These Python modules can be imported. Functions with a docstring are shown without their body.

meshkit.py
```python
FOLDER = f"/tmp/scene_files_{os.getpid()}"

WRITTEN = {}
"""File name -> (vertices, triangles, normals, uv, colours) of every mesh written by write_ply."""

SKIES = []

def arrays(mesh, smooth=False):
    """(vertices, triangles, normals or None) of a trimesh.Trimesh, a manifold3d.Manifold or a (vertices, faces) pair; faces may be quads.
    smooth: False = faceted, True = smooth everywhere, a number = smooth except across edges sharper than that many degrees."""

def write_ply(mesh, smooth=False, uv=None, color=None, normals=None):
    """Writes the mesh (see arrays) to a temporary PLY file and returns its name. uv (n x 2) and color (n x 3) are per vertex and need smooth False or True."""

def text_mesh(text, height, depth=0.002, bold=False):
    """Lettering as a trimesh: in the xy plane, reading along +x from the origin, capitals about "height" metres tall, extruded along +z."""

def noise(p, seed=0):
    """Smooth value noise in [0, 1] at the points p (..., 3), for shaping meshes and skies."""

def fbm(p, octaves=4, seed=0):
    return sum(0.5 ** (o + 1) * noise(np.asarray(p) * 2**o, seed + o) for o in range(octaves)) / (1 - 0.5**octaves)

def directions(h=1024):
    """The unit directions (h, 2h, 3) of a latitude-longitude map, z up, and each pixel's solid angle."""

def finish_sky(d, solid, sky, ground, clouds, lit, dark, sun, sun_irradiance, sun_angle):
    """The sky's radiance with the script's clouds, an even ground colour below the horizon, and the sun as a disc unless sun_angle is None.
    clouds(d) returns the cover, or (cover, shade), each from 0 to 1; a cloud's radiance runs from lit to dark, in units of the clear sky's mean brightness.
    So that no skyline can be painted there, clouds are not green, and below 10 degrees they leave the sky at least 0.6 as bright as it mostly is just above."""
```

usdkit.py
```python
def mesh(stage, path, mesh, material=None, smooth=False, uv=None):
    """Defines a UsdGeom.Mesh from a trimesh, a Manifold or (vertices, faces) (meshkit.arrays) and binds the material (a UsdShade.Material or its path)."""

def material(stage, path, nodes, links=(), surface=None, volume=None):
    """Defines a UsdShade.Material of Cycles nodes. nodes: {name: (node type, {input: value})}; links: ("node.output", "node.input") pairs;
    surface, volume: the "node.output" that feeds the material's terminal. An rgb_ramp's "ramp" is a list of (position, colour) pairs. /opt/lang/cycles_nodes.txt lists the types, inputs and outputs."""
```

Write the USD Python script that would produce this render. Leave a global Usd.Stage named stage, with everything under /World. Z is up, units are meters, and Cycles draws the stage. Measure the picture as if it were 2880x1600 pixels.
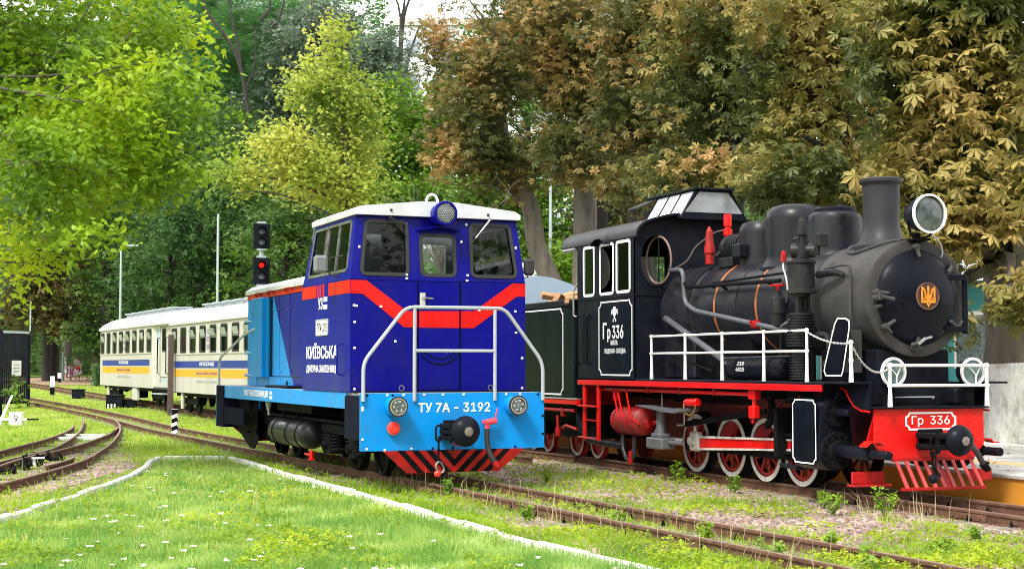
import math, random
import numpy as np, trimesh, usdkit, meshkit
import shapely.geometry as sg
from shapely import affinity
from pxr import Usd, UsdGeom, UsdLux, UsdShade, Sdf, Gf, Vt

stage = Usd.Stage.CreateInMemory()
UsdGeom.SetStageUpAxis(stage, UsdGeom.Tokens.z)
UsdGeom.Xform.Define(stage, '/World')
UsdGeom.Scope.Define(stage, '/World/Looks')
PI = math.pi

# ------------------------------------------------------------------ camera, sky, sun, exposure
EYE = np.array([0.0, 0.0, 1.66]); YAW = math.radians(20.87); PITCH = math.atan(228 / 4300.0)
cam = UsdGeom.Camera.Define(stage, '/World/camera')
cam.CreateHorizontalApertureAttr(36.0); cam.CreateVerticalApertureAttr(36.0 * 568 / 1024)
cam.CreateFocalLengthAttr(36.0 * 4300 / 2880)
cam.CreateClippingRangeAttr((0.1, 2000.0))
cam.CreateFStopAttr(0.0)
fw = np.array([math.sin(YAW) * math.cos(PITCH), math.cos(YAW) * math.cos(PITCH), math.sin(PITCH)])
rt = np.array([math.cos(YAW), -math.sin(YAW), 0.0]); up = np.cross(rt, fw)
cam.AddTransformOp().Set(Gf.Matrix4d(*rt, 0, *up, 0, *(-fw), 0, *EYE, 1))
cam.CreateExposureAttr(1.58)

SUN_EL, SUN_AZ = math.radians(52), math.radians(-128)        # azimuth = atan2(x, y): behind the camera, to its left
sun_dir = np.array([math.sin(SUN_AZ) * math.cos(SUN_EL), math.cos(SUN_AZ) * math.cos(SUN_EL), math.sin(SUN_EL)])
dome = UsdLux.DomeLight.Define(stage, '/World/sky')
sky_m = usdkit.material(stage, '/World/Looks/sky_material', {
    'sky': ('sky_texture', {'sky_type': 'single_scattering', 'sun_disc': False, 'sun_elevation': SUN_EL, 'sun_rotation': SUN_AZ, 'aerosol_density': 3.0, 'air_density': 1.0}),
    'soft': ('hsv', {'hue': 0.5, 'saturation': 0.18, 'value': 1.3}),
    'co': ('texture_coordinate', {}),
    'cl': ('noise_texture', {'scale': 2.2, 'detail': 6.0, 'roughness': 0.55}),
    'cr': ('map_range', {'from_min': 0.42, 'from_max': 0.62, 'to_min': 0.35, 'to_max': 1.0, 'clamp': True}),
    'mx': ('mix_color', {'b': (9.4, 9.3, 9.1), 'use_clamp': False}),
    'bg': ('background_shader', {'strength': 0.085})},
    [('sky.color', 'soft.color'), ('co.generated', 'cl.vector'), ('cl.fac', 'cr.value'), ('cr.result', 'mx.fac'), ('soft.color', 'mx.a'), ('mx.result', 'bg.color')],
    surface='bg.background')
UsdShade.MaterialBindingAPI.Apply(dome.GetPrim()).Bind(sky_m)
dome.GetPrim().SetCustomDataByKey('kind', 'structure')
sun = UsdLux.DistantLight.Define(stage, '/World/sun')
sun.CreateIntensityAttr(0.4); sun.CreateAngleAttr(12.0); sun.CreateColorAttr(Gf.Vec3f(1.0, 0.95, 0.87))
sun.GetPrim().CreateAttribute('inputs:normalize', Sdf.ValueTypeNames.Bool).Set(True)
z_ = sun_dir; x_ = np.cross([0, 0, 1.0], z_); x_ /= np.linalg.norm(x_); y_ = np.cross(z_, x_)
sun.AddTransformOp().Set(Gf.Matrix4d(*x_, 0, *y_, 0, *z_, 0, 0, 0, 60, 1))

# ------------------------------------------------------------------ helpers: scene graph
taken = {}
def numbered(parent, name):
    k = (parent, name); n = taken.get(k, 0); taken[k] = n + 1
    return name if n == 0 else '%s_%03d' % (name, n)

def tag(prim, label=None, cat=None, group=None, kind=None):
    p = prim.GetPrim()
    for k, v in (('label', label), ('category', cat), ('group', group), ('kind', kind)):
        if v: p.SetCustomDataByKey(k, v)
    return prim

def thing(name, label, cat, loc=(0, 0, 0), rz=0.0, group=None, kind=None):
    path = '/World/' + numbered('/World', name)
    x = UsdGeom.Xform.Define(stage, path)
    x.AddTranslateOp().Set(Gf.Vec3d(*map(float, loc)))
    x.AddRotateZOp().Set(math.degrees(rz))
    tag(x, label, cat, group, kind)
    return path

def obj(name, m, material, parent='/World', smooth=32, label=None, kind=None):
    path = parent + '/' + numbered(parent, name)
    o = usdkit.mesh(stage, path, m, material, smooth=smooth)
    if label or kind: tag(o, label, None, None, kind)
    return path

def top(name, m, material, label, cat, group=None, kind=None, smooth=32):
    p = obj(name, m, material, '/World', smooth)
    tag(stage.GetPrimAtPath(p), label, cat, group, kind)
    return p

def dup(src, loc, rz=0.0, label=None, scale=None):
    was = stage.GetPrimAtPath(src).GetCustomData()
    base = src.split('/')[-1]
    path = '/World/' + numbered('/World', base)
    x = UsdGeom.Xform.Define(stage, path)
    x.GetPrim().GetReferences().AddInternalReference(src)
    x.GetPrim().SetInstanceable(True)
    x.ClearXformOpOrder()
    x.AddTranslateOp().Set(Gf.Vec3d(*map(float, loc))); x.AddRotateZOp().Set(math.degrees(rz))
    if scale: x.AddScaleOp().Set(Gf.Vec3f(scale, scale, scale))
    tag(x, label or was.get('label'), was.get('category'), was.get('group'))
    return path

# ------------------------------------------------------------------ helpers: geometry, all return (V, F)
def join(*ms):
    V, F, n = [], [], 0
    for m in ms:
        v, f = (m.vertices, m.faces) if hasattr(m, 'faces') else m
        v = np.asarray(v, float); f = np.asarray(f, int)
        if f.shape[1] == 4: f = np.vstack([f[:, [0, 1, 2]], f[:, [0, 2, 3]]])
        V.append(v); F.append(f + n); n += len(v)
    return np.vstack(V), np.vstack(F)

def mv(m, loc=(0, 0, 0), rz=0.0, rx=0.0, ry=0.0, s=1.0):
    v, f = m if isinstance(m, tuple) else (np.asarray(m.vertices), np.asarray(m.faces))
    v = np.asarray(v, float) * s
    for a, (i, j) in ((rx, (1, 2)), (ry, (2, 0)), (rz, (0, 1))):
        if a:
            c, sn = math.cos(a), math.sin(a); v = v.copy(); p, q = v[:, i].copy(), v[:, j].copy()
            v[:, i], v[:, j] = c * p - sn * q, sn * p + c * q
    return v + np.asarray(loc, float), f

def bb(x0, x1, y0, y1, z0, z1, b=0.0):
    x0, x1 = sorted((x0, x1)); y0, y1 = sorted((y0, y1)); z0, z1 = sorted((z0, z1))
    if b <= 0:
        v = np.array([[x, y, z] for x in (x0, x1) for y in (y0, y1) for z in (z0, z1)], float)
        f = np.array([[0, 1, 3], [0, 3, 2], [4, 6, 7], [4, 7, 5], [0, 4, 5], [0, 5, 1], [2, 3, 7], [2, 7, 6], [0, 2, 6], [0, 6, 4], [1, 5, 7], [1, 7, 3]])
        return v, f
    b = min(b, (x1 - x0) * .45, (y1 - y0) * .45, (z1 - z0) * .45)
    pts = []
    for x, sx in ((x0, 1), (x1, -1)):
        for y, sy in ((y0, 1), (y1, -1)):
            for z, sz in ((z0, 1), (z1, -1)):
                pts += [[x, y + sy * b, z + sz * b], [x + sx * b, y, z + sz * b], [x + sx * b, y + sy * b, z]]
    h = trimesh.convex.convex_hull(np.array(pts))
    return np.array(h.vertices), np.array(h.faces)

def hull(pts):
    h = trimesh.convex.convex_hull(np.asarray(pts, float)); return np.array(h.vertices), np.array(h.faces)

def frame_of(d):
    d = np.asarray(d, float); d = d / np.linalg.norm(d)
    a = np.cross(d, [0, 0, 1.0] if abs(d[2]) < .9 else [1.0, 0, 0]); a /= np.linalg.norm(a)
    return a, np.cross(d, a), d

def lathe(prof, O=(0, 0, 0), axis=(0, 0, 1), n=32):
    """prof: (radius, height) along the axis."""
    a, b, d = frame_of(axis); O = np.asarray(O, float)
    ang = np.arange(n) * 2 * PI / n; ring = np.cos(ang)[:, None] * a + np.sin(ang)[:, None] * b
    V = np.vstack([O + d * h + ring * max(r, 1e-5) for r, h in prof]); F = []
    i = np.arange(n); j = (i + 1) % n
    for k in range(len(prof) - 1):
        F.append(np.stack([k * n + i, k * n + j, (k + 1) * n + j], 1)); F.append(np.stack([k * n + i, (k + 1) * n + j, (k + 1) * n + i], 1))
    return V, np.vstack(F)

def cyl(p0, p1, r0, r1=None, n=20, b=0.0):
    p0, p1 = np.asarray(p0, float), np.asarray(p1, float); r1 = r0 if r1 is None else r1
    L = np.linalg.norm(p1 - p0)
    if b: prof = [(0, 0), (r0 - b, 0), (r0, b), (r1, L - b), (r1 - b, L), (0, L)]
    else: prof = [(0, 0), (r0, 0), (r1, L), (0, L)]
    return lathe(prof, p0, p1 - p0, n)

def ring(O, axis, r0, r1, t, n=40):
    return lathe([(r0, 0), (r1, 0), (r1, t), (r0, t), (r0, 0)], O, axis, n)

def ball(O, r, sub=2):
    m = trimesh.creation.icosphere(sub, 1.0); return np.array(m.vertices) * r + np.asarray(O, float), np.array(m.faces)

def fillet(path, r, k=4):
    p = [np.asarray(x, float) for x in path]; out = [p[0]]
    for a, b, c in zip(p[:-2], p[1:-1], p[2:]):
        u, w = a - b, c - b; lu, lw = np.linalg.norm(u), np.linalg.norm(w); q = min(r, lu * .45, lw * .45)
        s, e = b + u / lu * q, b + w / lw * q
        for t in np.linspace(0, 1, k + 1): out.append((1 - t) ** 2 * s + 2 * t * (1 - t) * b + t * t * e)
    return out + [p[-1]]

def tube(path, r, n=8, closed=False, fil=0.0):
    k0 = len(path)
    if fil: path = fillet(path, fil)
    p = np.asarray(path, float); m = len(p)
    if np.ndim(r) == 1 and len(r) != m: r = np.interp(np.linspace(0, 1, m), np.linspace(0, 1, len(r)), r)
    R = np.broadcast_to(np.asarray(r, float), (m,))
    t = np.gradient(p, axis=0) if not closed else np.roll(p, -1, 0) - np.roll(p, 1, 0)
    t /= np.linalg.norm(t, axis=1, keepdims=True) + 1e-12
    a = np.zeros_like(p); ref = np.array([0, 0, 1.0]) if abs(t[0, 2]) < .9 else np.array([1.0, 0, 0])
    a0 = np.cross(t[0], ref); a0 /= np.linalg.norm(a0)
    for i in range(m):
        a0 = a0 - t[i] * (a0 @ t[i]); a0 /= np.linalg.norm(a0) + 1e-12; a[i] = a0
    b = np.cross(t, a); ang = np.arange(n) * 2 * PI / n
    V = (p[:, None] + R[:, None, None] * (np.cos(ang)[None, :, None] * a[:, None] + np.sin(ang)[None, :, None] * b[:, None])).reshape(-1, 3)
    F = []; k = np.arange(n); j = (k + 1) % n
    for i in range(m if closed else m - 1):
        q = (i + 1) % m
        F.append(np.stack([i * n + k, i * n + j, q * n + j], 1)); F.append(np.stack([i * n + k, q * n + j, q * n + k], 1))
    if not closed:
        V = np.vstack([V, p[0], p[-1]])
        F.append(np.stack([j, k, np.full(n, m * n)], 1)); F.append(np.stack([(m - 1) * n + k, (m - 1) * n + j, np.full(n, m * n + 1)], 1))
    return V, np.vstack(F)

def plate(poly, t, O, ex, ey):
    """Extrudes a 2D polygon (points or shapely) by t along ex x ey from the plane O + x ex + y ey."""
    if not hasattr(poly, 'geom_type'): poly = sg.Polygon(poly)
    ex, ey, O = (np.asarray(q, float) for q in (ex, ey, O)); ez = np.cross(ex, ey); ez /= np.linalg.norm(ez)
    out = []
    for g in getattr(poly, 'geoms', [poly]):
        if g.geom_type != 'Polygon' or g.area < 1e-7: continue
        m = trimesh.creation.extrude_polygon(g, t, engine='earcut'); v = np.array(m.vertices)
        out.append((O + v[:, :1] * ex + v[:, 1:2] * ey + v[:, 2:] * ez, np.array(m.faces)))
    return join(*out)

def rrect(x0, x1, y0, y1, r=.05, q=5):
    x0, x1 = sorted((x0, x1)); y0, y1 = sorted((y0, y1))
    return sg.box(x0 + r, y0 + r, x1 - r, y1 - r).buffer(r, quad_segs=q)

def rpoly(pts, r=.05, q=4):
    return sg.Polygon(pts).buffer(-r).buffer(r, quad_segs=q)

def notched(x0, x1, y0, y1, n=.05):
    x0, x1 = sorted((x0, x1)); y0, y1 = sorted((y0, y1)); b = sg.box(x0, y0, x1, y1)
    for x in (x0, x1):
        for y in (y0, y1): b = b.difference(sg.Point(x, y).buffer(n, quad_segs=3))
    return b

def border(poly, w): return poly.difference(poly.buffer(-w, join_style=2))

def text(name, parent, material, s, O, ex, ey, w=None, h=.1, t=.004, bold=False, label=None):
    """Lettering centred on O in the plane ex, ey."""
    m = meshkit.text_mesh(s, h, t, bold); v = np.array(m.vertices); lo, hi = v.min(0), v.max(0)
    ctr = (lo + hi) / 2; v[:, :2] -= ctr[:2]
    if w: v[:, 0] *= w / (hi[0] - lo[0])
    v[:, 1] *= h / (hi[1] - lo[1])
    ex, ey, O = (np.asarray(q, float) for q in (ex, ey, O)); ez = np.cross(ex, ey)
    return obj(name, (O + v[:, :1] * ex + v[:, 1:2] * ey + v[:, 2:] * ez, np.array(m.faces)), material, parent, smooth=False, label=label)

def bolts(pts, axis, r=.014, h=.012, n=6):
    return join(*[lathe([(0, h), (r, h), (r, 0)], p, axis, n) for p in pts])

# ------------------------------------------------------------------ materials
looks = {}
def mat(name, col, rough=.5, metal=0.0, var=.18, scale=3.0, bump=0.0, bscale=60.0, coat=0.0, dirt=None, dirt_amt=.5, dirt_scale=1.6, spec=.5, stretch=(1, 1, 1)):
    if name in looks: return looks[name]
    c = np.array(col, float)
    nodes = {'g': ('geometry', {}), 'mp': ('mapping', {'scale': stretch}),
             'n': ('noise_texture', {'scale': scale, 'detail': 5.0, 'roughness': .6}),
             'r': ('rgb_ramp', {'ramp': [(.3, tuple(c * (1 - var))), (.5, tuple(c)), (.72, tuple(np.minimum(c * (1 + var * .7), 1)))]}),
             'rr': ('map_range', {'from_min': .3, 'from_max': .7, 'to_min': max(rough - .09, .03), 'to_max': min(rough + .1, 1)}),
             'p': ('principled_bsdf', {'metallic': metal, 'coat_weight': coat, 'coat_roughness': .12, 'specular_ior_level': spec})}
    links = [('g.position', 'mp.vector'), ('mp.vector', 'n.vector'), ('n.fac', 'r.fac'), ('n.fac', 'rr.value'), ('rr.result', 'p.roughness')]
    src = 'r.color'
    if dirt is not None:
        nodes['dn'] = ('noise_texture', {'scale': dirt_scale, 'detail': 8.0, 'roughness': .68})
        nodes['dr'] = ('map_range', {'from_min': .46, 'from_max': .68, 'to_min': 0.0, 'to_max': dirt_amt, 'clamp': True})
        nodes['dm'] = ('mix_color', {'b': dirt})
        links += [('mp.vector', 'dn.vector'), ('dn.fac', 'dr.value'), ('dr.result', 'dm.fac'), (src, 'dm.a')]; src = 'dm.result'
    links.append((src, 'p.base_color'))
    if bump:
        nodes['bn'] = ('noise_texture', {'scale': bscale, 'detail': 4.0, 'roughness': .6})
        nodes['bu'] = ('bump', {'strength': min(bump * 10, 1.0), 'distance': bump})
        links += [('mp.vector', 'bn.vector'), ('bn.fac', 'bu.height'), ('bu.normal', 'p.normal')]
    looks[name] = usdkit.material(stage, '/World/Looks/' + name, nodes, links, surface='p.BSDF')
    return looks[name]

def emit(name, col, s):
    looks[name] = usdkit.material(stage, '/World/Looks/' + name, {'e': ('emission', {'color': col, 'strength': s})}, [], surface='e.emission'); return looks[name]

def pane(name, tint=(.85, .9, .9), ior=1.5, rough=.02):
    looks[name] = usdkit.material(stage, '/World/Looks/' + name, {
        'f': ('fresnel', {'IOR': ior}), 't': ('transparent_bsdf', {'color': tint}), 'g': ('glossy_bsdf', {'color': (1, 1, 1), 'roughness': rough}), 'm': ('mix_closure', {})},
        [('f.fac', 'm.fac'), ('t.BSDF', 'm.closure1'), ('g.BSDF', 'm.closure2')], surface='m.closure'); return looks[name]

def leaf_mat(name, ramp, scale=.35, trans=.35, rough=.45, spread=.6):
    """Leaves: every leaf its own tone (random per island), with larger drifts of tone through the crown."""
    looks[name] = usdkit.material(stage, '/World/Looks/' + name, {
        'g': ('geometry', {}), 'n': ('noise_texture', {'scale': scale, 'detail': 3.0}),
        'a': ('math', {'math_type': 'multiply_add', 'value2': 1.3, 'value3': -.125 - spread / 2}),
        'b': ('math', {'math_type': 'multiply_add', 'value2': spread}),
        'r': ('rgb_ramp', {'ramp': ramp}),
        'p': ('principled_bsdf', {'roughness': rough, 'specular_ior_level': .35}), 't': ('translucent_bsdf', {}), 'm': ('mix_closure', {'fac': trans})},
        [('g.position', 'n.vector'), ('n.fac', 'a.value1'), ('g.random_per_island', 'b.value1'), ('a.value', 'b.value3'), ('b.value', 'r.fac'),
         ('r.color', 'p.base_color'), ('r.color', 't.color'), ('p.BSDF', 'm.closure1'), ('t.BSDF', 'm.closure2')], surface='m.closure'); return looks[name]

blue = mat('deep_blue_paint', (.003, .004, .185), .30, var=.12, scale=1.2, coat=.03, dirt=(.014, .012, .115), dirt_amt=.5, bump=.0012, bscale=3, spec=0.12)
cyan = mat('sky_blue_paint', (.002, .24, .68), .34, var=.08, scale=1.5, coat=.03, dirt=(.03, .16, .36), dirt_amt=.5, dirt_scale=2.6, bump=.0008, bscale=4, spec=0.20)
red = mat('signal_red_paint', (.58, .004, .004), .34, var=.1, coat=.08, dirt=(.5, .03, .02), dirt_amt=.35, spec=.28)
red_old = mat('worn_red_paint', (.36, .007, .007), .45, var=.3, scale=5, dirt=(.10, .02, .015), dirt_amt=.75, dirt_scale=4, spec=.28)
red_pink = mat('faded_red_paint', (.45, .05, .05), .5, var=.25, scale=6, dirt=(.25, .02, .02), dirt_amt=.6)
white = mat('white_paint', (.78, .79, .80), .42, var=.07, dirt=(.5, .5, .47), dirt_amt=.35, dirt_scale=3)
roofwhite = mat('roof_white_paint', (.54, .57, .62), .5, var=.1, dirt=(.4, .39, .36), dirt_amt=.5, bump=.002, bscale=9)
grey = mat('grey_tube_paint', (.36, .40, .43), .38, var=.1, dirt=(.22, .22, .21), dirt_amt=.4, dirt_scale=6)
black = mat('black_paint', (.006, .0075, .0125), .36, var=.3, scale=2.5, coat=.0, dirt=(.016, .018, .024), dirt_amt=.5, dirt_scale=2.2, bump=.001, bscale=5, spec=0.07)
blackm = mat('matt_black_paint', (.006, .0065, .008), .6, var=.35, scale=4, dirt=(.015, .014, .014), dirt_amt=.6, dirt_scale=3, spec=0.04)
boilerm = mat('boiler_black', (.0085, .0095, .0135), .34, var=.35, scale=2.2, dirt=(.038, .038, .040), dirt_amt=.5, dirt_scale=2.0, bump=.003, bscale=4, stretch=(1, 1, .5), spec=0.22)
smokem = mat('smokebox_grey', (.055, .052, .052), .52, var=.3, scale=3, dirt=(.03, .03, .031), dirt_amt=.7, dirt_scale=2.4, bump=.002, bscale=8, spec=0.15)
navy = mat('dark_navy_paint', (.0038, .0048, .0085), .28, var=.3, coat=.0, dirt=(.009, .010, .013), dirt_amt=.5, bump=.0012, bscale=3, spec=0.05)
tendg = mat('tender_dark_green', (.0035, .007, .0085), .25, var=.4, scale=2, coat=.0, bump=.0015, bscale=3, stretch=(1, 1, .2), spec=0.06)
rubber = mat('black_rubber', (.015, .015, .016), .55, var=.2)
dark = mat('cab_interior', (.02, .022, .025), .7, var=.3)
intgrey = mat('cab_inside_grey', (.13, .14, .15), .6, var=.2)
steel = mat('bare_steel', (.45, .45, .45), .35, 1.0, var=.2, scale=8)
chrome = mat('chrome', (.75, .75, .76), .15, 1.0, var=.05)
rust = mat('rusty_rail', (.105, .052, .033), .75, var=.4, scale=9, dirt=(.20, .12, .08), dirt_amt=.5, dirt_scale=6, bump=.003, bscale=70, spec=0.20)
railtop = mat('rail_running_face', (.30, .21, .17), .45, .4, var=.3, scale=10)
orange = mat('orange_band_paint', (.45, .13, .03), .5, var=.3, dirt=(.08, .05, .03), dirt_amt=.6, dirt_scale=5)
gold = mat('gold_paint', (.62, .22, .02), .4, var=.25, scale=20)
redlens = mat('red_lens', (.75, .03, .02), .2, var=.1, coat=.6)
lensglass = mat('lamp_glass', (.10, .13, .14), .12, var=.6, scale=14, coat=.8)
glass = pane('window_glass', (.90, .93, .93), 1.22)
darkglass = pane('coach_window_glass', (.45, .52, .52), 1.6)
concrete = mat('concrete', (.42, .41, .39), .85, var=.2, scale=8, bump=.004, bscale=40)
kerbw = mat('whitewashed_concrete', (.58, .58, .55), .85, var=.14, scale=6, dirt=(.30, .30, .24), dirt_amt=.7, dirt_scale=4, bump=.006, bscale=35)
cream = mat('cream_paint', (.42, .41, .365), .45, var=.06, dirt=(.33, .31, .26), dirt_amt=.4, dirt_scale=1.2, stretch=(1, 1, .3))
coachblue = mat('coach_blue_paint', (.006, .022, .19), .4, var=.1)
coachyel = mat('coach_yellow_paint', (.66, .30, .022), .42, var=.08)
tyrew = mat('white_wheel_paint', (.55, .54, .50), .55, var=.2, dirt=(.12, .11, .10), dirt_amt=.9, dirt_scale=6)
wood = mat('split_wood', (.42, .24, .12), .85, var=.45, scale=9, bump=.006, bscale=30, stretch=(1, 1, 5))
poleg = mat('galvanised_pole', (.34, .39, .42), .45, .3, var=.12)
bark = mat('tree_bark', (.13, .11, .09), .9, var=.5, scale=5, bump=.03, bscale=14, stretch=(1, 1, .3))
barkd = mat('dark_bark', (.030, .026, .024), .9, var=.5, scale=5, bump=.02, bscale=12, stretch=(1, 1, .3))
barkgrey = mat('grey_twig_bark', (.085, .075, .062), .9, var=.4, scale=6)
wash = mat('whitewashed_bark', (.80, .80, .80), .9, var=.15, scale=7, dirt=(.30, .28, .25), dirt_amt=.8, dirt_scale=6, bump=.07, bscale=14, stretch=(1, 1, .4))
steelpost = mat('brown_steel_post', (.075, .050, .045), .7, var=.3, scale=6)
# ------------------------------------------------------------------ terrain
def HILL(X, Y, D):
    a = (X * math.cos(YAW) - Y * math.sin(YAW)) / np.maximum(D, 1); t = np.clip((a + .10) / .05, 0, 1)
    return .62 - .34 * t * t * (3 - 2 * t)
def height(X, Y):
    X, Y = np.asarray(X, float), np.asarray(Y, float)
    D = X * math.sin(YAW) + Y * math.cos(YAW)
    return .010 * np.maximum(0, Y - 38) + HILL(X, Y, D) * np.clip(D - 122, 0, 70)

def spline(pts, step=.5):
    from scipy.interpolate import CubicSpline
    p = np.asarray(pts, float); s = np.r_[0, np.cumsum(np.linalg.norm(np.diff(p, axis=0), axis=1))]
    t = np.linspace(0, s[-1], max(2, int(s[-1] / step) + 1)); return np.stack([CubicSpline(s, p[:, k])(t) for k in range(p.shape[1])], 1)

def offset(p, d):
    t = np.gradient(p, axis=0); t /= np.linalg.norm(t, axis=1, keepdims=True)
    return p + d * np.stack([t[:, 1], -t[:, 0]], 1)

ground_m = usdkit.material(stage, '/World/Looks/ground_soil', {
    'g': ('geometry', {}), 'n': ('noise_texture', {'scale': .9, 'detail': 7.0, 'roughness': .65}), 'n2': ('noise_texture', {'scale': 22.0, 'detail': 5.0}),
    'r': ('rgb_ramp', {'ramp': [(.30, (.12, .19, .025)), (.46, (.23, .30, .045)), (.60, (.30, .34, .08)), (.74, (.36, .32, .19))]}),
    'm': ('mix_color', {'blend_type': 'multiply', 'fac': .7}), 'v': ('rgb_ramp', {'ramp': [(.3, (.45, .5, .4)), (.6, (1, 1, 1))]}),
    'bu': ('bump', {'strength': .6, 'distance': .03}), 'p': ('principled_bsdf', {'roughness': .95, 'specular_ior_level': .1})},
    [('g.position', 'n.vector'), ('g.position', 'n2.vector'), ('n.fac', 'r.fac'), ('n2.fac', 'v.fac'), ('r.color', 'm.a'), ('v.color', 'm.b'), ('m.result', 'p.base_color'), ('n2.fac', 'bu.height'), ('bu.normal', 'p.normal')], surface='p.BSDF')
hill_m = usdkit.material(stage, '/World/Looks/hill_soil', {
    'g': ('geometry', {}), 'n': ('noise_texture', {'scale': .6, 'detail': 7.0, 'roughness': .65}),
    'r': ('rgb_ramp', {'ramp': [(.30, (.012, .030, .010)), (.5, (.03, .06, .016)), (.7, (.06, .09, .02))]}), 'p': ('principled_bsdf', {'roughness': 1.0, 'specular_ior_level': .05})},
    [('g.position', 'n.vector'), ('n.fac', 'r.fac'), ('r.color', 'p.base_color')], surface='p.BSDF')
gx = np.r_[-260:-60:14, -60:110:5, 110:300:13.0]; gy = np.r_[-60, -30, 0, 20, 38, np.arange(44, 100, 7), np.arange(100, 260, 5), np.arange(260, 420, 16)]
GX, GY = np.meshgrid(gx, gy); v = np.stack([GX.ravel(), GY.ravel(), height(GX, GY).ravel()], 1)
nx, ny = len(gx), len(gy); ii, jj = np.meshgrid(np.arange(nx - 1), np.arange(ny - 1)); a = (jj * nx + ii).ravel()
f = np.vstack([np.stack([a, a + 1, a + nx + 1], 1), np.stack([a, a + nx + 1, a + nx], 1)])
Dc = (v[f].mean(1)[:, 0] * math.sin(YAW) + v[f].mean(1)[:, 1] * math.cos(YAW))
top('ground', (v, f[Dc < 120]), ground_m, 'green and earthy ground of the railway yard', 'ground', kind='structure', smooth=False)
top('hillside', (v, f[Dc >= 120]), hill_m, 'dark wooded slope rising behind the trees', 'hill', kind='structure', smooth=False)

# gravel sheets with ragged edges, a few millimetres above the soil
gravel_m = usdkit.material(stage, '/World/Looks/pink_gravel', {
    'g': ('geometry', {}), 'v': ('voronoi_texture', {'scale': 30.0, 'randomness': 1.0}), 'n': ('noise_texture', {'scale': 1.6, 'detail': 6.0}),
    'r': ('rgb_ramp', {'ramp': [(0, (.22, .14, .12)), (.35, (.40, .27, .24)), (.7, (.50, .36, .32)), (1, (.58, .47, .43))]}), 'r2': ('rgb_ramp', {'ramp': [(.35, (.55, .52, .45)), (.62, (1, 1, 1))]}),
    'sp': ('separate_color', {}), 'm': ('mix_color', {'blend_type': 'multiply', 'fac': .8}), 'bu': ('bump', {'strength': .9, 'distance': .02, 'invert': True}), 'p': ('principled_bsdf', {'roughness': .9})},
    [('g.position', 'v.vector'), ('g.position', 'n.vector'), ('v.color', 'sp.color'), ('sp.r', 'r.fac'), ('n.fac', 'r2.fac'), ('r.color', 'm.a'), ('r2.color', 'm.b'), ('m.result', 'p.base_color'), ('v.distance', 'bu.height'), ('bu.normal', 'p.normal')], surface='p.BSDF')
def ragged(pts, z, amp=.25, seed=0):
    pl = sg.Polygon(pts).segmentize(.35); q = np.array(pl.exterior.coords)[:-1]
    q3 = np.c_[q, np.zeros(len(q))]
    q = q + amp * (np.stack([meshkit.noise(q3 * 1.3, seed), meshkit.noise(q3 * 1.3, seed + 5)], 1) * 2 - 1)
    vv, ff = trimesh.creation.triangulate_polygon(sg.Polygon(q).buffer(0), engine='earcut')
    return np.c_[vv, np.full(len(vv), z)], ff
top('gravel', ragged([(7.4, 3), (12.2, 3), (12.2, 62), (10.0, 62), (9.2, 30), (8.2, 24), (7.6, 20.5)], .006, .18), gravel_m, 'pinkish crushed stone between the two tracks', 'gravel', kind='structure', smooth=False)
top('gravel', ragged([(5.7, 4), (7.3, 4), (7.2, 12), (6.9, 17), (6.2, 22), (5.9, 22), (5.6, 14)], .006, .22, 2), gravel_m, 'pinkish gravel around the front track beside the kerb', 'gravel', kind='structure', smooth=False)
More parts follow.
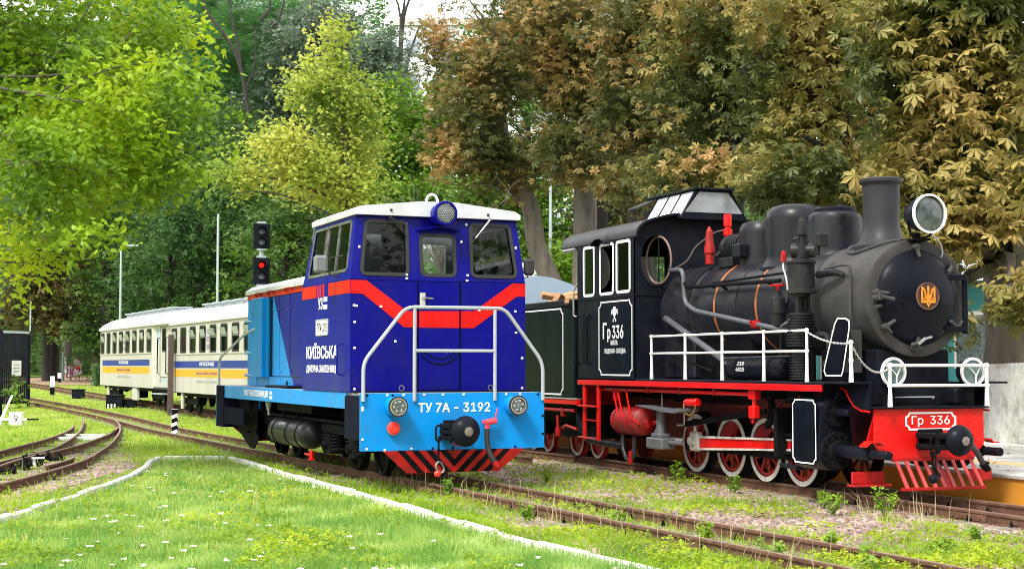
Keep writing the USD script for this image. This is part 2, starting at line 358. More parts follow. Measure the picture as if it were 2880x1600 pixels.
top('gravel', ragged([(-1, 15), (.3, 15.5), (1.2, 19.5), (2.6, 24), (3.6, 29), (3.3, 31), (2.3, 29.5), (1.0, 27), (-1, 24)], .006, .3, 3), gravel_m, 'stony bare ground around the curved points', 'gravel', kind='structure', smooth=False)

# ------------------------------------------------------------------ tracks
RPROF = [(-.055, 0), (.055, 0), (.055, .010), (.009, .022), (.008, .092), (.026, .102), (.026, .124), (.020, .130), (-.020, .130), (-.026, .124), (-.026, .102), (-.008, .092), (-.009, .022), (-.055, .010)]
def sweep(path2, prof, dz=0.0):
    p = np.asarray(path2, float); t = np.gradient(p, axis=0); t /= np.linalg.norm(t, axis=1, keepdims=True); nrm = np.stack([t[:, 1], -t[:, 0]], 1)
    zz = height(p[:, 0], p[:, 1]) + dz; m, n = len(p), len(prof)
    V = np.array([[*(p[i] + nrm[i] * a), zz[i] + b] for i in range(m) for a, b in prof]); F = []
    k = np.arange(n); j = (k + 1) % n
    for i in range(m - 1): F.append(np.stack([i * n + k, (i + 1) * n + k, (i + 1) * n + j], 1)); F.append(np.stack([i * n + k, (i + 1) * n + j, i * n + j], 1))
    cap, cf = trimesh.creation.triangulate_polygon(sg.Polygon(prof), engine='earcut')
    for i in (0, m - 1):
        F.append(cf + len(V)); V = np.vstack([V, np.array([[*(p[i] + nrm[i] * a), zz[i] + b] for a, b in cap])])
    return V, np.vstack(F)
def add_rail(parent, path, dz=0.0, name='rail'):
    r = obj(name, sweep(path, RPROF, dz), rust, parent, smooth=False)
    obj('running_face', sweep(path, [(-.017, .1305), (.017, .1305), (.017, .1325), (-.017, .1325)], dz), railtop, r, smooth=False)
    return r
def along(p, step):
    s = np.r_[0, np.cumsum(np.linalg.norm(np.diff(p, axis=0), axis=1))]; q = np.arange(step / 2, s[-1], step)
    t = np.gradient(p, axis=0); xy = np.stack([np.interp(q, s, p[:, k]) for k in (0, 1)], 1); d = np.stack([np.interp(q, s, t[:, k]) for k in (0, 1)], 1)
    return xy, np.arctan2(-d[:, 0], d[:, 1])
def sleepers(parent, centre, step, w=1.35, lo=-1e9, hi=1e9, m=None, top_z=.012):
    for (x, y), a in zip(*along(centre, step)):
        if lo < y < hi:
            obj('sleeper', mv(bb(-w / 2, w / 2, -.1, .1, -.1, top_z, .012), (x, y, float(height(x, y))), a), m or sleeper_m, parent, smooth=False)
sleeper_m = mat('old_sleeper', (.20, .18, .16), .95, var=.4, scale=6, dirt=(.09, .08, .06), dirt_amt=.7, bump=.006, bscale=40)
def clips(parent, path, lo, hi, step=.62):
    for (x, y), a in zip(*along(path, step)):
        if lo < y < hi:
            for s in (-1, 1):
                m = join(bb(s * .05 - .035, s * .05 + .035, -.03, .03, .008, .03, .004), lathe([(0, .062), (.012, .062), (.012, .0)], (s * .062, 0, .015), (0, 0, 1), 6), lathe([(0, .046), (.02, .046), (.02, .03)], (s * .062, 0, .0), (0, 0, 1), 6))
                obj('rail_clip', mv(m, (x, y, 0), a), blackm, parent, smooth=False)
def fishplate(parent, x, y, a, L=.55):
    for s in (-1, 1):
        m = join(bb(s * .012, s * .038, -L / 2, L / 2, .022, .09, .004), *[cyl((s * .03, k * L * .28, .056), (s * .06, k * L * .28, .056), .014, n=6) for k in (-1.3, -.45, .45, 1.3)])
        obj('fishplate', mv(m, (x, y, 0), a), rust, parent, smooth=False)

cl = spline([(7.20, 2), (7.06, 6), (6.96, 10), (6.86, 12.3), (6.74, 14.8), (6.53, 19.6), (6.14, 25.5), (5.80, 31.5), (5.36, 39.7), (5.08, 45.5), (4.75, 50), (4.2, 56), (3.4, 64), (2.0, 75)])
t1 = thing('railway_track', 'rusty narrow gauge track in front, under the blue diesel locomotive', 'track')
for s in (-.4, .4): add_rail(t1, offset(cl, s))
sleepers(t1, cl, .7, lo=3, hi=48)
for s in (-.4, .4): clips(t1, offset(cl, s), 8, 17, .7)
fishplate(t1, 6.02, 18.9, .06); fishplate(t1, 7.14, 15.9, .05)
for u in (-.41, .41): obj('rail_joint_gap', mv(bb(-.028, .028, -.004, .004, .0, .1335), (6.57 + u if u < 0 else 6.70 + u, 18.9 if u < 0 else 15.9, 0), .05), blackm, t1, smooth=False)
c2 = np.array([[10.81, y] for y in np.arange(2, 62.1, 1.0)])
t2 = thing('railway_track', 'rusty narrow gauge track along the platform, under the black steam locomotive', 'track')
for s in (-.4, .4): add_rail(t2, offset(c2, s))
sleepers(t2, c2, .7, lo=3, hi=40)
for s in (-.4, .4): clips(t2, offset(c2, s), 9, 17, .7)
fishplate(t2, 10.41, 13.6, 0, .62)
cc = spline([(9.9, 24), (9.4, 31), (8.95, 38), (8.55, 44), (7.85, 53), (7.15, 62), (6.5, 72), (5.6, 86), (3.6, 104)])
t3 = thing('railway_track', 'grass grown track under the two cream coaches', 'track')
for s in (-.4, .4): add_rail(t3, offset(cc, s))
sleepers(t3, cc, .8, lo=28, hi=75)
# the points on the left: two curved roads crossing at a frog
t4 = thing('railway_switch', 'curved points with crossing rails left of the white kerb', 'railway points')
RA = spline([(-.2, 17.6), (.35, 19.3), (.90, 21.02), (1.24, 21.99), (1.65, 23.27), (2.03, 24.51), (2.35, 25.67), (2.80, 27.85), (3.28, 30.47), (3.78, 33.69), (4.45, 38.8), (4.80, 43.0)])
RB = spline([(.2, 22.3), (1.06, 24.88), (1.52, 26.82), (2.00, 28.3), (2.57, 30.1), (3.00, 31.78), (3.51, 34.03), (3.95, 36.16), (4.30, 38.3)])
RC = spline([(.3, 23.4), (1.10, 25.88), (1.55, 27.39), (1.90, 28.51), (2.43, 31.0), (2.95, 34.3), (3.55, 39.0), (4.05, 44.0)])
RD = spline([(.3, 26.4), (1.23, 29.1), (1.55, 30.38), (2.14, 32.74), (2.65, 35.1), (3.2, 38.2), (3.5, 40.4)])
for r in (RA, RB, RC, RD): add_rail(t4, r)
add_rail(t4, spline([(1.72, 24.6), (2.05, 25.6), (2.3, 26.6)]), name='check_rail')
add_rail(t4, spline([(4.66, 40.4), (4.36, 38.6), (3.95, 36.1)]), name='check_rail')
mid = (spline(RA, .1)[::8][:40]);
for k in range(24):
    y = 18.6 + k * .78; xa = np.interp(y, RA[:, 1], RA[:, 0]); xd = np.interp(y + 1.6, RC[:, 1], RC[:, 0]) - .25; a = math.atan2(y + .55 - y, xd - xa)
    L = 1.15 + .02 * k
    obj('sleeper', mv(bb(-L, .18, -.1, .1, -.1, .014, .012), (xa, y, 0), -.36 + .008 * k), sleeper_m if k % 3 else blackm, t4, smooth=False)
for (x, y, L, a) in ((3.55, 35.2, .95, -.22), (3.75, 36.6, .9, -.2)):
    obj('white_sleeper', mv(bb(-L, .1, -.11, .11, 0, .085, .012), (x, y, 0), a), white, t4, smooth=False)
obj('frog_bar', join(bb(1.62, 1.66, 26.1, 26.14, 0, .16), bb(1.60, 1.80, 26.06, 26.18, .15, .17)), white, t4, smooth=False)
rng = np.random.default_rng(5)
sl = []
for k in range(46):
    y = rng.uniform(24, 28); x = np.interp(y, RB[:, 1], RB[:, 0]) + rng.uniform(-.1, .3); s = rng.uniform(.03, .07)
    sl.append(hull(rng.normal(0, 1, (9, 3)) * s + [x, y, .05]))
obj('black_ballast_stone', join(*sl), blackm, t4, smooth=False, kind='stuff')

# ------------------------------------------------------------------ kerb of whitewashed concrete stones
def kerb(name, label, pts, L=1.0, w=.10, hh=.065):
    p = spline(pts, .25) if len(pts) > 2 else np.asarray(pts, float)
    s = np.r_[0, np.cumsum(np.linalg.norm(np.diff(p, axis=0), axis=1))]; n = max(1, round(s[-1] / L)); q = np.linspace(0, s[-1], n + 1); t = thing(name, label, 'kerb'); rg = np.random.default_rng(len(label))
    for a, b in zip(q[:-1], q[1:]):
        A = np.array([np.interp(a, s, p[:, k]) for k in (0, 1)]); B = np.array([np.interp(b, s, p[:, k]) for k in (0, 1)]); d = B - A; l = np.linalg.norm(d); an = math.atan2(-d[0], d[1])
        m = mv(bb(-w / 2, w / 2, .006, l - .018, -.1, hh, .014), rx=rg.normal(0, .004), ry=rg.normal(0, .012)); obj('kerb_stone', mv(m, (A[0] + rg.normal(0, .008), A[1], rg.normal(0, .006)), an), kerbw, t, smooth=False)
kerb('kerb', 'whitewashed kerb curving along the left edge of the lawn', [(.2, 15.6), (.74, 17.15), (1.25, 18.53), (1.75, 19.88), (2.42, 21.85), (3.03, 24.04), (3.40, 25.7), (3.84, 27.55)])
kerb('kerb', 'short far kerb across the tip of the lawn', [(3.92, 27.6), (4.98, 27.3)])
kerb('kerb', 'whitewashed kerb between the lawn and the front track', [(5.02, 27.2), (5.04, 24.5), (5.06, 22), (5.13, 19.26), (5.14, 16.65), (5.15, 14.63), (5.20, 13.22), (5.29, 11.81), (5.42, 10.6), (5.6, 9)])

# ------------------------------------------------------------------ platform
pl = thing('platform', 'low platform with an orange painted front face right of the steam locomotive', 'platform', kind='structure')
plat_o = mat('orange_face_paint', (.62, .24, .012), .6, var=.08, scale=1.5, dirt=(.40, .20, .05), dirt_amt=.4)
paver_m = [mat('grey_paver_%s' % c, (g, g * .98, g * .95), .9, var=.15, scale=9, bump=.004, bscale=60) for c, g in (('pale', .34), ('mid', .28), ('dark', .24))]
tact_m = mat('yellow_paver', (.42, .30, .13), .9, var=.2, scale=9)
obj('front_face', bb(12.2, 12.5, -4, 62, -.1, .305), plat_o, pl, smooth=False)
obj('coping', bb(12.17, 12.56, -4, 62, .305, .352, .008), concrete, pl, smooth=False)
obj('fill', bb(12.5, 15.86, -4, 62, -.1, .30), concrete, pl, smooth=False)
rg = np.random.default_rng(9)
far = []
for i in range(8):
    x0 = 12.56 + i * .41
    for k in range(166):
        y0 = -4 + k * .4 + (.2 if i % 2 else 0); m = bb(x0 + .004, x0 + .406, y0 + .004, y0 + .396, .28, .346 + rg.uniform(0, .005))
        mm = tact_m if i == 2 else paver_m[rg.integers(3)]
        if 14 < y0 < 24: obj('paving_slab', m, mm, pl, smooth=False)
        else: far.append((mm, m))
for mm in {id(a): a for a, _ in far}.values():
    obj('far_paving', join(*[m for a, m in far if a is mm]), mm, pl, smooth=False, kind='stuff')
kb = thing('platform_kerb', 'white kerb along the back of the platform beside the tree', 'kerb')
for k in range(33): obj('kerb_stone', bb(15.86, 16.02, -4 + k * 2.0, -4 + k * 2.0 + 1.985, .1, .43, .015), kerbw, kb, smooth=False)
top('lawn', bb(16.02, 60, -10, 62, -.1, .40), ground_m, 'raised grass strip behind the platform', 'lawn', kind='structure', smooth=False)
path_m = mat('earth_path', (.32, .20, .16), .95, var=.2, scale=1.2, dirt=(.20, .10, .06), dirt_amt=.7, bump=.01, bscale=20)
pv, pf = ragged([(4, 92), (9.5, 91), (16, 94), (20, 108), (14, 119), (2, 112)], 0, .8, 7); pv[:, 2] = height(pv[:, 0], pv[:, 1]) + .02
top('path', (pv, pf), path_m, 'reddish earth path where people walk behind the coaches', 'path', kind='structure', smooth=False)
# ------------------------------------------------------------------ the blue diesel locomotive (local: x across, y away from us, z above the rail)
RAIL = .133
DL = thing('diesel_locomotive', 'blue diesel locomotive with red chevron stripe and black and red snowplough', 'locomotive', (6.442, 19.016, RAIL), .027)
EX, EY, EZ = np.eye(3)
def front(poly, y, t, u=EX): return plate(poly, t, (0, y, 0), EX, EZ)          # extrudes towards -y
def left(poly, x, t):  return plate([(-a, b) for a, b in poly] if not hasattr(poly, 'geom_type') else affinity.scale(poly, -1, 1, origin=(0, 0)), t, (x, 0, 0), -EY, EZ)   # (y, z) outlines, towards -x
def right(poly, x, t): return plate(poly, t, (x, 0, 0), EY, EZ)
D = DL
cornerm = mat('blue_black_paint', (.010, .012, .022), .85, var=.2, spec=.02)
# --- frame, buffer beams, snowploughs
obj('deck', join(bb(-1.22, 1.22, .03, 8.95, 1.135, 1.175, .008)), mat('deck_grey', (.24, .25, .27), .6, var=.2, dirt=(.12, .12, .11), dirt_amt=.5), D)
obj('deck_strip', bb(-1.23, 1.23, .30, .56, 1.176, 1.19), blackm, D)
obj('front_plate', front(rrect(-1.28, 1.28, .435, 1.172, .012), .025, .03), cyan, D)
for s in (-1, 1):
    obj('corner_box', bb(s * 1.255, s * .80, .027, .80, .56, 1.134, .01), cornerm, D)
    obj('corner_box', bb(s * 1.255, s * .80, 8.56, 9.18, .43, 1.168, .01), cornerm, D)
    obj('side_sill', bb(s * 1.20, s * 1.235, .80, 8.56, .955, 1.174, .006), cyan, D)
    obj('main_beam', bb(s * .34, s * .50, .1, 8.9, .55, 1.13), blackm, D, smooth=False)
obj('rear_plate', bb(-1.25, 1.25, 9.18, 9.21, .43, 1.17), cyan, D, smooth=False)
obj('belly_plate', bb(-.9, .9, .3, 8.9, .70, .74), blackm, D, smooth=False)
for y, sg_ in ((.06, 1), (9.12, -1)):
    pw = sg.Polygon([(-.975, .432), (.985, .432), (.635, .145), (-.645, .145)])
    P = obj('snowplough', plate(pw, .03, (0, y, 0), EX, EZ + EY * (-.12 * sg_)), red_old, D, smooth=False)
    st = []
    for k in range(4):
        for s in (-1, 1):
            a = .125 + .19 * k; q = sg.Polygon([(s * a, .44), (s * (a + .095), .44), (s * (a + .095 - .27 - .02), .14), (s * (a - .27 - .02), .14)]).intersection(pw)
            if k == 0: q = q.intersection(sg.box(-2, .14, .004, 1) if s < 0 else sg.box(-.004, .14, 2, 1))
            st.append(q)
    from shapely.ops import unary_union
    for q in getattr(unary_union(st), 'geoms', [unary_union(st)]):
        if q.area > 1e-4: obj('black_stripe', plate(q, .002, (0, y - .0305, 0), EX, EZ + EY * (-.12 * sg_)), blackm, P, smooth=False)
for s in (-1, 1):
    obj('plough_side', left([(8.75, .44), (7.25, .44), (6.95, .30), (7.30, .10), (7.6, .10)], s * .97 + .01, .02), blackm, D, smooth=False)
    obj('step_plate', bb(s * 1.225, s * 1.24, 6.98, 8.56, .50, .80), cornerm, D, smooth=False)
    obj('underframe_panel', bb(s * .98, s * 1.0, 7.0, 8.6, .42, .95), blackm, D, smooth=False)
# --- front plate fittings
for x in (-.84, .82):
    h = obj('headlight', lathe([(.115, .20), (.125, .0), (.130, .19), (.118, .205)], (x, .0, 1.005), (0, -1, 0), 32), cyan, D)
    obj('rim', ring((x, -.20, 1.005), (0, -1, 0), .103, .131, .022), rubber, h)
    obj('bright_ring', ring((x, -.212, 1.005), (0, -1, 0), .098, .110, .014), chrome, h)
    obj('lens', lathe([(0, .012), (.07, .010), (.10, 0)], (x, -.205, 1.005), (0, -1, 0), 28), lensglass, h)
    for k in range(6):
        a = PI * (1.05 + .21 * k * 1.6) ; obj('led', lathe([(0, .018), (.014, .014), (.018, 0)], (x + .062 * math.cos(a), -.214, 1.005 + .062 * math.sin(a)), (0, -1, 0), 12), chrome, h)
    obj('bracket', tube([(x - .02, -.12, .875), (x + .02, -.16, .86)], .012, 6), cyan, h)
ml = obj('marker_light', lathe([(0, .055), (.06, .05), (.072, .03), (.078, 0)], (-.845, -.03, .725), (0, -1, 0), 32), redlens, D)
obj('rim', ring((-.845, -.028, .725), (0, -1, 0), .066, .086, .03), mat('orange_red_ring', (.75, .10, .05), .4), ml)
text('number_lettering', D, white, 'ТУ 7А - 3192', (0, -.0065, .985), EX, EZ, 1.0, .125, .003, True)
rg = np.random.default_rng(3)
for k, (x, z) in enumerate([(-.92, 1.15), (-.70, 1.15), (-.42, 1.15), (-.16, 1.15), (.13, 1.15), (.73, 1.15), (.93, 1.15), (-1.25, .99), (-1.25, .96), (-1.25, .585), (-1.19, .465), (-.95, .447), (-.59, .458), (-.3, .455), (-.02, .455), (.45, .455), (.86, .455), (1.26, .62), (1.26, .86), (-1.19, 1.145), (1.19, 1.145), (-.85, 1.145)]):
    obj('reflector' if k < 14 and k not in (13,) else 'bolt_head', bb(x - .016, x + .016, -.012, -.005, z - .014, z + .014, .003), white if k < 13 else black, D, smooth=False)
# coupler: flat bars and a domed buffer
cp = obj('coupler', join(bb(-.16, .16, -.03, -.005, .56, .82, .01), bb(-.22, .10, -.44, -.03, .72, .78, .01), bb(-.22, .10, -.44, -.03, .645, .70, .01), bb(-.22, .10, -.44, -.03, .57, .625, .01), bb(-.10, .10, -.5, -.03, .60, .76), cyl((-.20, -.40, .54), (-.20, -.40, .82), .022, n=10)), blackm, D)
obj('buffer_head', lathe([(0, .10), (.06, .094), (.12, .072), (.165, .035), (.190, -.005), (.198, -.03), (.190, -.05), (.12, -.10), (.08, -.2), (0, -.2)], (-.02, -.50, .69), (0, -1, 0), 48), black, cp)
obj('worn_patch', lathe([(0, .1035), (.03, .1025), (.062, .0955)], (-.02, -.50, .69), (0, -1, 0), 9), mat('worn_steel', (.22, .20, .18), .5, .6, var=.5, scale=40), cp, smooth=False)
obj('red_bracket', bb(-.10, .02, -.42, -.2, .50, .55, .01), red_old, cp)
def link(c, L, w, r, yaw=0.0, tilt=0.0, m=None):
    a = np.linspace(0, 2 * PI, 20, endpoint=False); p = np.stack([w * np.cos(a), 0 * a, np.sin(a) * w + np.sign(np.sin(a)) * (L - w)], 1)
    return mv(tube(p, r, 6, closed=True), c, rz=yaw, ry=tilt)
ch = obj('coupling_chain', join(link((-.345, -.36, .665), .10, .045, .013, .3), link((-.345, -.36, .535), .085, .05, .013, 1.2)), blackm, D)
obj('rod', tube([(-.345, -.36, .47), (-.355, -.37, .30)], .017, 8), blackm, ch)
obj('ring', link((-.33, -.37, .235), .075, .05, .014, .3, -.6), steel, ch)
obj('red_ball', ball((-.36, -.36, .155), .045), redlens, ch)
hs = obj('brake_hose', tube([(.42, -.10, .70), (.415, -.11, .60), (.42, -.13, .45), (.45, -.17, .34), (.50, -.20, .255)], .036, 10, fil=.05), rubber, D)
obj('valve', join(cyl((.40, -.10, .78), (.55, -.10, .81), .042, n=12), cyl((.42, -.10, .69), (.435, -.10, .80), .032, n=10), cyl((.53, -.1, .80), (.57, -.1, .97), .014, .008, n=6), cyl((.40, -.03, .79), (.42, -.12, .78), .03, n=8)), mat('pinkish_red_paint', (.70, .05, .07), .4), hs)
obj('red_coupling', join(cyl((.49, -.19, .27), (.525, -.22, .20), .045, .035, n=10)), red_old, hs)
# --- front handrail
rl = obj('front_handrail', tube([(-1.25, -.03, 1.07), (-1.25, -.03, 1.57), (-.68, -.03, 2.285), (.70, -.03, 2.285), (1.25, -.03, 1.57), (1.25, -.03, 1.07)], .024, 10, fil=.12), grey, D)
for s in (-.56, .56): obj('post', cyl((s, -.03, 1.07), (s, -.03, 2.27), .023, n=10), grey, rl)
obj('middle_bar', cyl((-.545, -.03, 1.72), (.545, -.03, 1.72), .022, n=10), grey, rl)
for s in (-1, 1):
    obj('rear_handrail', tube([(s * 1.2, 9.2, 1.15), (s * 1.2, 9.2, 1.66), (s * 1.13, 7.4, 2.07), (s * 1.0, 6.75, 2.2)], .022, 8, fil=.15), grey, D)
# --- cab shell
yF, zS, zT = .57, 2.67, 3.54
def lean(z): return .10 * max(0, (z - zS) / (zT - zS))
def fr_up(poly, off, t): return plate(poly, t, (0, yF + off - .10 * zS / (zT - zS) * 1.0, 0), EX, EZ + EY * (.10 / (zT - zS)))
cab = obj('cab_front', front([(-1.25, 1.18), (1.25, 1.18), (1.245, zS), (-1.245, zS)], yF + .04, .04), blue, D)
w1 = rpoly([(-1.11, 2.735), (-.45, 2.735), (-.445, 3.455), (-1.02, 3.455)], .07); w3 = rpoly([(.46, 2.735), (1.125, 2.735), (1.04, 3.455), (.46, 3.455)], .07); w2 = rrect(-.265, .225, 2.735, 3.285, .07)
upf = sg.Polygon([(-1.245, zS), (1.245, zS), (1.145, zT), (-1.145, zT)])
obj('cab_front_upper', fr_up(upf.difference(unary_union([w1, w2, w3])), .04, .04), blue, D)
for w in (w1, w3, w2):
    wn = obj('windscreen', fr_up(w.buffer(-.012), .02, .006), glass, D, smooth=False)
    obj('rubber_seal', fr_up(w.buffer(.018).difference(w.buffer(-.028)), -.001, .014), rubber, wn)
obj('door_panel', front(sg.box(-.30, 1.21, .275, 2.60), yF - .001, .008), blue, D, smooth=False)
obj('door_panel_upper', fr_up(rrect(-.295, .27, 2.66, 3.36, .06).difference(w2.buffer(.02)), -.001, .008), blue, D)
for x in (-.315, .29): obj('door_seam', bb(x - .006, x + .006, yF - .013, yF - .0015, 1.21, 2.66), navy, D, smooth=False)
obj('door_arch', tube([(-.29 + .57 * k / 12, yF - .016, 1.75 - .20 * math.sin(PI * k / 12) ** .5) for k in range(13)], .007, 6), navy, D)
obj('door_arch', tube([(-.26 + .51 * k / 12, yF - .016, 1.74 - .12 * math.sin(PI * k / 12)) for k in range(13)], .006, 6), navy, D)
dh = obj('door_handle', bb(-.29, -.215, yF - .03, yF - .01, 2.30, 2.50, .004), mat('aluminium', (.62, .62, .60), .4, .6, var=.1), D)
obj('lever', tube([(-.25, yF - .03, 2.44), (-.25, yF - .06, 2.43), (-.12, yF - .06, 2.425)], .013, 8, fil=.02), steel, dh)
obj('lock', ring((-.16, yF - .011, 2.475), (0, -1, 0), .008, .018, .008, 12), blue, D)
obj('door_hood', plate([(-.31, 3.36), (-.10, 3.40), (.07, 3.40), (.28, 3.36), (.28, 3.345), (.07, 3.38), (-.1, 3.38), (-.31, 3.345)], .10, (0, yF + .06, 0), EX, EZ), blue, D)
# red chevron stripe, proud of the panel by 3 mm
chev = sg.Polygon([(-1.246, 2.655), (-1.03, 2.655), (-.47, 2.255), (.49, 2.265), (1.06, 2.655), (1.246, 2.655), (1.246, 2.475), (1.12, 2.475), (.49, 2.035), (-.50, 2.035), (-1.08, 2.475), (-1.246, 2.475)])
obj('red_stripe', join(front(chev.difference(sg.box(-.322, 1.2, .297, 2.6)), yF - .0005, .003), front(chev.intersection(sg.box(-.299, 1.2, .274, 2.6)), yF - .0095, .003)), red, D, smooth=False)
obj('waist_seam', bb(-1.24, 1.24, yF - .006, yF + .0, 2.664, 2.673), blue, D, smooth=False)
for x, z in [(-1.20, 2.32), (-1.165, 2.315), (-1.19, 2.10), (-.83, 2.31), (-.47, 2.74), (-.47, 2.69), (.40, 2.75), (.39, 2.68), (.57, 2.28), (1.10, 2.27), (1.11, 1.98), (-.63, 1.85), (1.2, 1.63), (-1.19, 1.76), (.10, 1.71), (-1.19, 1.22), (1.2, 1.22)]:
    obj('reflector', bb(x - .017, x + .017, yF - .009, yF - .001, z - .014, z + .014, .003), white, D, smooth=False)
for x, z in [(-.45, 3.43), (.41, 3.45), (.33, 3.21), (1.13, 3.15), (-1.12, 3.1)]:
    y = yF + lean(z); obj('reflector', bb(x - .016, x + .016, y - .009, y - .001, z - .016, z + .016, .003), white, D, smooth=False)
for x in [-1.0, -.8, -.6, -.42, .35, .62, .9]:
    obj('rivet', lathe([(0, .006), (.012, .004), (.016, 0)], (x, yF - .0005, 1.53), (0, -1, 0), 8), blue, D)
for x in (-.55, .72): obj('step_ring', mv(ring((0, 0, 0), (0, -1, 0), .03, .04, .012, 16), (x, yF - .03, 1.23)), steel, D)
# wipers
wp = obj('wiper', join(cyl((-.70, .63, 3.50), (-.70, .58, 3.50), .018, n=10), tube([(-.70, .57, 3.50), (-.57, .60, 3.42), (-.50, .61, 3.33)], .010, 6)), rubber, D)
obj('blade', tube([(-.58, .62, 3.41), (-.46, .605, 3.26)], .008, 6), rubber, wp)
wp = obj('wiper', join(cyl((.73, .63, 3.52), (.73, .57, 3.52), .020, n=10), tube([(.73, .57, 3.52), (.52, .585, 3.26)], .016, 8)), steel, D)
obj('blade', tube([(.58, .595, 3.34), (.43, .58, 3.15)], .008, 6), rubber, wp)
# cab sides with sloping window panels, rear wall, floor
for s in (-1, 1):
    F = (lambda p, x, t: left(p, x, t)) if s < 0 else (lambda p, x, t: right(p, x, t))
    obj('cab_side', F([(yF + .005, 1.18), (3.02, 1.18), (3.06, zS), (yF + .005, zS)], s * 1.21, .04), blue, D)
    win = rpoly([(.80, 2.79), (2.78, 2.79), (2.66, 3.465), (.83, 3.465)], .05)
    up_ = sg.Polygon([(yF + .005, zS), (3.06, zS), (2.72, zT), (yF + .10, zT)]).difference(win)
    ey = EZ + EX * (-s * .10 / (zT - zS)); x0 = s * 1.21 + s * .10 * zS / (zT - zS)
    fl = (lambda p, o, t: plate(affinity.scale(p, -1, 1, origin=(0, 0)), t, (x0 - o, 0, 0), -EY, ey)) if s < 0 else (lambda p, o, t: plate(p, t, (x0 + o, 0, 0), EY, ey))
    obj('cab_side_upper', fl(up_, 0, .036), blue, D)
    w = obj('side_window', fl(win.buffer(-.01), .015, .005), glass, D, smooth=False)
    obj('frame', fl(win.buffer(.012).difference(win.buffer(-.025)), .034, .012), steel, w)
    for y in (2.06, 1.98, 1.42): obj('sash_bar', fl(sg.box(y - .014, 2.80, y + .014, 3.455), .02, .02), steel, w, smooth=False)
    for a, b in ((3.055, 2.28), (2.22, 2.16), (2.10, 2.02), (1.94, 1.86), (1.64, yF + .01)):
        obj('red_stripe', F(sg.box(b, 2.485, a, 2.66) if False else [(b, 2.485), (a, 2.485), (a, 2.66), (b, 2.66)], s * 1.2495, .003), red, D, smooth=False)
    obj('grab_rail', tube([(s * 1.25, .95, 1.82), (s * 1.32, .95, 1.80), (s * 1.32, .95, 1.42), (s * 1.25, .95, 1.40)], .012, 6, fil=.05), blue, D)
    mr = obj('mirror', bb(s * (1.40 if s < 0 else 1.27), s * (1.60 if s < 0 else 1.42), .62 if s > 0 else 1.10, .72 if s > 0 else 1.18, 2.77, 3.01, .035), rubber if s > 0 else mat('mirror_grey', (.16, .17, .18), .4), D)
    obj('arm', join(tube([(s * 1.2, .8 if s > 0 else 1.2, 2.72), (s * 1.36, .74 if s > 0 else 1.2, 2.76), (s * 1.36, .74 if s > 0 else 1.2, 2.98), (s * 1.16, .8 if s > 0 else 1.2, 3.02)], .012, 6)), rubber, mr)
for y0, t_ in ((3.02, 1),):
    rear = sg.Polygon([(-1.2, 1.18), (1.2, 1.18), (1.2, zS), (1.10, zT), (-1.10, zT), (-1.2, zS)]).difference(sg.box(.35, 2.9, .95, 3.35)).difference(sg.box(-.95, 2.9, -.35, 3.35))
    obj('cab_rear', front(rear, 3.0, .04), intgrey, D, smooth=False)
obj('cab_floor', bb(-1.2, 1.2, .62, 2.95, 1.2, 1.25), dark, D, smooth=False)
obj('control_desk', join(bb(-1.1, -.3, .75, 1.2, 1.25, 2.5, .02), bb(.45, 1.1, .8, 1.15, 1.25, 2.35, .02)), dark, D)
obj('cabinet', join(bb(-.75, -.42, 2.4, 2.9, 1.25, 3.35, .02), bb(-.72, -.45, 2.37, 2.41, 2.9, 3.0)), intgrey, D)
obj('ceiling', bb(-1.08, 1.08, .7, 2.72, 3.46, 3.50), intgrey, D, smooth=False)
obj('cab_lining', bb(-.30, .25, 2.2, 2.25, 1.3, 3.45), dark, D, smooth=False)
rp = sg.Polygon([(-1.18, 3.53), (1.18, 3.53), (1.185, 3.60), (1.10, 3.645), (.25, 3.735), (-.25, 3.735), (-1.10, 3.645), (-1.185, 3.60)])
obj('cab_roof', plate(rp, 2.22, (0, 2.80, 0), EX, EZ), roofwhite, D, smooth=20)
hl = obj('roof_headlamp', lathe([(.13, -.25), (.145, -.22), (.152, 0.02), (.168, .03), (.168, .07), (.16, .085), (.135, .085)], (.01, .44, 3.565), (0, -1, 0), 40), blue, D)
obj('lens', lathe([(0, .085), (.07, .08), (.132, .06), (.145, .05)], (.01, .44, 3.565), (0, -1, 0), 32), lensglass, hl)
dots = [(.01 + .026 * i + (.013 if j % 2 else 0), 3.565 + .023 * j) for i in range(-4, 5) for j in range(-5, 6) if math.hypot(.026 * i, .023 * j) < .118]
obj('lens_pattern', join(*[lathe([(0, .008), (.010, 0)], (x, .357, z), (0, -1, 0), 6) for x, z in dots]), mat('lens_grey', (.16, .17, .18), .3), hl, smooth=False)
obj('lifting_eye', tube([(-.10, .85, 3.72), (-.10, .85, 3.80), (-.055, .85, 3.865), (.02, .85, 3.865), (.065, .85, 3.80), (.065, .85, 3.72)], .017, 8, fil=.04), white, D)
for x, z in [(-.69, 3.60), (.70, 3.585)]: obj('bolt_head', lathe([(0, .02), (.018, .012), (.02, 0)], (x, .575, z), (0, -1, 0), 8), rubber, D)
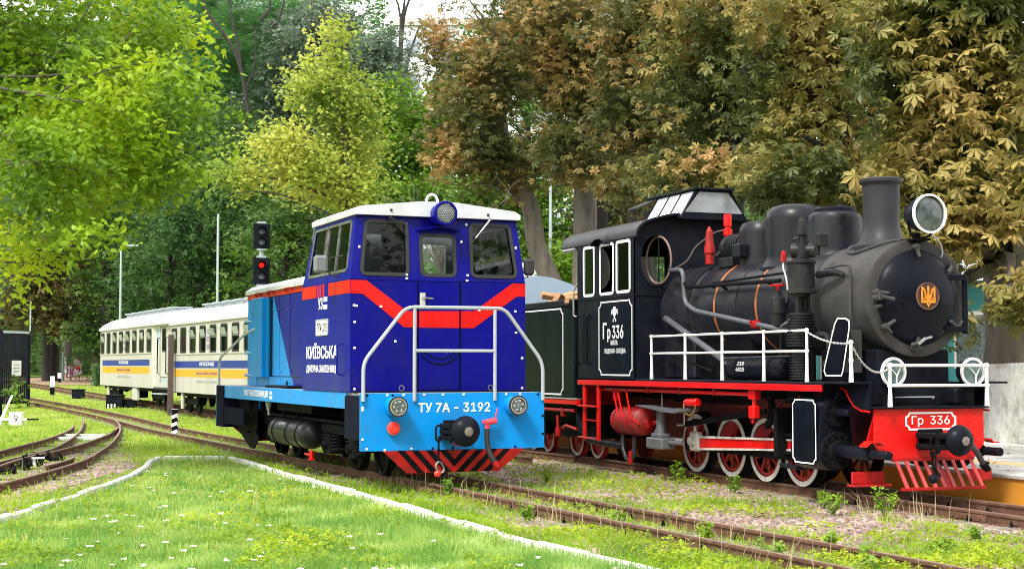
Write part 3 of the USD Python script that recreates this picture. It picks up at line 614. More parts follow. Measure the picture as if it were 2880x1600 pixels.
# lettering on the cab side
for s in (-1,):
    X = -1.2505; O = lambda y, z: (X, y, z)
    text('emblem_lettering', D, white, 'УЗ', O(2.05, 2.395), -EY, EZ, .22, .17, .003, True)
    obj('emblem_bars', left(unary_union([sg.box(1.70, 2.415, 1.88, 2.48), sg.box(1.70, 2.31, 1.90, 2.375), ]), X, .003), white, D, smooth=False)
    np_ = obj('number_plate', left(rrect(1.65, 2.26, 1.955, 2.165, .03), X, .006), white, D)
    obj('border', left(border(rrect(1.64, 2.27, 1.945, 2.175, .03), .016), X, .010), grey, np_)
    text('lettering', np_, blackm, 'ТУ7А-3192', O(1.955, 2.06), -EY, EZ, .52, .12, .009)
    text('name_lettering', D, white, 'КИЇВСЬКА', O(1.98, 1.735), -EY, EZ, 1.62, .225, .003, True)
    text('name_lettering', D, white, 'ДИТЯЧА ЗАЛІЗНИЦЯ', O(1.98, 1.475), -EY, EZ, 1.62, .12, .003, True)
text('name_lettering', D, white, 'УКРЗАЛІЗНИЦЯ', (-1.2365, 6.1, 1.065), -EY, EZ, 1.75, .125, .003, True)
obj('emblem_bars', left(unary_union([sg.box(4.95, 1.07, 5.10, 1.12), sg.box(4.93, 1.0, 5.10, 1.05)]), -1.2365, .003), white, D, smooth=False)
# --- bonnet
obj('bonnet', bb(-.93, .93, 3.03, 7.98, 1.175, 2.70, .02), blue, D)
rb = [(-.99, 2.765), (-.99, 2.83), (-.86, 2.915), (.86, 2.915), (.99, 2.83), (.99, 2.765)]
obj('bonnet_roof', plate(rb, 5.02, (0, 8.02, 0), EX, EZ), roofwhite, D, smooth=20)
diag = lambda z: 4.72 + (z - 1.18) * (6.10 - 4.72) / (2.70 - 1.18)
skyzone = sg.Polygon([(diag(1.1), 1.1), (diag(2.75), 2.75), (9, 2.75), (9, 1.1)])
for s in (-1, 1):
    F = left if s < 0 else right
    obj('red_band', bb(s * .925, s * .955, 3.05, 8.0, 2.675, 2.764), red, D, smooth=False)
    obj('roof_bracket', join(*[tube([(s * .95, y, 2.70), (s * .985, y, 2.765), (s * .985, y - .35, 2.765), (s * .95, y - .35, 2.70)], .012, 5) for y in (4.0, 5.2, 6.4, 7.3)]), red_old, D)
    for a, b, z0 in ((3.08, 3.98, 1.36), (4.04, 4.92, 1.36), (4.96, 5.62, 1.36), (5.66, 6.10, 1.36)):
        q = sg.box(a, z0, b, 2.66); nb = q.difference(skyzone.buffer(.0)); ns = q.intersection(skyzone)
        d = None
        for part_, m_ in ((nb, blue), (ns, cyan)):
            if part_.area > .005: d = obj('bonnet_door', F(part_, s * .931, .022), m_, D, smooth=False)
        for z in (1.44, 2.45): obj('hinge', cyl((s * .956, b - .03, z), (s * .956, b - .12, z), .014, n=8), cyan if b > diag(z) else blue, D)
    low = sg.box(3.05, 1.18, 6.42, 1.345)
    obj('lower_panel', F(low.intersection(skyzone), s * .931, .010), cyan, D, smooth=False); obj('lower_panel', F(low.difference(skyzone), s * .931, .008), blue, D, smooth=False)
    obj('radiator_side', F(sg.box(7.27, 1.18, 7.985, 2.672), s * .931, .018), cyan, D, smooth=False)
    obj('radiator_side', F(sg.box(6.45, 1.18, 7.25, 1.32), s * .931, .012), cyan, D, smooth=False)
    sh = obj('radiator_shutter', bb(s * .935, s * 1.06, 6.46, 7.25, 1.33, 2.672, .012), cyan, D)
    obj('shadow_gap', F(sg.box(6.14, 1.36, 6.44, 2.66), s * .931, .004), navy, D, smooth=False)
    obj('post', bb(s * .935, s * .99, 6.36, 6.45, 1.33, 2.66, .01), cyan, D)
    for z in (2.3, 1.75, 1.36): obj('latch', join(tube([(s * .95, 8.02, z - .01), (s * .98, 7.9, z + .01), (s * .97, 7.55, z)], .014, 6), ring((s * .97, 8.02, z), (0, 1, 0), .012, .03, .02, 12), cyl((s * .955, 7.3, z), (s * 1.0, 7.3, z), .026, n=8)), mat('pale_blue_latch', (.25, .5, .65), .4), D)
    obj('step', bb(s * .96, s * 1.2, 4.1, 5.6, 1.178, 1.215, .008), blackm, D)
    obj('ring_bolt', mv(ring((0, 0, 0), (-1, 0, 0), .02, .034, .012, 14), (s * .945, 5.15, 1.25)), navy, D)
obj('rear_panel', bb(-.93, .93, 7.985, 8.0, 1.18, 2.67), cyan, D, smooth=False)
obj('roof_hook', join(tube([(-.3, 5.7, 2.9), (-.3, 5.7, 2.99), (-.22, 5.6, 3.04), (-.15, 5.6, 2.97), (-.12, 5.6, 2.9)], .014, 6), tube([(-.05, 5.5, 2.9), (-.02, 5.5, 3.03)], .013, 6)), white, D)
# --- running gear
def wheelset(par, y, r=.36, half=.44, m=blackm):
    for s in (-1, 1):
        obj('wheel', lathe([(0, .11), (.07, .10), (.09, .05), (r * .78, .05), (r * .84, .10), (r, .10), (r, 0.015), (r + .02, .01), (r + .02, -.02), (0, -.02)], (s * half - s * .06, y, r), (s, 0, 0), 36), m, par)
for yb in (2.25, 6.95):
    for dy in (-.62, .62):
        wheelset(D, yb + dy)
        for s in (-1, 1):
            ab = obj('axle_box', join(bb(s * .70, s * .92, yb + dy - .14, yb + dy + .14, .25, .53, .03), cyl((s * .92, yb + dy, .38), (s * .98, yb + dy, .38), .075, .06, n=16), cyl((s * .98, yb + dy, .38), (s * 1.05, yb + dy, .38), .02, .012, n=8)), blackm, D)
            for dd in (-.26, .26):
                hx = [(s * .84 + .065 * math.cos(t), yb + dy + dd + .065 * math.sin(t), .30 + .24 * t / (2 * PI * 5)) for t in np.linspace(0, 2 * PI * 5, 60)]
                obj('coil_spring', tube(hx, .013, 5), black, D)
    for s in (-1, 1): obj('bogie_frame', bb(s * .74, s * .88, yb - 1.1, yb + 1.1, .54, .68, .02), blackm, D)
    obj('bolster', bb(-.7, .7, yb - .3, yb + .3, .3, .7), blackm, D, smooth=False)
tk = obj('air_tank', lathe([(0, 0), (.09, .02), (.165, .07), (.205, .16), (.21, .22), (.21, 2.1), (.205, 2.16), (.165, 2.25), (.09, 2.30), (0, 2.32)], (-.96, 3.35, .49), (0, 1, 0), 36), mat('tank_black', (.008, .0085, .010), .33, var=.3, coat=.05, spec=.15, dirt=(.045, .05, .04), dirt_amt=.4), D)
for y in (3.75, 4.35, 5.2): obj('strap', ring((-.96, y, .49), (0, 1, 0), .21, .219, .045), blackm, tk)
for y in (4.37, 5.22): obj('hanger', bb(-.985, -.95, y, y + .03, .68, .86), blackm, tk, smooth=False)
text('lettering', tk, grey, 'КЗ 8 40', (-1.12, 4.75, .63), -EY, np.array([.72, 0, .69]), .32, .06, .003)
obj('air_tank', lathe([(0, 0), (.09, .02), (.165, .07), (.205, .16), (.21, 2.1), (.165, 2.25), (0, 2.32)], (.96, 3.35, .49), (0, 1, 0), 28), blackm, D)
obj('equipment_box', bb(-1.0, -.6, 3.45, 5.6, .81, .94, .01), blackm, D)
obj('red_cock', join(cyl((-1.0, 3.42, .14), (-1.0, 3.42, .27), .032, n=8), cyl((-1.0, 3.45, .20), (-1.0, 3.78, .205), .017, n=6), bb(-1.04, -.96, 3.37, 3.47, .13, .15)), red, D)
for y in (7.3, 5.95, 1.35): obj('drain_valve', join(cyl((-1.05, y, .95), (-1.05, y, .80), .06, .03, n=10), cyl((-1.05, y, .80), (-1.05, y - .03, .72), .02, n=6)), grey if y == 5.95 else blackm, D)
# ------------------------------------------------------------------ the black steam locomotive
red_dark = mat('dark_frame_red', (.10, .004, .004), .6, var=.3, dirt=(.02, .008, .006), dirt_amt=.7)
wheel_red = mat('wheel_red', (.26, .006, .006), .5, var=.3, dirt=(.05, .012, .01), dirt_amt=.7, dirt_scale=5)
SL = thing('steam_locomotive', 'black steam locomotive with red front beam, white railings and a gold emblem', 'locomotive', (10.81, 14.83, RAIL), 0)
D = SL
def lathey(prof, x, y, z, n=48): return lathe([(r, h) for r, h in prof], (x, y, z), (0, 1, 0), n)     # heights run away from us
BZ, BR = 2.32, .675
# --- running boards, front platform, beam
obj('running_board', join(bb(-1.10, -.52, .48, 5.56, 1.305, 1.335, .006), bb(.52, 1.10, .48, 5.56, 1.305, 1.335, .006)), black, D)
for s in (-1, 1):
    obj('valance', bb(s * 1.075, s * 1.10, .55, 7.70, 1.225, 1.303, .004), red, D, smooth=False)
    sk = [(.55, 1.335), (-.02, 1.335), (-.02, 1.035), (.12, 1.02), (.28, 1.07), (.38, 1.16), (.44, 1.24), (.55, 1.285)]
    F = left if s < 0 else right
    obj('front_skirt', F(sk, s * .80 if s < 0 else s * .80, .02), black, D, smooth=False)
    obj('skirt_edge', tube([(s * .825, .55, 1.27), (s * .825, .45, 1.235), (s * .825, .39, 1.155), (s * .825, .29, 1.06), (s * .825, .13, 1.01), (s * .825, -.02, 1.005)], .014, 6), red, D)
    obj('skirt_top', bb(s * .78, s * 1.10, -.02, .49, 1.318, 1.342, .004), black, D)
obj('front_platform', bb(-.80, .80, -.05, .62, 1.035, 1.062, .006), black, D)
obj('saddle_front', join(bb(-.50, .50, .28, 1.5, 1.06, 1.72, .02), bb(-.74, .74, .5, .53, 1.06, 1.32)), black, D, smooth=False)
beam = [(-.745, 1.03), (.755, 1.03), (.755, .62), (.62, .47), (-.615, .47), (-.745, .64)]
obj('front_beam', front(beam, .03, .035), red, D, smooth=False)
for x, z in [(-.70, 1.0), (-.62, .92), (-.72, .78), (-.71, .70), (-.55, .86), (-.45, .86), (.62, .92), (.70, .88), (.69, .66), (.56, 1.0), (-.60, .56), (-.45, .52), (.40, .52), (.58, .56)]:
    obj('rivet', lathe([(0, .007), (.011, .005), (.015, 0)], (x, -.005, z), (0, -1, 0), 8), red, D)
nb = obj('number_plate', front(border(notched(-.335, .365, .785, .995, .05), .022), -.005, .006), white, D, smooth=False)
text('lettering', nb, white, 'Гр  336', (.015, -.005, .888), EX, EZ, .52, .125, .006)
# cowcatcher
obj('cowcatcher_top', bb(-.52, .60, -.03, .03, .435, .475, .005), red_old, D, smooth=False)
obj('cowcatcher_bottom', bb(-.53, .60, -.23, -.17, .115, .15, .005), red_old, D, smooth=False)
for k in range(9):
    x = -.475 + k * .128
    if k == 4: obj('cowcatcher_plate', hull([(x - .05, -.015, .44), (x + .05, -.015, .44), (x - .05, -.02, .44), (x + .05, -.02, .44), (x + .05, -.2, .15), (x + .16, -.2, .15), (x + .05, -.19, .15), (x + .16, -.19, .15)]), red_old, D, smooth=False)
    dx = .02
    obj('cowcatcher_bar', hull([(x - .022, -.03, .44), (x + .022, -.03, .44), (x - .022, -.015, .44), (x + .022, -.015, .44), (x + dx - .022, -.22, .14), (x + dx + .022, -.22, .14), (x + dx - .022, -.20, .14), (x + dx + .022, -.20, .14)]), red_pink, D, smooth=False)
obj('footstep', join(bb(-.98, -.55, .10, .14, .18, .32, .01), bb(-1.02, -.52, .0, .16, .155, .18, .006)), red_old, D, smooth=False)
obj('footstep', join(bb(.62, .95, .10, .14, .18, .32, .01)), red_old, D, smooth=False)
for s, x, y1 in ((-1, -.86, -.45), (1, .82, -.22)):
    rd = obj('tail_rod', join(cyl((x, .62, .53), (x, y1 + .35, .53), .075, n=20), cyl((x, y1 + .36, .53), (x, y1, .53), .05, n=20, b=.006)), black, D)
    obj('foot_plate', plate([(-.16, 0), (-.09, .055), (.05, .055), (.10, .01), (.17, .01), (.17, .0), (.09, -.0), (.04, .04), (-.08, .04), (-.15, -.012)], .14, (x + .04, y1 + .42, .62), EX, EZ), red, rd, smooth=False)
    if s < 0: obj('strut', hull([(x + .08, .1, .66), (x + .16, .1, .66), (x + .08, .12, .66), (x + .16, .12, .66), (x + .16, .04, 1.03), (x + .26, .04, 1.03), (x + .16, .06, 1.03), (x + .26, .06, 1.03)]), red, D, smooth=False)
# coupler
cp = obj('coupler', join(bb(-.17, .17, -.03, -.005, .56, .80, .01), bb(-.22, .12, -.46, -.03, .70, .76, .01), bb(-.22, .12, -.46, -.03, .58, .64, .01), bb(-.1, .1, -.5, -.03, .60, .74), cyl((-.19, -.42, .54), (-.19, -.42, .80), .022, n=10)), blackm, D)
obj('buffer_head', lathe([(0, .10), (.06, .092), (.11, .072), (.15, .035), (.172, -.005), (.178, -.03), (.172, -.05), (.12, -.10), (.08, -.2), (0, -.2)], (.055, -.50, .685), (0, -1, 0), 48), black, cp)
obj('worn_patch', lathe([(0, .1035), (.03, .101), (.055, .0945)], (.055, -.50, .685), (0, -1, 0), 7), mat('worn_steel', (.22, .2, .18)), cp, smooth=False)
ch = obj('coupling_chain', join(link((-.24, -.40, .62), .11, .045, .013, .2), link((-.235, -.40, .46), .10, .045, .013, 1.3)), blackm, D)
obj('weight', join(ball((-.25, -.40, .26), .055), tube([(-.22, -.40, .40), (-.20, -.4, .30), (-.23, -.4, .25)], .016, 6), tube([(-.25, -.40, .40), (-.15, -.4, .29), (-.2, -.4, .24)], .013, 6)), black, ch)
hs = obj('brake_hose', tube([(.40, -.06, .69), (.42, -.14, .66), (.50, -.2, .54), (.56, -.22, .42), (.60, -.22, .37)], .034, 10, fil=.05), rubber, D)
obj('coupling', join(cyl((.57, -.22, .40), (.64, -.22, .33), .05, .04, n=10), cyl((.62, -.22, .40), (.66, -.2, .41), .02, n=6)), blackm, hs)
obj('valve', join(cyl((.38, -.05, .70), (.47, -.05, .735), .035, n=10)), red_old, hs)
# --- smokebox, boiler
obj('smokebox', lathey([(.60, .22), (BR, .24), (BR, 1.45), (BR - .02, 1.47), (.1, 1.47)], 0, 0, BZ, 72), smokem, D)
obj('smokebox_ring', lathey([(.52, .215), (.56, .20), (.655, .20), (.69, .22), (.69, .27), (BR, .28)], 0, 0, BZ, 72), smokem, D)
door = obj('smokebox_door', lathey([(0, .0), (.15, .008), (.30, .035), (.43, .085), (.52, .145), (.56, .19), (.565, .215), (0, .22)], 0, 0, BZ, 72), black, D)
for a in (95, 40, 175, 262, 325, 215):
    c, s = math.cos(math.radians(a)), math.sin(math.radians(a)); px, pz = .60 * c, BZ + .60 * s; qx, qz = .47 * c, BZ + .47 * s
    obj('clamp', join(cyl((px, .20, pz), (px, .12, pz), .032, n=10), cyl((px, .13, pz), (px, .09, pz), .045, .03, n=8), tube([(px * 1.03, .14, BZ + (pz - BZ) * 1.03), (qx, .085, qz)], [.032, .02], 8), tube([(px, .10, pz), (px - .09 * s, .07, pz + .09 * c)], .012, 6)), smokem, door)
obj('hinge', join(cyl((.62, .13, 1.90), (.62, .13, 2.58), .035, n=12), bb(.33, .62, .08, .13, 2.53, 2.60, .01), bb(.33, .62, .08, .13, 1.92, 1.99, .01)), black, door)
obj('handle', tube([(-.33, .10, 2.38), (-.35, .02, 2.38), (-.35, .02, 2.26), (-.33, .10, 2.26)], .012, 6), black, door)
obj('latch', join(cyl((-.60, .18, 2.31), (-.58, .08, 2.32), .045, n=10), tube([(-.58, .06, 2.32), (-.44, .02, 2.29)], .022, 8), tube([(-.55, .12, 2.22), (-.64, .1, 2.2)], .02, 8)), smokem, door)
obj('lower_handle', tube([(-.13, .12, 1.77), (-.11, .03, 1.78), (-.04, .0, 1.84), (.05, .0, 1.86)], [.03, .022, .018, .014], 8), steel, door)
em = obj('emblem_disc', lathey([(0, -.012), (.150, -.002), (.158, .004), (.158, .03)], 0, 0, 2.33, 40), mat('emblem_brown', (.05, .022, .018), .45), door)
obj('emblem_ring', ring((0, .000, 2.33), (0, -1, 0), .150, .157, .010, 40), mat('emblem_ring', (.22, .10, .07), .4), em)
L_ = sg.LineString
tr = unary_union([L_([(-.085, .105), (-.085, -.062), (.085, -.062), (.085, .105)]).buffer(.011, cap_style=2, join_style=2),
    L_([(-.085, .105), (-.050, .072), (-.040, .02), (-.028, -.012), (.0, -.045)]).buffer(.010), L_([(.085, .105), (.050, .072), (.040, .02), (.028, -.012), (0, -.045)]).buffer(.010),
    sg.Polygon([(0, .132), (.016, .095), (.010, .05), (.022, .0), (.0, -.03), (-.022, .0), (-.010, .05), (-.016, .095)]),
    sg.Point(-.04, -.03).buffer(.024).difference(sg.Point(-.04, -.03).buffer(.010)), sg.Point(.04, -.03).buffer(.024).difference(sg.Point(.04, -.03).buffer(.010)),
    sg.Polygon([(-.036, -.062), (0, -.125), (.036, -.062)]).difference(sg.Polygon([(-.014, -.070), (0, -.098), (.014, -.070)]))])
obj('trident', front(affinity.translate(tr, 0, 2.325), -.011, .008), gold, em, smooth=False)
obj('boiler', lathey([(.3, 1.46), (.655, 1.46), (.66, 1.5), (.66, 4.62), (.675, 4.64), (.675, 5.57), (.2, 5.57)], 0, 0, BZ, 72), boilerm, D)
obj('firebox', bb(-.62, .62, 4.62, 5.56, 1.335, 2.3, .03), boilerm, D)
obj('ash_pan', bb(-.5, .5, 3.2, 5.5, 1.0, 1.9), blackm, D, smooth=False)
for y, m_ in ((3.94, orange), (2.80, orange)): obj('boiler_band', lathey([(.662, y - .022), (.667, y - .02), (.667, y + .02), (.662, y + .022)], 0, 0, BZ, 72), m_, D)
for y in (1.50, 2.2, 3.35, 4.66): obj('boiler_seam', lathey([(.662, y - .016), (.669, y - .012), (.669, y + .012), (.662, y + .016)] if y != 4.66 else [(.676, 4.7), (.684, 4.7), (.684, 4.74), (.676, 4.74)], 0, 0, BZ, 72), boilerm, D)
# --- chimney, domes, headlamp
def saddle_dome(prof, y, r_flange): return lathe([(r, h) for r, h in prof], (0, y, 0), (0, 0, 1), 48)
obj('chimney', join(lathe([(.18, 3.72), (.18, 3.80), (.235, 3.80), (.262, 3.785), (.262, 3.75), (.235, 3.725), (.222, 3.71), (.216, 3.30), (.225, 3.18), (.26, 3.06), (.33, 2.98), (.335, 2.93), (.30, 2.8)], (0, .90, 0), (0, 0, 1), 56)), mat('chimney_black', (.022, .023, .031), .5, spec=.2, var=.25, dirt=(.05, .047, .047), dirt_amt=.5), D)
cf = []
for a in np.linspace(0, 2 * PI, 40, endpoint=False):
    x, y = .40 * math.cos(a), .40 * math.sin(a) * 1.0; cf.append((x, .90 + y, BZ + math.sqrt(BR ** 2 - x * x) + .018))
obj('chimney_flange', tube(cf, .022, 6, closed=True), smokem, D)
obj('sand_dome', lathe([(0, 3.52), (.10, 3.515), (.12, 3.50), (.26, 3.49), (.325, 3.45), (.352, 3.38), (.357, 3.0), (.38, 2.93), (.41, 2.86), (.41, 2.7)], (0, 1.92, 0), (0, 0, 1), 48), boilerm, D)
obj('sand_dome_lid', join(lathe([(0, 3.55), (.24, 3.545), (.265, 3.52), (.265, 3.49)], (0, 1.92, 0), (0, 0, 1), 32), bb(.05, .14, 1.86, 1.98, 3.54, 3.58, .01)), black, D)
obj('steam_dome', lathe([(0, 3.675), (.21, 3.67), (.31, 3.64), (.378, 3.57), (.402, 3.46), (.405, 2.98), (.43, 2.90), (.48, 2.83), (.48, 2.7)], (0, 2.88, 0), (0, 0, 1), 56), boilerm, D)
obj('rear_dome', lathe([(0, 3.53), (.18, 3.525), (.255, 3.50), (.295, 3.44), (.31, 3.36), (.31, 2.95), (.34, 2.86), (.34, 2.7)], (0, 3.78, 0), (0, 0, 1), 48), boilerm, D)
hl = obj('headlamp', lathe([(0, -.30), (.10, -.29), (.16, -.24), (.20, -.12), (.215, -.03), (.222, .0), (.222, .03), (.20, .04)], (.0, -.02, 3.285), (0, -1, 0), 48), black, D)
obj('rim', ring((.0, -.045, 3.285), (0, -1, 0), .206, .230, .03, 48), white, hl)
obj('lens', lathe([(0, .045), (.1, .035), (.198, .01)], (0, -.035, 3.285), (0, -1, 0), 40), mat('headlamp_lens', (.035, .045, .05), .15, var=.9, scale=9, coat=.5, dirt=(.16, .20, .19), dirt_amt=.55, dirt_scale=5), hl)
obj('bracket', join(tube([(-.19, .10, 3.20), (-.13, .12, 3.05), (0, .12, 3.0), (.13, .12, 3.05), (.19, .10, 3.20)], .014, 6), bb(-.12, .12, .08, .36, 2.985, 3.01), cyl((0, .2, 2.95), (0, .2, 3.08), .05, n=10)), blackm, hl)
obj('cable', tube([(.15, .12, 3.06), (.26, .16, 3.02), (.34, .18, 2.93), (.36, .19, 2.85), (.34, .2, 2.80)], .011, 6, fil=.05), grey, hl)
# --- safety valves, whistle, generator behind the rear dome
sv = obj('safety_valve', lathe([(0, 3.50), (.02, 3.5), (.028, 3.46), (.05, 3.43), (.06, 3.26), (.075, 3.20), (.08, 3.12), (.06, 3.10), (.06, 2.96)], (-.36, 4.62, .02), (0, 0, 1), 20), red_old, D)
wh = obj('whistle', lathe([(0, 3.70), (.055, 3.70), (.06, 3.66), (.06, 3.53), (.04, 3.52), (.04, 3.50), (.065, 3.48), (.065, 3.40), (.045, 3.38), (.045, 2.98)], (-.10, 4.55, .0), (0, 0, 1), 20), red, D)
obj('pull_wire', tube([(-.12, 4.60, 3.48), (-.22, 4.75, 3.45), (-.40, 5.0, 3.25), (-.46, 5.1, 3.05), (-.58, 5.3, 2.95)], .011, 5, fil=.1), mat('brown_wire', (.12, .09, .08)), wh)
gen = [(0, 0)]; gen = [(0, .0), (.05, .0), (.08, .03), (.13, .06), (.165, .12), (.17, .2)]
for k in range(6): gen += [(.19, .205 + k * .045), (.19, .225 + k * .045), (.165, .23 + k * .045), (.165, .245 + k * .045)]
obj('generator', join(lathe(gen + [(.15, .5), (0, .5)], (-.22, 4.48, 3.20), (.25, -1, 0), 32), cyl((-.26, 4.5, 3.12), (-.34, 4.5, 3.08), .045, .02, n=10), bb(-.35, -.05, 4.0, 4.4, 2.9, 3.05, .02), cyl((-.10, 4.1, 3.36), (-.10, 4.1, 3.46), .04, n=8)), boilerm, D)
obj('small_box', bb(-.44, -.30, 3.62, 3.84, 3.02, 3.20, .012), boilerm, D)
# --- air pump on the left side
pm = obj('air_pump', join(lathe([(0, 2.84), (.10, 2.83), (.165, 2.80), (.185, 2.79), (.185, 2.765), (.168, 2.76), (.168, 2.45), (.185, 2.44), (.185, 2.40), (.12, 2.39), (.10, 2.36), (0, 2.36)], (-.93, 1.24, 0), (0, 0, 1), 32), cyl((-.86, 1.28, 2.1), (-.86, 1.28, 2.42), .05, n=10), cyl((-1.0, 1.2, 2.1), (-1.0, 1.2, 2.42), .03, n=8), cyl((-.93, 1.24, 2.1), (-.93, 1.24, 2.42), .022, n=8)), mat('pump_black', (.012, .0125, .015), .42, spec=.2, var=.4, scale=6, dirt=(.05, .045, .04), dirt_amt=.5, dirt_scale=5), D)
fins = []
for k in range(12): fins.append(lathe([(0, 0), (.175, 0), (.175, .014), (.14, .015), (.14, .034), (0, .034)], (-.93, 1.24, 1.76 + k * .034), (0, 0, 1), 28))
for k in range(11): fins.append(lathe([(0, 0), (.145, 0), (.145, .014), (.115, .015), (.115, .034), (0, .034)], (-.93, 1.24, 1.36 + k * .034), (0, 0, 1), 28))
for k, q in enumerate(fins): obj('cooling_fin', q, boilerm, pm, smooth=False)
obj('valve_gear', join(cyl((-.93, 1.20, 2.83), (-.93, 1.20, 3.0), .075, n=14), cyl((-1.02, 1.30, 2.92), (-.80, 1.12, 2.92), .085, n=16), cyl((-.93, 1.20, 3.0), (-.93, 1.20, 3.1), .03, n=8), cyl((-.93, 1.20, 3.10), (-.93, 1.20, 3.30), .058, .05, n=14, b=.012), cyl((-.93, 1.2, 3.3), (-.93, 1.2, 3.34), .03, n=8), bb(-.82, -.68, 1.0, 1.08, 2.96, 3.12, .01), cyl((-1.0, 1.28, 3.06), (-.93, 1.22, 3.08), .018, n=6), cyl((-.80, 1.1, 2.86), (-.80, 1.1, 3.02), .05, n=10)), looks['pump_black'], pm)
obj('drip_valve', join(cyl((-1.0, 1.52, 2.80), (-1.0, 1.52, 2.90), .035, n=8), cyl((-1.0, 1.52, 2.9), (-1.0, 1.52, 2.94), .03, .02, n=8)), red_old, pm)
obj('pump_pipe', tube([(-1.0, 1.52, 2.80), (-1.02, 1.5, 2.72), (-1.08, 1.36, 2.66), (-1.10, 1.28, 2.55), (-1.10, 1.26, 2.42)], .012, 6, fil=.05), grey, pm)
obj('steam_pipe', tube([(-.78, 1.1, 2.62), (-.74, .95, 2.64), (-.72, .80, 2.64), (-.66, .72, 2.60)], [.045, .045, .045, .03], 10, fil=.08), boilerm, pm)
obj('exhaust_pipe', tube([(-.80, 1.14, 1.9), (-.72, .98, 1.9), (-.72, .93, 1.62), (-.78, 1.0, 1.52)], .04, 10, fil=.08), boilerm, D)
obj('smokebox_handrail', tube([(-.66, 1.12, 2.70), (-.70, .70, 2.72), (-.70, .52, 2.70), (-.72, .50, 2.3), (-.72, .50, 1.95)], .016, 8, fil=.06), smokem, D)
lb = obj('lubricator', lathe([(0, 2.46), (.03, 2.45), (.04, 2.40), (.085, 2.37), (.095, 2.30), (.095, 2.18), (.08, 2.16), (.08, 2.08), (.06, 2.02), (0, 2.0)], (-.92, 1.80, 0), (0, 0, 1), 20), looks['pump_black'], D)
obj('handwheel', join(ring((-.92, 1.80, 2.52), (0, 0, 1), .055, .10, .016, 20), bb(-1.0, -.84, 1.79, 1.81, 2.524, 2.534), cyl((-.92, 1.80, 2.44), (-.92, 1.80, 2.54), .012, n=6)), red, lb)
obj('drain', tube([(-.92, 1.72, 2.02), (-.94, 1.55, 2.06), (-.96, 1.4, 2.12)], .018, 6), steel, lb)
# --- pipes and rods on the left of the boiler
obj('feed_pipe', tube([(-.70, 5.2, 2.92), (-.74, 4.72, 2.90), (-.74, 4.66, 2.42), (-.74, 4.35, 2.30), (-.80, 2.6, 2.07), (-.86, 1.7, 1.96)], .032, 10, fil=.12), mat('pipe_grey', (.075, .08, .095), .4, var=.25), D)
vl = obj('red_valve', join(ring((-.80, 2.55, 2.06), (0, -1, .15), .03, .06, .03, 14), cyl((-.80, 2.5, 2.06), (-.80, 2.62, 2.06), .05, n=10), cyl((-.82, 2.55, 2.06), (-.9, 2.55, 2.10), .018, n=6)), red_old, D)
obj('reach_rod', tube([(-.66, 5.3, 2.95), (-.72, 4.86, 2.84), (-.74, 4.6, 2.64), (-.76, 2.0, 2.60)], .028, 8, fil=.1), blackm, D)
obj('boiler_handrail', tube([(-.68, 3.9, 2.60), (-.72, 3.88, 2.66), (-.74, 1.6, 2.70)], .018, 8), blackm, D)
for y in (3.6, 2.4): obj('rail_stand', cyl((-.64, y, 2.56), (-.75, y, 2.63), .02, n=8), blackm, D)
obj('sand_pipe', tube([(-.30, 1.9, 2.9), (-.6, 1.95, 2.6), (-.72, 2.0, 2.2), (-.74, 2.1, 1.34)], .022, 6, fil=.2), boilerm, D)
obj('brace_pipe', tube([(-.70, 5.35, 2.22), (-.90, 2.95, 1.50)], .045, 10), mat('pipe_grey', (.1, .1, .1)), D)
obj('brace_pipe', tube([(-.72, 5.3, 1.72), (-.88, 3.6, 1.45)], .02, 8), blackm, D)
at = obj('air_reservoir', lathe([(0, 0), (.10, .02), (.14, .08), (.14, 1.40), (.10, 1.46), (0, 1.48)], (-.90, 1.55, 1.49), (0, 1, 0), 28), navy, D)
for y in (1.85, 2.7): obj('strap', ring((-.90, y, 1.49), (0, 1, 0), .14, .148, .05), blackm, at)
text('lettering', at, white, '210', (-1.03, 2.55, 1.555), -EY, np.array([.35, 0, .94]), .17, .05, .003); text('lettering', at, white, '4815', (-1.043, 2.55, 1.48), -EY, EZ, .22, .05, .003)
obj('cable_bar', cyl((-.93, 1.5, 1.64), (-.93, 3.2, 1.62), .02, n=8), boilerm, D)
# slanted side shield with white edging
shq = sg.Polygon([(.80, 1.40), (.46, 1.40), (.42, 1.47), (.28, 1.97), (.29, 2.05), (.36, 2.08), (.53, 2.09), (.60, 2.02), (.82, 1.53), (.84, 1.46)])
sd = obj('side_shield', left(shq, -.86, .012), navy, D, smooth=False)
obj('white_edging', left(border(shq, .018), -.872, .005), white, sd, smooth=False)
obj('shield_stay', bb(-.86, -.6, .45, .7, 1.45, 1.95), smokem, sd, smooth=False)
# --- white railings
def railing(name, posts, zs, z0, r=.019, white=white):
    t = obj(name, join(*[tube([(x, y, z) for x, y in posts], r * .8, 8) for z in zs]), white, D)
    for x, y in posts:
        obj('post', join(lathe([(r * 1.35, z0), (r, zs[0]), (r * .95, zs[-1])], (x, y, 0), (0, 0, 1), 10), *[ball((x, y, z), r * 1.6, 1) for z in zs]), white, t)
    return t
railing('side_railing', [(-1.08, y) for y in (5.05, 4.0, 2.95, 1.88, .88)], (1.70, 1.945), 1.335)
railing('side_railing', [(1.08, y) for y in (5.05, 4.0, 2.95, 2.2, 1.5)], (1.70, 1.945), 1.335)
obj('short_post', join(lathe([(.028, 1.34), (.020, 1.56), (.026, 1.57), (.026, 1.60), (.018, 1.61), (.016, 1.79)], (-1.06, -.02, 0), (0, 0, 1), 12), ball((-1.06, -.02, 1.79), .03, 1)), white, D)
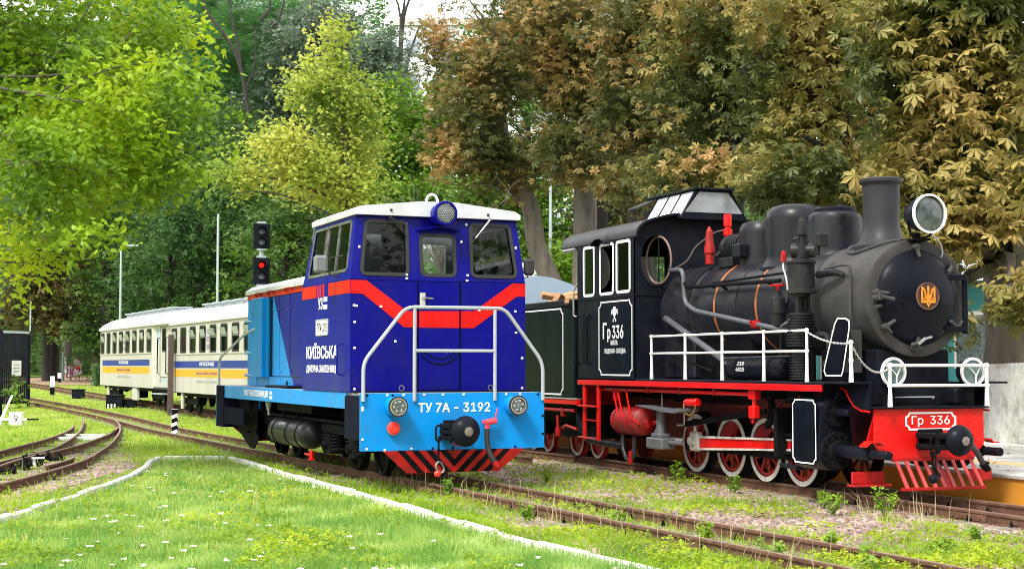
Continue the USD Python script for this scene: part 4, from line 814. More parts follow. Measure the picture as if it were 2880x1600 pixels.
def chain(a, b, sag, n=26):
    a, b = np.array(a, float), np.array(b, float); out = []
    for k in range(n):
        t = (k + .5) / n; p = a + (b - a) * t - np.array([0, 0, 4 * sag * t * (1 - t)]); t2 = t + .01; q = a + (b - a) * t2 - np.array([0, 0, 4 * sag * t2 * (1 - t2)]); d = q - p; yaw = math.atan2(d[1], d[0]); el = math.atan2(d[2], np.hypot(d[0], d[1])); l = np.linalg.norm(b - a) / n * .8
        ang = np.linspace(0, 2 * PI, 8, endpoint=False); ringp = np.stack([l * np.cos(ang), .010 * np.sin(ang) * (k % 2), .010 * np.sin(ang) * (1 - k % 2)], 1)
        out.append(mv(mv(tube(ringp, .0045, 4, closed=True), ry=-el), p, rz=yaw))
    return join(*out)
obj('safety_chain', chain((-1.08, .88, 1.93), (-1.06, -.02, 1.78), .05), mat('chain_grey', (.42, .42, .43), .45, .3), D)
obj('safety_chain', chain((-1.06, -.02, 1.78), (-.62, -.12, 1.5), .16, 30), looks['chain_grey'], D)
railing('front_railing', [(-.60, -.10), (.735, -.10)], (1.30, 1.53), 1.06, .021)
for x in (-.51, .585):
    lp = obj('front_lamp', lathe([(0, -.16), (.09, -.15), (.135, -.10), (.15, 0), (.165, .02), (.165, .045), (.14, .05)], (x, .0, 1.455), (0, -1, 0), 36), black, D)
    obj('rim', ring((x, -.03, 1.455), (0, -1, 0), .140, .168, .025, 36), white, lp)
    obj('lens', lathe([(0, .05), (.08, .045), (.14, .03)], (x, -.0, 1.455), (0, -1, 0), 32), mat('pale_lens', (.10, .16, .17), .2, var=.5, scale=16, coat=.6), lp)
    obj('guard', join(tube([(x + .02, -.07, 1.30), (x + .02, -.075, 1.42), (x - .06, -.075, 1.50), (x - .12, -.065, 1.53)], .008, 5), tube([(x + .02, -.075, 1.40), (x + .07, -.075, 1.50), (x + .12, -.065, 1.53)], .008, 5)), white, lp)
    obj('foot', bb(x - .05, x + .05, .0, .12, 1.06, 1.32), blackm, lp, smooth=False)
obj('platform_box', bb(.44, .72, .1, .35, 1.065, 1.27, .03), black, D); obj('platform_box', bb(-.74, -.50, .1, .35, 1.065, 1.24, .02), black, D)
obj('grab_rail', tube([(-.35, .27, 1.14), (-.35, .24, 1.16), (.25, .24, 1.16), (.25, .27, 1.14)], .008, 5), grey, D)
# --- cab
yC0, yC1 = 5.57, 7.69
prof = [(-1.10, 3.42), (-1.095, 3.485), (-1.06, 3.55), (-.98, 3.615), (-.85, 3.665), (-.6, 3.73), (-.3, 3.775), (0, 3.79), (.3, 3.775), (.6, 3.73), (.85, 3.665), (.98, 3.615), (1.06, 3.55), (1.095, 3.485), (1.10, 3.42)]
cabpoly = sg.Polygon([(-1.10, 1.33)] + prof + [(1.10, 1.33)])
ov = lambda x: affinity.scale(sg.Point(x, 3.09).buffer(1, quad_segs=12), .235, .36)
obj('cab_front', front(cabpoly.difference(unary_union([ov(-.76), ov(.76), sg.Point(0, BZ).buffer(.5)])), yC0 + .015, .015), black, D, smooth=False)
obj('cab_rear', front(cabpoly.difference(unary_union([sg.box(-.45, 1.4, .45, 3.3), ov(-.76), ov(.76)])), yC1, .015), black, D, smooth=False)
for x in (-.76, .76):
    w = obj('spectacle_window', front(ov(x).buffer(.035).difference(ov(x)), yC0, .012), black, D, smooth=False)
    a = np.linspace(0, 2 * PI, 36, endpoint=False); fr = np.stack([.03 * np.cos(a) * 0 + .10 * np.cos(a), -.21 * np.cos(a), .35 * np.sin(a)], 1) + [x + .06, yC0, 3.09]
    obj('pivoted_frame', tube(fr, .016, 6, closed=True), mat('frame_brown', (.16, .10, .08), .5), w)
    obj('pivot_bar', cyl((x + .06, yC0, 2.74), (x + .06, yC0, 3.44), .012, n=6), black, w)
belt = 2.57
for s in (-1, 1):
    F = left if s < 0 else right
    wins = [sg.Polygon([(7.43, 2.625), (7.03, 2.625), (7.03, 3.385), (7.43, 3.385)]), sg.Polygon([(6.80, 2.625), (6.31, 2.625), (6.31, 3.385), (6.80, 3.385)]), sg.Polygon([(6.19, 2.63), (5.72, 2.63), (5.72, 3.39), (6.19, 3.39)])]
    wins = [w.buffer(-.05).buffer(.05) for w in wins]
    obj('cab_side', F(sg.box(yC0, 1.33, yC1, 3.42).difference(unary_union(wins)), s * 1.085, .015), black, D, smooth=False)
    for k, w in enumerate(wins):
        f = obj('window_frame', F(border(w.buffer(.02), .045), s * 1.10, .008), white, D, smooth=False)
        if k != 1: obj('pane', F(w.buffer(-.01), s * 1.088, .004), glass if k == 2 else darkglass, f, smooth=False)
    obj('belt_strip', bb(s * 1.10, s * 1.112, yC0, yC1, belt - .012, belt + .012), black, D, smooth=False)
    hd = [(s * (1.10 + .14 * math.sin(t) * 0 + .0), 0, 0) for t in (0, 1)]
    obj('window_hood', join(*[hull([(s * 1.10, 6.66 - .27 * math.cos(t0), 3.40 + .11 * math.sin(t0)), (s * 1.10, 6.66 - .27 * math.cos(t1), 3.40 + .11 * math.sin(t1)), (s * 1.22, 6.66 - .25 * math.cos(t0), 3.37 + .10 * math.sin(t0)), (s * 1.22, 6.66 - .25 * math.cos(t1), 3.37 + .10 * math.sin(t1)), (s * 1.10, 6.66 - .25 * math.cos(t0), 3.385 + .10 * math.sin(t0)), (s * 1.10, 6.66 - .25 * math.cos(t1), 3.385 + .10 * math.sin(t1))]) for t0, t1 in zip(np.linspace(0, PI, 9)[:-1], np.linspace(0, PI, 9)[1:])]), black, D)
    pn = notched(5.64, 6.85, 1.375, 2.51, .085)
    p_ = obj('number_panel', F(pn, s * 1.10, .004), navy, D, smooth=False)
    obj('white_edging', F(border(pn, .022), s * 1.104, .004), white, p_, smooth=False)
    if s < 0:
        X = -1.1045; T = lambda n_, y, z, w, h, b=False: text('lettering', p_, white, n_, (X, y, z), -EY, EZ, w, h, .003, b)
        T('Г', 6.62, 2.06, .14, .25, True); T('р', 6.47, 1.985, .11, .20, True); T('336', 6.15, 2.035, .40, .20, True); T('МАЛА', 6.28, 1.875, .24, .075); T('ПІВДЕННО-ЗАХІДНА', 6.26, 1.745, .76, .085)
        e = lambda g: affinity.translate(g, 0, 0)
        g = [L_([(a, 2.28), (a, 2.46)]).buffer(.014) for a in (6.21, 6.245, 6.28, 6.315)] + [sg.Polygon([(6.18, 2.34), (6.345, 2.34), (6.2625, 2.24)])]
        g += [L_([(6.12, 2.36), (6.34, 2.13)]).buffer(.014), L_([(6.40, 2.36), (6.18, 2.13)]).buffer(.014), L_([(6.08, 2.29), (6.11, 2.39), (6.17, 2.40)]).buffer(.016), L_([(6.44, 2.29), (6.41, 2.39), (6.35, 2.40)]).buffer(.016), sg.box(6.17, 2.10, 6.21, 2.15), sg.box(6.31, 2.10, 6.35, 2.15)]
        obj('emblem', left(affinity.scale(unary_union(g), .62, .62, origin=(6.27, 2.335)), X, .003), white, p_, smooth=False)
    obj('door_recess', join(F(sg.box(7.17, 1.55, 7.46, 2.33), s * 1.10, .003)), navy, D, smooth=False)
    obj('door_handrail', tube([(s * 1.10, 7.18, 2.31), (s * 1.16, 7.18, 2.31), (s * 1.16, 7.18, 1.56), (s * 1.10, 7.18, 1.56)], .013, 6, fil=.04), navy, D)
    obj('door_handrail', tube([(s * 1.10, 7.60, 2.31), (s * 1.16, 7.60, 2.31), (s * 1.16, 7.60, 1.56), (s * 1.10, 7.60, 1.56)], .013, 6, fil=.04), navy, D)
    obj('rear_handrail', tube([(s * 1.08, 7.72, 2.85), (s * 1.13, 7.78, 2.72), (s * 1.13, 7.78, 2.33), (s * 1.08, 7.72, 2.30)], .016, 6), steel, D)
    rv = [(y, z) for y in np.arange(5.66, 7.66, .115) for z in (belt - .05, 1.36, 3.46)] + [(y, z) for y in (5.59, 6.92, 7.66) for z in np.arange(1.45, 3.4, .13)]
    obj('rivets', join(*[lathe([(0, .006), (.009, 0)], (s * 1.10, y, z), (s, 0, 0), 5) for y, z in rv]), black, D, smooth=False, kind='stuff')
obj('rivets', join(*[lathe([(0, .006), (.009, 0)], (x, yC0, z), (0, -1, 0), 5) for x, z in [(-1.04, z) for z in np.arange(1.45, 3.2, .14)] + [(-.74, z) for z in np.arange(1.45, 2.0, .14)] + [(x, belt - .04) for x in np.arange(-1.0, -.66, .09)]] + [lathe([(0, .006), (.009, 0)], (-.76 + .265 * math.cos(a), yC0 - .012, 3.09 + .39 * math.sin(a)), (0, -1, 0), 5) for a in np.linspace(0, 6.28, 22)]), black, D, smooth=False, kind='stuff')
obj('angle_strip', bb(-1.10, -.66, yC0 - .014, yC0, belt - .012, belt + .012), black, D, smooth=False)
roofm = mat('cab_roof_black', (.018, .02, .025), .42, spec=.25, var=.25, dirt=(.06, .06, .06), dirt_amt=.4, bump=.002, bscale=5)
rt_ = [(x * 1.0, z + .004) for x, z in prof]; out_ = [(x * 1.012, z + .022) for x, z in prof]
obj('cab_roof', plate(sg.Polygon(out_ + rt_[::-1]), 2.86, (0, 8.32, 0), EX, EZ), roofm, D, smooth=40)
obj('roof_gutter', tube([(x, 5.47, z + .02) for x, z in prof], .022, 6), black, D)
obj('rear_awning', plate(sg.Polygon([(x * 1.0, z - .02) for x, z in prof] + [(x * .95, z - .05) for x, z in prof][::-1]), .5, (0, 8.32, 0), EX, EZ), mat('awning_pale', (.45, .46, .48), .6), D, smooth=40)
obj('cab_floor', bb(-1.08, 1.08, 5.6, 7.7, 1.30, 1.36), blackm, D, smooth=False)
obj('backhead', lathe([(0, .02), (.62, .0), (.62, -.1)], (0, 5.75, BZ), (0, 1, 0), 32), blackm, D)
cl_ = [(-.46, 3.74), (.66, 3.74), (.40, 4.16), (-.22, 4.16)]
cs = obj('clerestory', front([(-.44, 3.70), (.64, 3.70), (.37, 4.14), (-.17, 4.14)], 5.36, .02), black, D, smooth=False)
obj('rear_wall', front([(-.44, 3.70), (.64, 3.70), (.37, 4.14), (-.17, 4.14)], 6.62, .02), black, cs, smooth=False)
obj('front_pane', front([(-.38, 3.80), (.585, 3.80), (.345, 4.105), (-.14, 4.105)], 5.338, .006), mat('dusty_glass', (.22, .235, .26), .25, var=.35, scale=4, coat=.5), cs, smooth=False)
for s, xa, xb in ((-1, -.44, -.17), (1, .64, .37)):
    q = lambda y0, y1, h0, h1, o: hull([(xa + (xb - xa) * h + s * o_, y, 3.70 + .44 * h + o_ * .5) for y in (y0, y1) for h in (h0, h1) for o_ in (o, o + .012)])
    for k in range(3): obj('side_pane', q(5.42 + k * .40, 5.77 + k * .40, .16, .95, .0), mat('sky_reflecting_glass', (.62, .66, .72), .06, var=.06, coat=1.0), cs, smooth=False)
    for y in (5.35, 5.79, 6.19, 6.59): obj('bar', q(y - .018, y + .018, 0, 1, .008), black, cs, smooth=False)
    obj('sill', q(5.34, 6.63, .05, .15, .006), black, cs, smooth=False)
obj('lid', bb(-.24, .44, 5.28, 6.95, 4.14, 4.17, .006), black, cs, smooth=False)
obj('open_flap', hull([(-.55, 6.6, 3.98), (-.55, 7.0, 3.98), (-.2, 6.6, 4.13), (-.2, 6.95, 4.13), (-.55, 6.6, 3.965), (-.55, 7.0, 3.965), (-.2, 6.6, 4.115), (-.2, 6.95, 4.115)]), roofm, cs, smooth=False)
# --- cylinders, motion and wheels
for s in (-1, 1):
    X = s * .87
    hp = affinity.translate(sg.Point(0, 0).buffer(.235), X, .53).union(affinity.translate(sg.Point(0, 0).buffer(.185), X, .985)).convex_hull
    cy = obj('cylinder_block', plate(hp, .62, (0, 1.22, 0), EX, EZ), black, D, smooth=40)
    F = left if s < 0 else right
    pn = notched(.65, 1.17, .375, 1.13, .05)
    bow = .0
    obj('white_edging', F(border(pn, .016), s * 1.108, .004), white, cy, smooth=False)
    obj('side_cover', F(pn.buffer(.012), s * 1.095, .012), navy, cy, smooth=False)
    obj('lower_cover', lathe([(0, .05), (.10, .05), (.12, .035), (.215, .03), (.225, .0)], (X, .60, .53), (0, -1, 0), 40), blackm, cy)
    obj('upper_cover', lathe([(0, .05), (.07, .05), (.08, .03), (.17, .025), (.175, .0)], (X, .60, .985), (0, -1, 0), 36), blackm, cy)
    obj('valve_spindle', join(cyl((X, .56, .985), (X, .30, .985), .055, .045, n=16, b=.01), cyl((X - .02, .56, 1.14), (X - .02, .5, 1.22), .016, n=6)), black, cy)
    obj('cover_bolts', bolts([(X + .195 * math.cos(a), .568, .53 + .195 * math.sin(a)) for a in np.linspace(0, 2 * PI, 15)[:-1]] + [(X + .145 * math.cos(a), .573, .985 + .145 * math.sin(a)) for a in np.linspace(0, 2 * PI, 11)[:-1]], (0, -1, 0), .018, .022), black, cy, smooth=False, kind='stuff')
    obj('drain_pipe', tube([(X - .06 * s, 1.3, .30), (X + .06 * s, 1.36, .29), (X + .08 * s, 1.7, .31)], .03, 8), black, cy)
    WX = s * .44
    for k, y in enumerate((2.0, 2.90, 3.82, 4.85)):
        wl = obj('driving_wheel', join(lathe([(.345, .05), (.345, .0), (.42, .0), (.42, .09), (.45, .095), (.45, .12), (.345, .12), (.345, .05)], (WX + s * .03, y, .42), (-s, 0, 0), 56)), blackm, D)
        wl2 = obj('white_tyre', ring((WX + s * .031, y, .42), (s, 0, 0), .352, .414, .006, 56), tyrew, wl)
        obj('rim', ring((WX + s * .0, y, .42), (s, 0, 0), .30, .347, .02, 56), wheel_red, wl)
        obj('hub', lathe([(0, .06), (.05, .06), (.09, .03), (.10, 0)], (WX, y, .42), (s, 0, 0), 24), wheel_red, wl)
        for j in range(9):
            a = 2 * PI * j / 9 + .3 * k; obj('spoke', hull([(WX + s * dx, y + r_ * math.cos(a) - wd * math.sin(a), .42 + r_ * math.sin(a) + wd * math.cos(a)) for r_, ww in ((.07, .028), (.315, .020)) for wd in (-ww, ww) for dx in (-.012, .014)]), wheel_red, wl, smooth=False)
        ca = [(.335 * math.cos(t), .335 * math.sin(t)) for t in np.linspace(.35 * PI - .6, .35 * PI + 1.1, 12)]
        obj('counterweight', F([(y + p, .42 + q) for p, q in ca] + [(y + .1, .50)], WX * 1.0 + s * .012, .02), wheel_red, wl, smooth=False)
    # rods
    yc, zc = 4.00, .46
    rx_ = s * .66
    cr = obj('connecting_rod', F([(4.35, .375), (4.35, .52), (1.45, .60), (1.45, .50)], rx_, .03), red, D, smooth=False)
    obj('white_edge', F([(4.35, .515), (4.35, .545), (1.45, .625), (1.45, .60)], rx_, .05), tyrew, cr, smooth=False)
    obj('white_edge', F([(4.35, .35), (4.35, .378), (1.45, .505), (1.45, .48)], rx_, .05), tyrew, cr, smooth=False)
    obj('big_end', join(bb(rx_ - .03 * s, rx_ + .07 * s, 4.33, 4.60, .33, .60, .03), cyl((rx_, 4.46, .47), (rx_ + s * .13, 4.46, .47), .06, n=14), cyl((rx_ + s * .05, 4.42, .60), (rx_ + s * .05, 4.42, .72), .025, n=8)), tyrew, cr)
    obj('coupling_rod', F([(4.95, .33), (4.95, .42), (1.9, .42), (1.9, .33)], s * .56, .03), blackm, D, smooth=False)
    obj('eccentric_rod', F([(4.62, .66), (4.62, .74), (2.35, .98), (2.35, .91)], s * .76, .025), blackm, D, smooth=False)
    obj('crank_pin', join(cyl((s * .7, 4.62, .70), (s * .9, 4.62, .70), .035, .028, n=10), cyl((s * .8, 4.58, .70), (s * .8, 4.58, .90), .014, n=6)), steel, D)
    obj('expansion_link', join(F([(2.4, .72), (2.28, .80), (2.22, .95), (2.28, 1.12), (2.4, 1.18), (2.46, 1.14), (2.36, 1.08), (2.32, .95), (2.36, .84), (2.46, .78)], s * .70, .06), bb(s * .55, s * .8, 2.2, 2.45, 1.1, 1.22, .01)), blackm, D, smooth=False)
    obj('slide_bars', join(bb(s * .62, s * .74, 1.2, 2.05, .64, .68), bb(s * .62, s * .74, 1.2, 2.05, .42, .46), bb(s * .60, s * .82, 1.42, 1.62, .40, .70, .02), bb(s * .5, s * .85, 1.98, 2.06, .38, 1.0, .01)), blackm, D, smooth=False)
    obj('frame_plate', bb(s * .30, s * .33, .1, 7.6, .45, 1.03), red_dark, D, smooth=False)
    obj('splash_guard', F([(4.2, 1.22), (2.4, 1.22), (2.4, 1.05), (2.7, .95), (4.2, .95)], s * .46, .01), red_dark, D, smooth=False)
    obj('red_arm', hull([(s * .5, 1.95, .78), (s * .5, 2.05, .78), (s * .52, 1.95, .78), (s * .5, 1.98, 1.15), (s * .5, 2.02, 1.15), (s * .52, 2.0, 1.15)]), red_old, D, smooth=False)
for x in (-1.0, 1.0):
    s = -1 if x < 0 else 1
    obj('brake_pipe', cyl((x, 7.0, 1.165), (x, 2.35, 1.165), .026, n=10), red, D)
    obj('brake_pipe', tube([(x + .04 * s * -1, 5.0, 1.20), (x - .04 * s, 4.85, 1.22), (x - .06 * s, 3.9, 1.17)], .022, 8), red, D)
    obj('pipe_fitting', join(bb(x - .05, x + .05, 2.18, 2.34, 1.10, 1.23, .01), cyl((x, 2.26, 1.1), (x, 2.26, .95), .03, n=8), bb(x - .05, x + .05, 2.2, 2.34, .86, 1.02, .015), cyl((x, 2.3, .88), (x, 2.3, .80), .02, n=6)), red, D)
    obj('pipe_bracket', join(*[bb(x - .035, x + .035, y - .03, y + .03, 1.13, 1.225, .006) for y in (3.3, 4.3, 5.3)]), red_old, D)
    rv_ = obj('red_valve', join(cyl((x, 4.1, 1.02), (x, 3.78, 1.03), .055, n=14, b=.008), cyl((x, 4.16, 1.02), (x, 4.1, 1.02), .035, n=8)), red, D)
    obj('valve_chain', tube([(x - .04, 4.14, 1.0), (x - .05, 4.08, .88), (x - .05, 3.95, .84), (x - .04, 3.82, .90), (x - .03, 3.80, 1.0)], .008, 5, fil=.05), mat('brass', (.45, .25, .08), .4, .6), rv_)
    # ladder to the cab
    ld = obj('cab_ladder', bb(x * 1.06 - .02, x * 1.06 + .02, 7.455, 7.545, .36, 1.24, .008), red, D)
    obj('ladder_post', bb(x * 1.06 - .02, x * 1.06 + .02, 6.915, 7.005, .36, 1.24, .008), red, ld)
    for z in (.895, .40): obj('step', join(bb(x * 1.0 - .1, x * 1.06 + .08 * s, 6.93, 7.62, z - .012, z + .012, .005)), red_pink if z < .5 else red, ld)
    obj('rung', bb(x * 1.06 - .012, x * 1.06 + .012, 7.0, 7.46, .66, .685), red_old, ld, smooth=False)
    rs = obj('red_reservoir', lathe([(0, 0), (.12, .02), (.20, .08), (.215, .16), (.215, .80), (.20, .88), (.12, .93), (0, .95)], (x * .82, 5.75, .70), (0, 1, 0), 32), wheel_red, D)
    for yy in (6.0, 6.5): obj('strap', ring((x * .82, yy, .70), (0, 1, 0), .216, .224, .04), red_old, rs)
    obj('outlet', join(cyl((x * .82, 5.75, .68), (x * .82, 5.3, .70), .03, n=8), ball((x * .9, 5.55, .68), .065, 1)), red, rs)
    for y in (5.85, 6.15, 6.3): obj('thin_pipe', tube([(x * 1.02, y + .2, 1.18), (x * 1.03, y + .15, 1.1), (x * 1.03, y, .75), (x * .95, y - .1, .66)], .014, 6, fil=.05), red, rs)
    obj('hanger_box', bb(x * .95 - .03, x * .95 + .05, 6.45, 6.62, 1.0, 1.17, .01), red, D)
    inj = obj('injector', join(cyl((x * .98, 4.95, .46), (x * .98, 4.95, .92), .075, .065, n=16), bb(x * .98 - .12, x * .98 + .10, 4.7, 5.22, .34, .50, .02), bb(x * .98 - .09, x * .98 + .08, 4.8, 5.1, .50, .56, .01), cyl((x * .98, 5.1, .56), (x * .98, 5.05, .60), .04, n=8), cyl((x * .98, 4.7, .44), (x * .98, 4.3, .45), .03, n=8), cyl((x * .98, 4.92, .93), (x * .98, 4.92, 1.12), .012, n=6)), mat('injector_grey', (.085, .09, .10), .5, var=.3), D)
    obj('drip_tray', plate([(4.05, .93), (4.6, .90), (5.45, .945), (5.45, .955), (4.6, .915), (4.05, .945)] if s > 0 else [(-5.45, .955), (-4.6, .915), (-4.05, .945), (-4.05, .90), (-4.2, .87), (-4.6, .875), (-4.85, .90), (-5.45, .945)], .30, (x * .85, 0, 0), EY if s > 0 else -EY, EZ), looks['injector_grey'], inj, smooth=False)
    obj('suction_pipe', tube([(x * .95, 7.95, .86), (x * .95, 7.95, .55), (x * .93, 7.7, .36), (x * .9, 7.3, .33), (x * .9, 6.4, .31)], .06, 10, fil=.2), black, D)
    obj('hose', tube([(x * .9, 6.42, .5), (x * .92, 6.40, .30), (x * .92, 6.25, .10), (x * .9, 6.05, .14), (x * .9, 6.0, .48)], .03, 8, fil=.08), rubber, D)
    obj('hose_coupling', join(cyl((x * .92, 6.12, .06), (x * .92, 6.08, .24), .04, n=8)), red_old, D)
obj('rear_dragbeam', bb(-1.0, 1.0, 7.60, 7.72, .9, 1.3), red_old, D, smooth=False)
obj('centre_beam', bb(-.3, .3, .2, 7.6, .5, 1.1), blackm, D, smooth=False)
# ------------------------------------------------------------------ tender
TD = thing('tender', 'dark locomotive tender with white line and red frame, loaded with split logs', 'tender', (10.81, 14.83, RAIL), 0)
D = TD
obj('tank_body', join(bb(-1.08, 1.08, 7.86, 11.55, 1.0, 2.50, .015)), tendg, D)
obj('rim', join(*[bb(s * 1.05, s * 1.11, 7.84, 11.57, 2.50, 2.60, .012) for s in (-1, 1)], bb(-1.05, 1.05, 7.84, 7.9, 2.50, 2.60), bb(-1.05, 1.05, 11.5, 11.57, 2.50, 2.60)), black, D)
for s in (-1, 1):
    F = left if s < 0 else right
    pn = notched(8.32, 11.2, 1.045, 2.475, .085)
    p_ = obj('side_panel', F(pn, s * 1.08, .004), tendg, D, smooth=False); obj('white_edging', F(border(pn, .025), s * 1.084, .004), white, p_, smooth=False)
    obj('frame_beam', bb(s * 1.02, s * 1.09, 7.75, 11.6, .90, .985, .006), red, D, smooth=False)
    obj('grey_strip', bb(s * 1.08, s * 1.10, 7.75, 11.6, .987, 1.005), grey, D, smooth=False)
    obj('brake_pipe', join(cyl((s * 1.02, 8.0, .80), (s * 1.02, 11.2, .80), .028, n=8), bb(s * .98, s * 1.05, 8.45, 8.52, .70, .84), tube([(s * .98, 8.6, .5), (s * 1.0, 8.4, .55), (s * .98, 8.0, .5)], .025, 6), cyl((s * 1.0, 8.75, .50), (s * 1.0, 8.75, .36), .05, n=8), cyl((s * 1.0, 8.75, .5), (s * 1.0, 8.78, .70), .02, n=6)), red_old, D)
    for y in (8.35, 9.2, 10.5, 11.2):
        wl = obj('wheel', lathe([(0, .08), (.06, .08), (.08, .03), (.22, .03), (.24, .06), (.29, .06), (.29, 0), (.31, -.02), (0, -.02)], (s * .40, y, .29), (s, 0, 0), 36), red_old, D); obj('white_tyre', ring((s * .46, y, .29), (s, 0, 0), .24, .288, .006, 36), tyrew, wl)
    for y in (8.78, 10.85): obj('bogie_frame', bb(s * .62, s * .70, y - .85, y + .85, .33, .55, .02), blackm, D)
obj('underframe', bb(-.6, .6, 7.8, 11.5, .35, .9), blackm, D, smooth=False)
rg = np.random.default_rng(21)
def log_mesh(L, r, rg):
    k = int(rg.integers(5, 8)); a = np.sort(rg.uniform(0, 2 * PI, k)); rr = r * rg.uniform(.55, 1.1, k)
    p = [(rr[i] * math.cos(a[i]), y, rr[i] * math.sin(a[i]) * .8) for y in (-L / 2, L / 2) for i in range(k)]
    return hull(np.array(p) + rg.normal(0, .012, (2 * k, 3)))
for k in range(30):
    x = rg.uniform(-.95, .95); y = rg.uniform(8.0, 10.6); z = 2.56 + RAIL + max(0, .16 * rg.random()) + (.08 if k % 3 == 0 else 0)
    m = mv(mv(log_mesh(rg.uniform(.35, .7), rg.uniform(.07, .13), rg), rx=rg.normal(0, .25), ry=rg.uniform(0, 6)), (10.81 + x, 14.83 + y, z), rz=rg.choice([0, PI / 2]) + rg.normal(0, .35))
    top('firewood_log', m, wood, 'split log lying on top of the tender behind the cab', 'log', 'firewood logs loaded on the tender', smooth=False)
# ------------------------------------------------------------------ cream coaches
coachm = {}
def coach(label, loc, rz, name_end='1', L=12.25, endm=None, roof=None, plain=False, group=None):
    D = thing('passenger_coach', label, 'railway coach', loc, rz, group)
    zb, zs, zg = .62, 1.79, 2.72; W = 2.2; nw = 8
    ws = [L - .52 - 1.24 * k for k in range(nw)]
    wp = [rrect(c - .35, c + .35, zs + .045, 2.575, .07, 3) for c in ws]
    for x, F in ((0, left), (W, right)):
        xs = x + .03 if x == 0 else x - .03
        obj('side_wall', F(sg.box(2.62, zb, L, zg).difference(unary_union(wp)), xs, .03), cream, D, smooth=False)
        sx = -1 if x == 0 else 1
        obj('waist_rail', bb(x, x + sx * .022, 2.62, L, zs - .02, zs + .02), cream, D, smooth=False)
        for k, w in enumerate(wp):
            f = obj('window_frame', F(border(w.buffer(.03), .05), x, .014), rubber, D, smooth=False)
            obj('pane', F(w, x - sx * .02, .004), darkglass, f, smooth=False)
            if k != 1:
                obj('sash_bar', bb(x - sx * .015, x + sx * .01, ws[k] - .33, ws[k] + .33, 2.245, 2.275), steel, f, smooth=False)
                obj('tilted_vent', hull([(x + sx * a, ws[k] + b, z + c) for b in (-.29, .29) for a, z in ((.0, 2.29), (.08 if (k * 7) % 3 else .04, 2.49)) for c in (0, .012)]), mat('vent_frame', (.26, .28, .29), .3), f, smooth=False)
            else: obj('curtain', bb(x - sx * .09, x - sx * .08, ws[k] - .12, ws[k] + .05, zs + .1, 2.56), white, f, smooth=False)
        if not plain:
            obj('blue_stripe', F([(2.95, 1.37), (L - .55, 1.37), (L - .50, 1.575), (2.95, 1.575)], x, .004), coachblue, D, smooth=False)
            obj('yellow_stripe', F([(2.95, 1.10), (L - .55, 1.10), (L - .55, 1.33), (2.95, 1.33)], x, .004), coachyel, D, smooth=False)
            ex = -EY if x == 0 else EY
            for s_, z, w_, h_, m_ in (('УКРЗАЛІЗНИЦЯ', 1.475, 1.75, .13, white), ('КИЇВСЬКА ДИТЯЧА ЗАЛІЗНИЦЯ', 1.215, 2.45, .11, coachblue), ('ПІВДЕННО-ЗАХІДНА ЗАЛІЗНИЦЯ', .97, 2.45, .08, grey)):
                text('lettering', D, m_, s_, (x + sx * .0045, L - 4.75, z), ex, EZ, w_, h_, .003)
            for j, (s_, z) in enumerate((('02', 2.42), ('032', 2.2), ('010', 1.98))): text('number_lettering', D, coachblue, s_, (x + sx * .0005, ws[3] - .62, z), ex, EZ, .26, .14, .003)
        # end vestibule: set in a little, with a door, handrails and a step
        xi = x - sx * .10; xo = xi - sx * .03
        door = sg.box(.66, .80, 1.80, 2.64); wd = rrect(1.0, 1.52, 1.84, 2.56, .05, 3)
        obj('vestibule_wall', F(sg.box(.0, zb, 2.40, zg).difference(door), xi - sx * .03, .03), cream, D, smooth=False)
        obj('vestibule_return', hull([(x, 2.62, z) for z in (zb, zg)] + [(xi, 2.40, z) for z in (zb, zg)] + [(x - sx * .03, 2.62, z) for z in (zb, zg)] + [(xi - sx * .03, 2.40, z) for z in (zb, zg)]), cream, D, smooth=False)
        dr = obj('door', F(sg.box(.68, 1.0, 1.78, 2.62).difference(wd), xi - sx * .05, .03), cream, D, smooth=False)
        obj('pane', F(wd, xi - sx * .04, .004), darkglass, dr, smooth=False); obj('window_frame', F(border(wd.buffer(.02), .05), xi - sx * .02, .012), rubber, dr, smooth=False)
        obj('foot_plate', F(sg.box(.68, .62, 1.78, .98), xi - sx * .04, .01), grey, dr, smooth=False)
        for y in (.58, 1.86): obj('handrail', tube([(xi, y, 2.28), (xi + sx * .07, y, 2.26), (xi + sx * .07, y, 1.12), (xi, y, 1.10)], .018, 6), blackm, D)
        obj('step', bb(xi - sx * .1, xi + sx * .25, .5, 2.0, .44, .475), grey, D, smooth=False)
        if not plain: text('number_lettering', D, mat('sky_blue_number', (.02, .35, .75)), name_end, (xi + sx * .0005, 2.12, 2.36), -EY if x == 0 else EY, EZ, .26, .42, .004, True)
    rp = [(-.05, 2.70), (-.06, 2.76), (.12, 2.93), (.45, 3.10), (.8, 3.20), (1.1, 3.235), (1.4, 3.20), (1.75, 3.10), (2.08, 2.93), (2.26, 2.76), (2.25, 2.70)]
    obj('roof', plate(rp, L + .1, (0, L + .05, 0), EX, EZ), roof or roofwhite, D, smooth=30)
    arc = [(a, b - .03) for a, b in rp[1:-1]]
    if endm: obj('roof_end', plate([(a, b) for a, b in rp], .03, (0, -.05, 0), EX, EZ), endm, D, smooth=False); obj('end_lamp', cyl((1.45 - 1.1, -.08, 2.98), (1.45 - 1.1, -.14, 2.98), .05, n=12), chrome, D)
    for k in range(7):
        y = 3.2 + k * 1.24; obj('roof_vent', join(bb(.75, 1.35, y - .30, y + .30, 3.17, 3.33, .02), bb(.68, 1.42, y - .36, y + .36, 3.31, 3.35, .01)), grey, D)
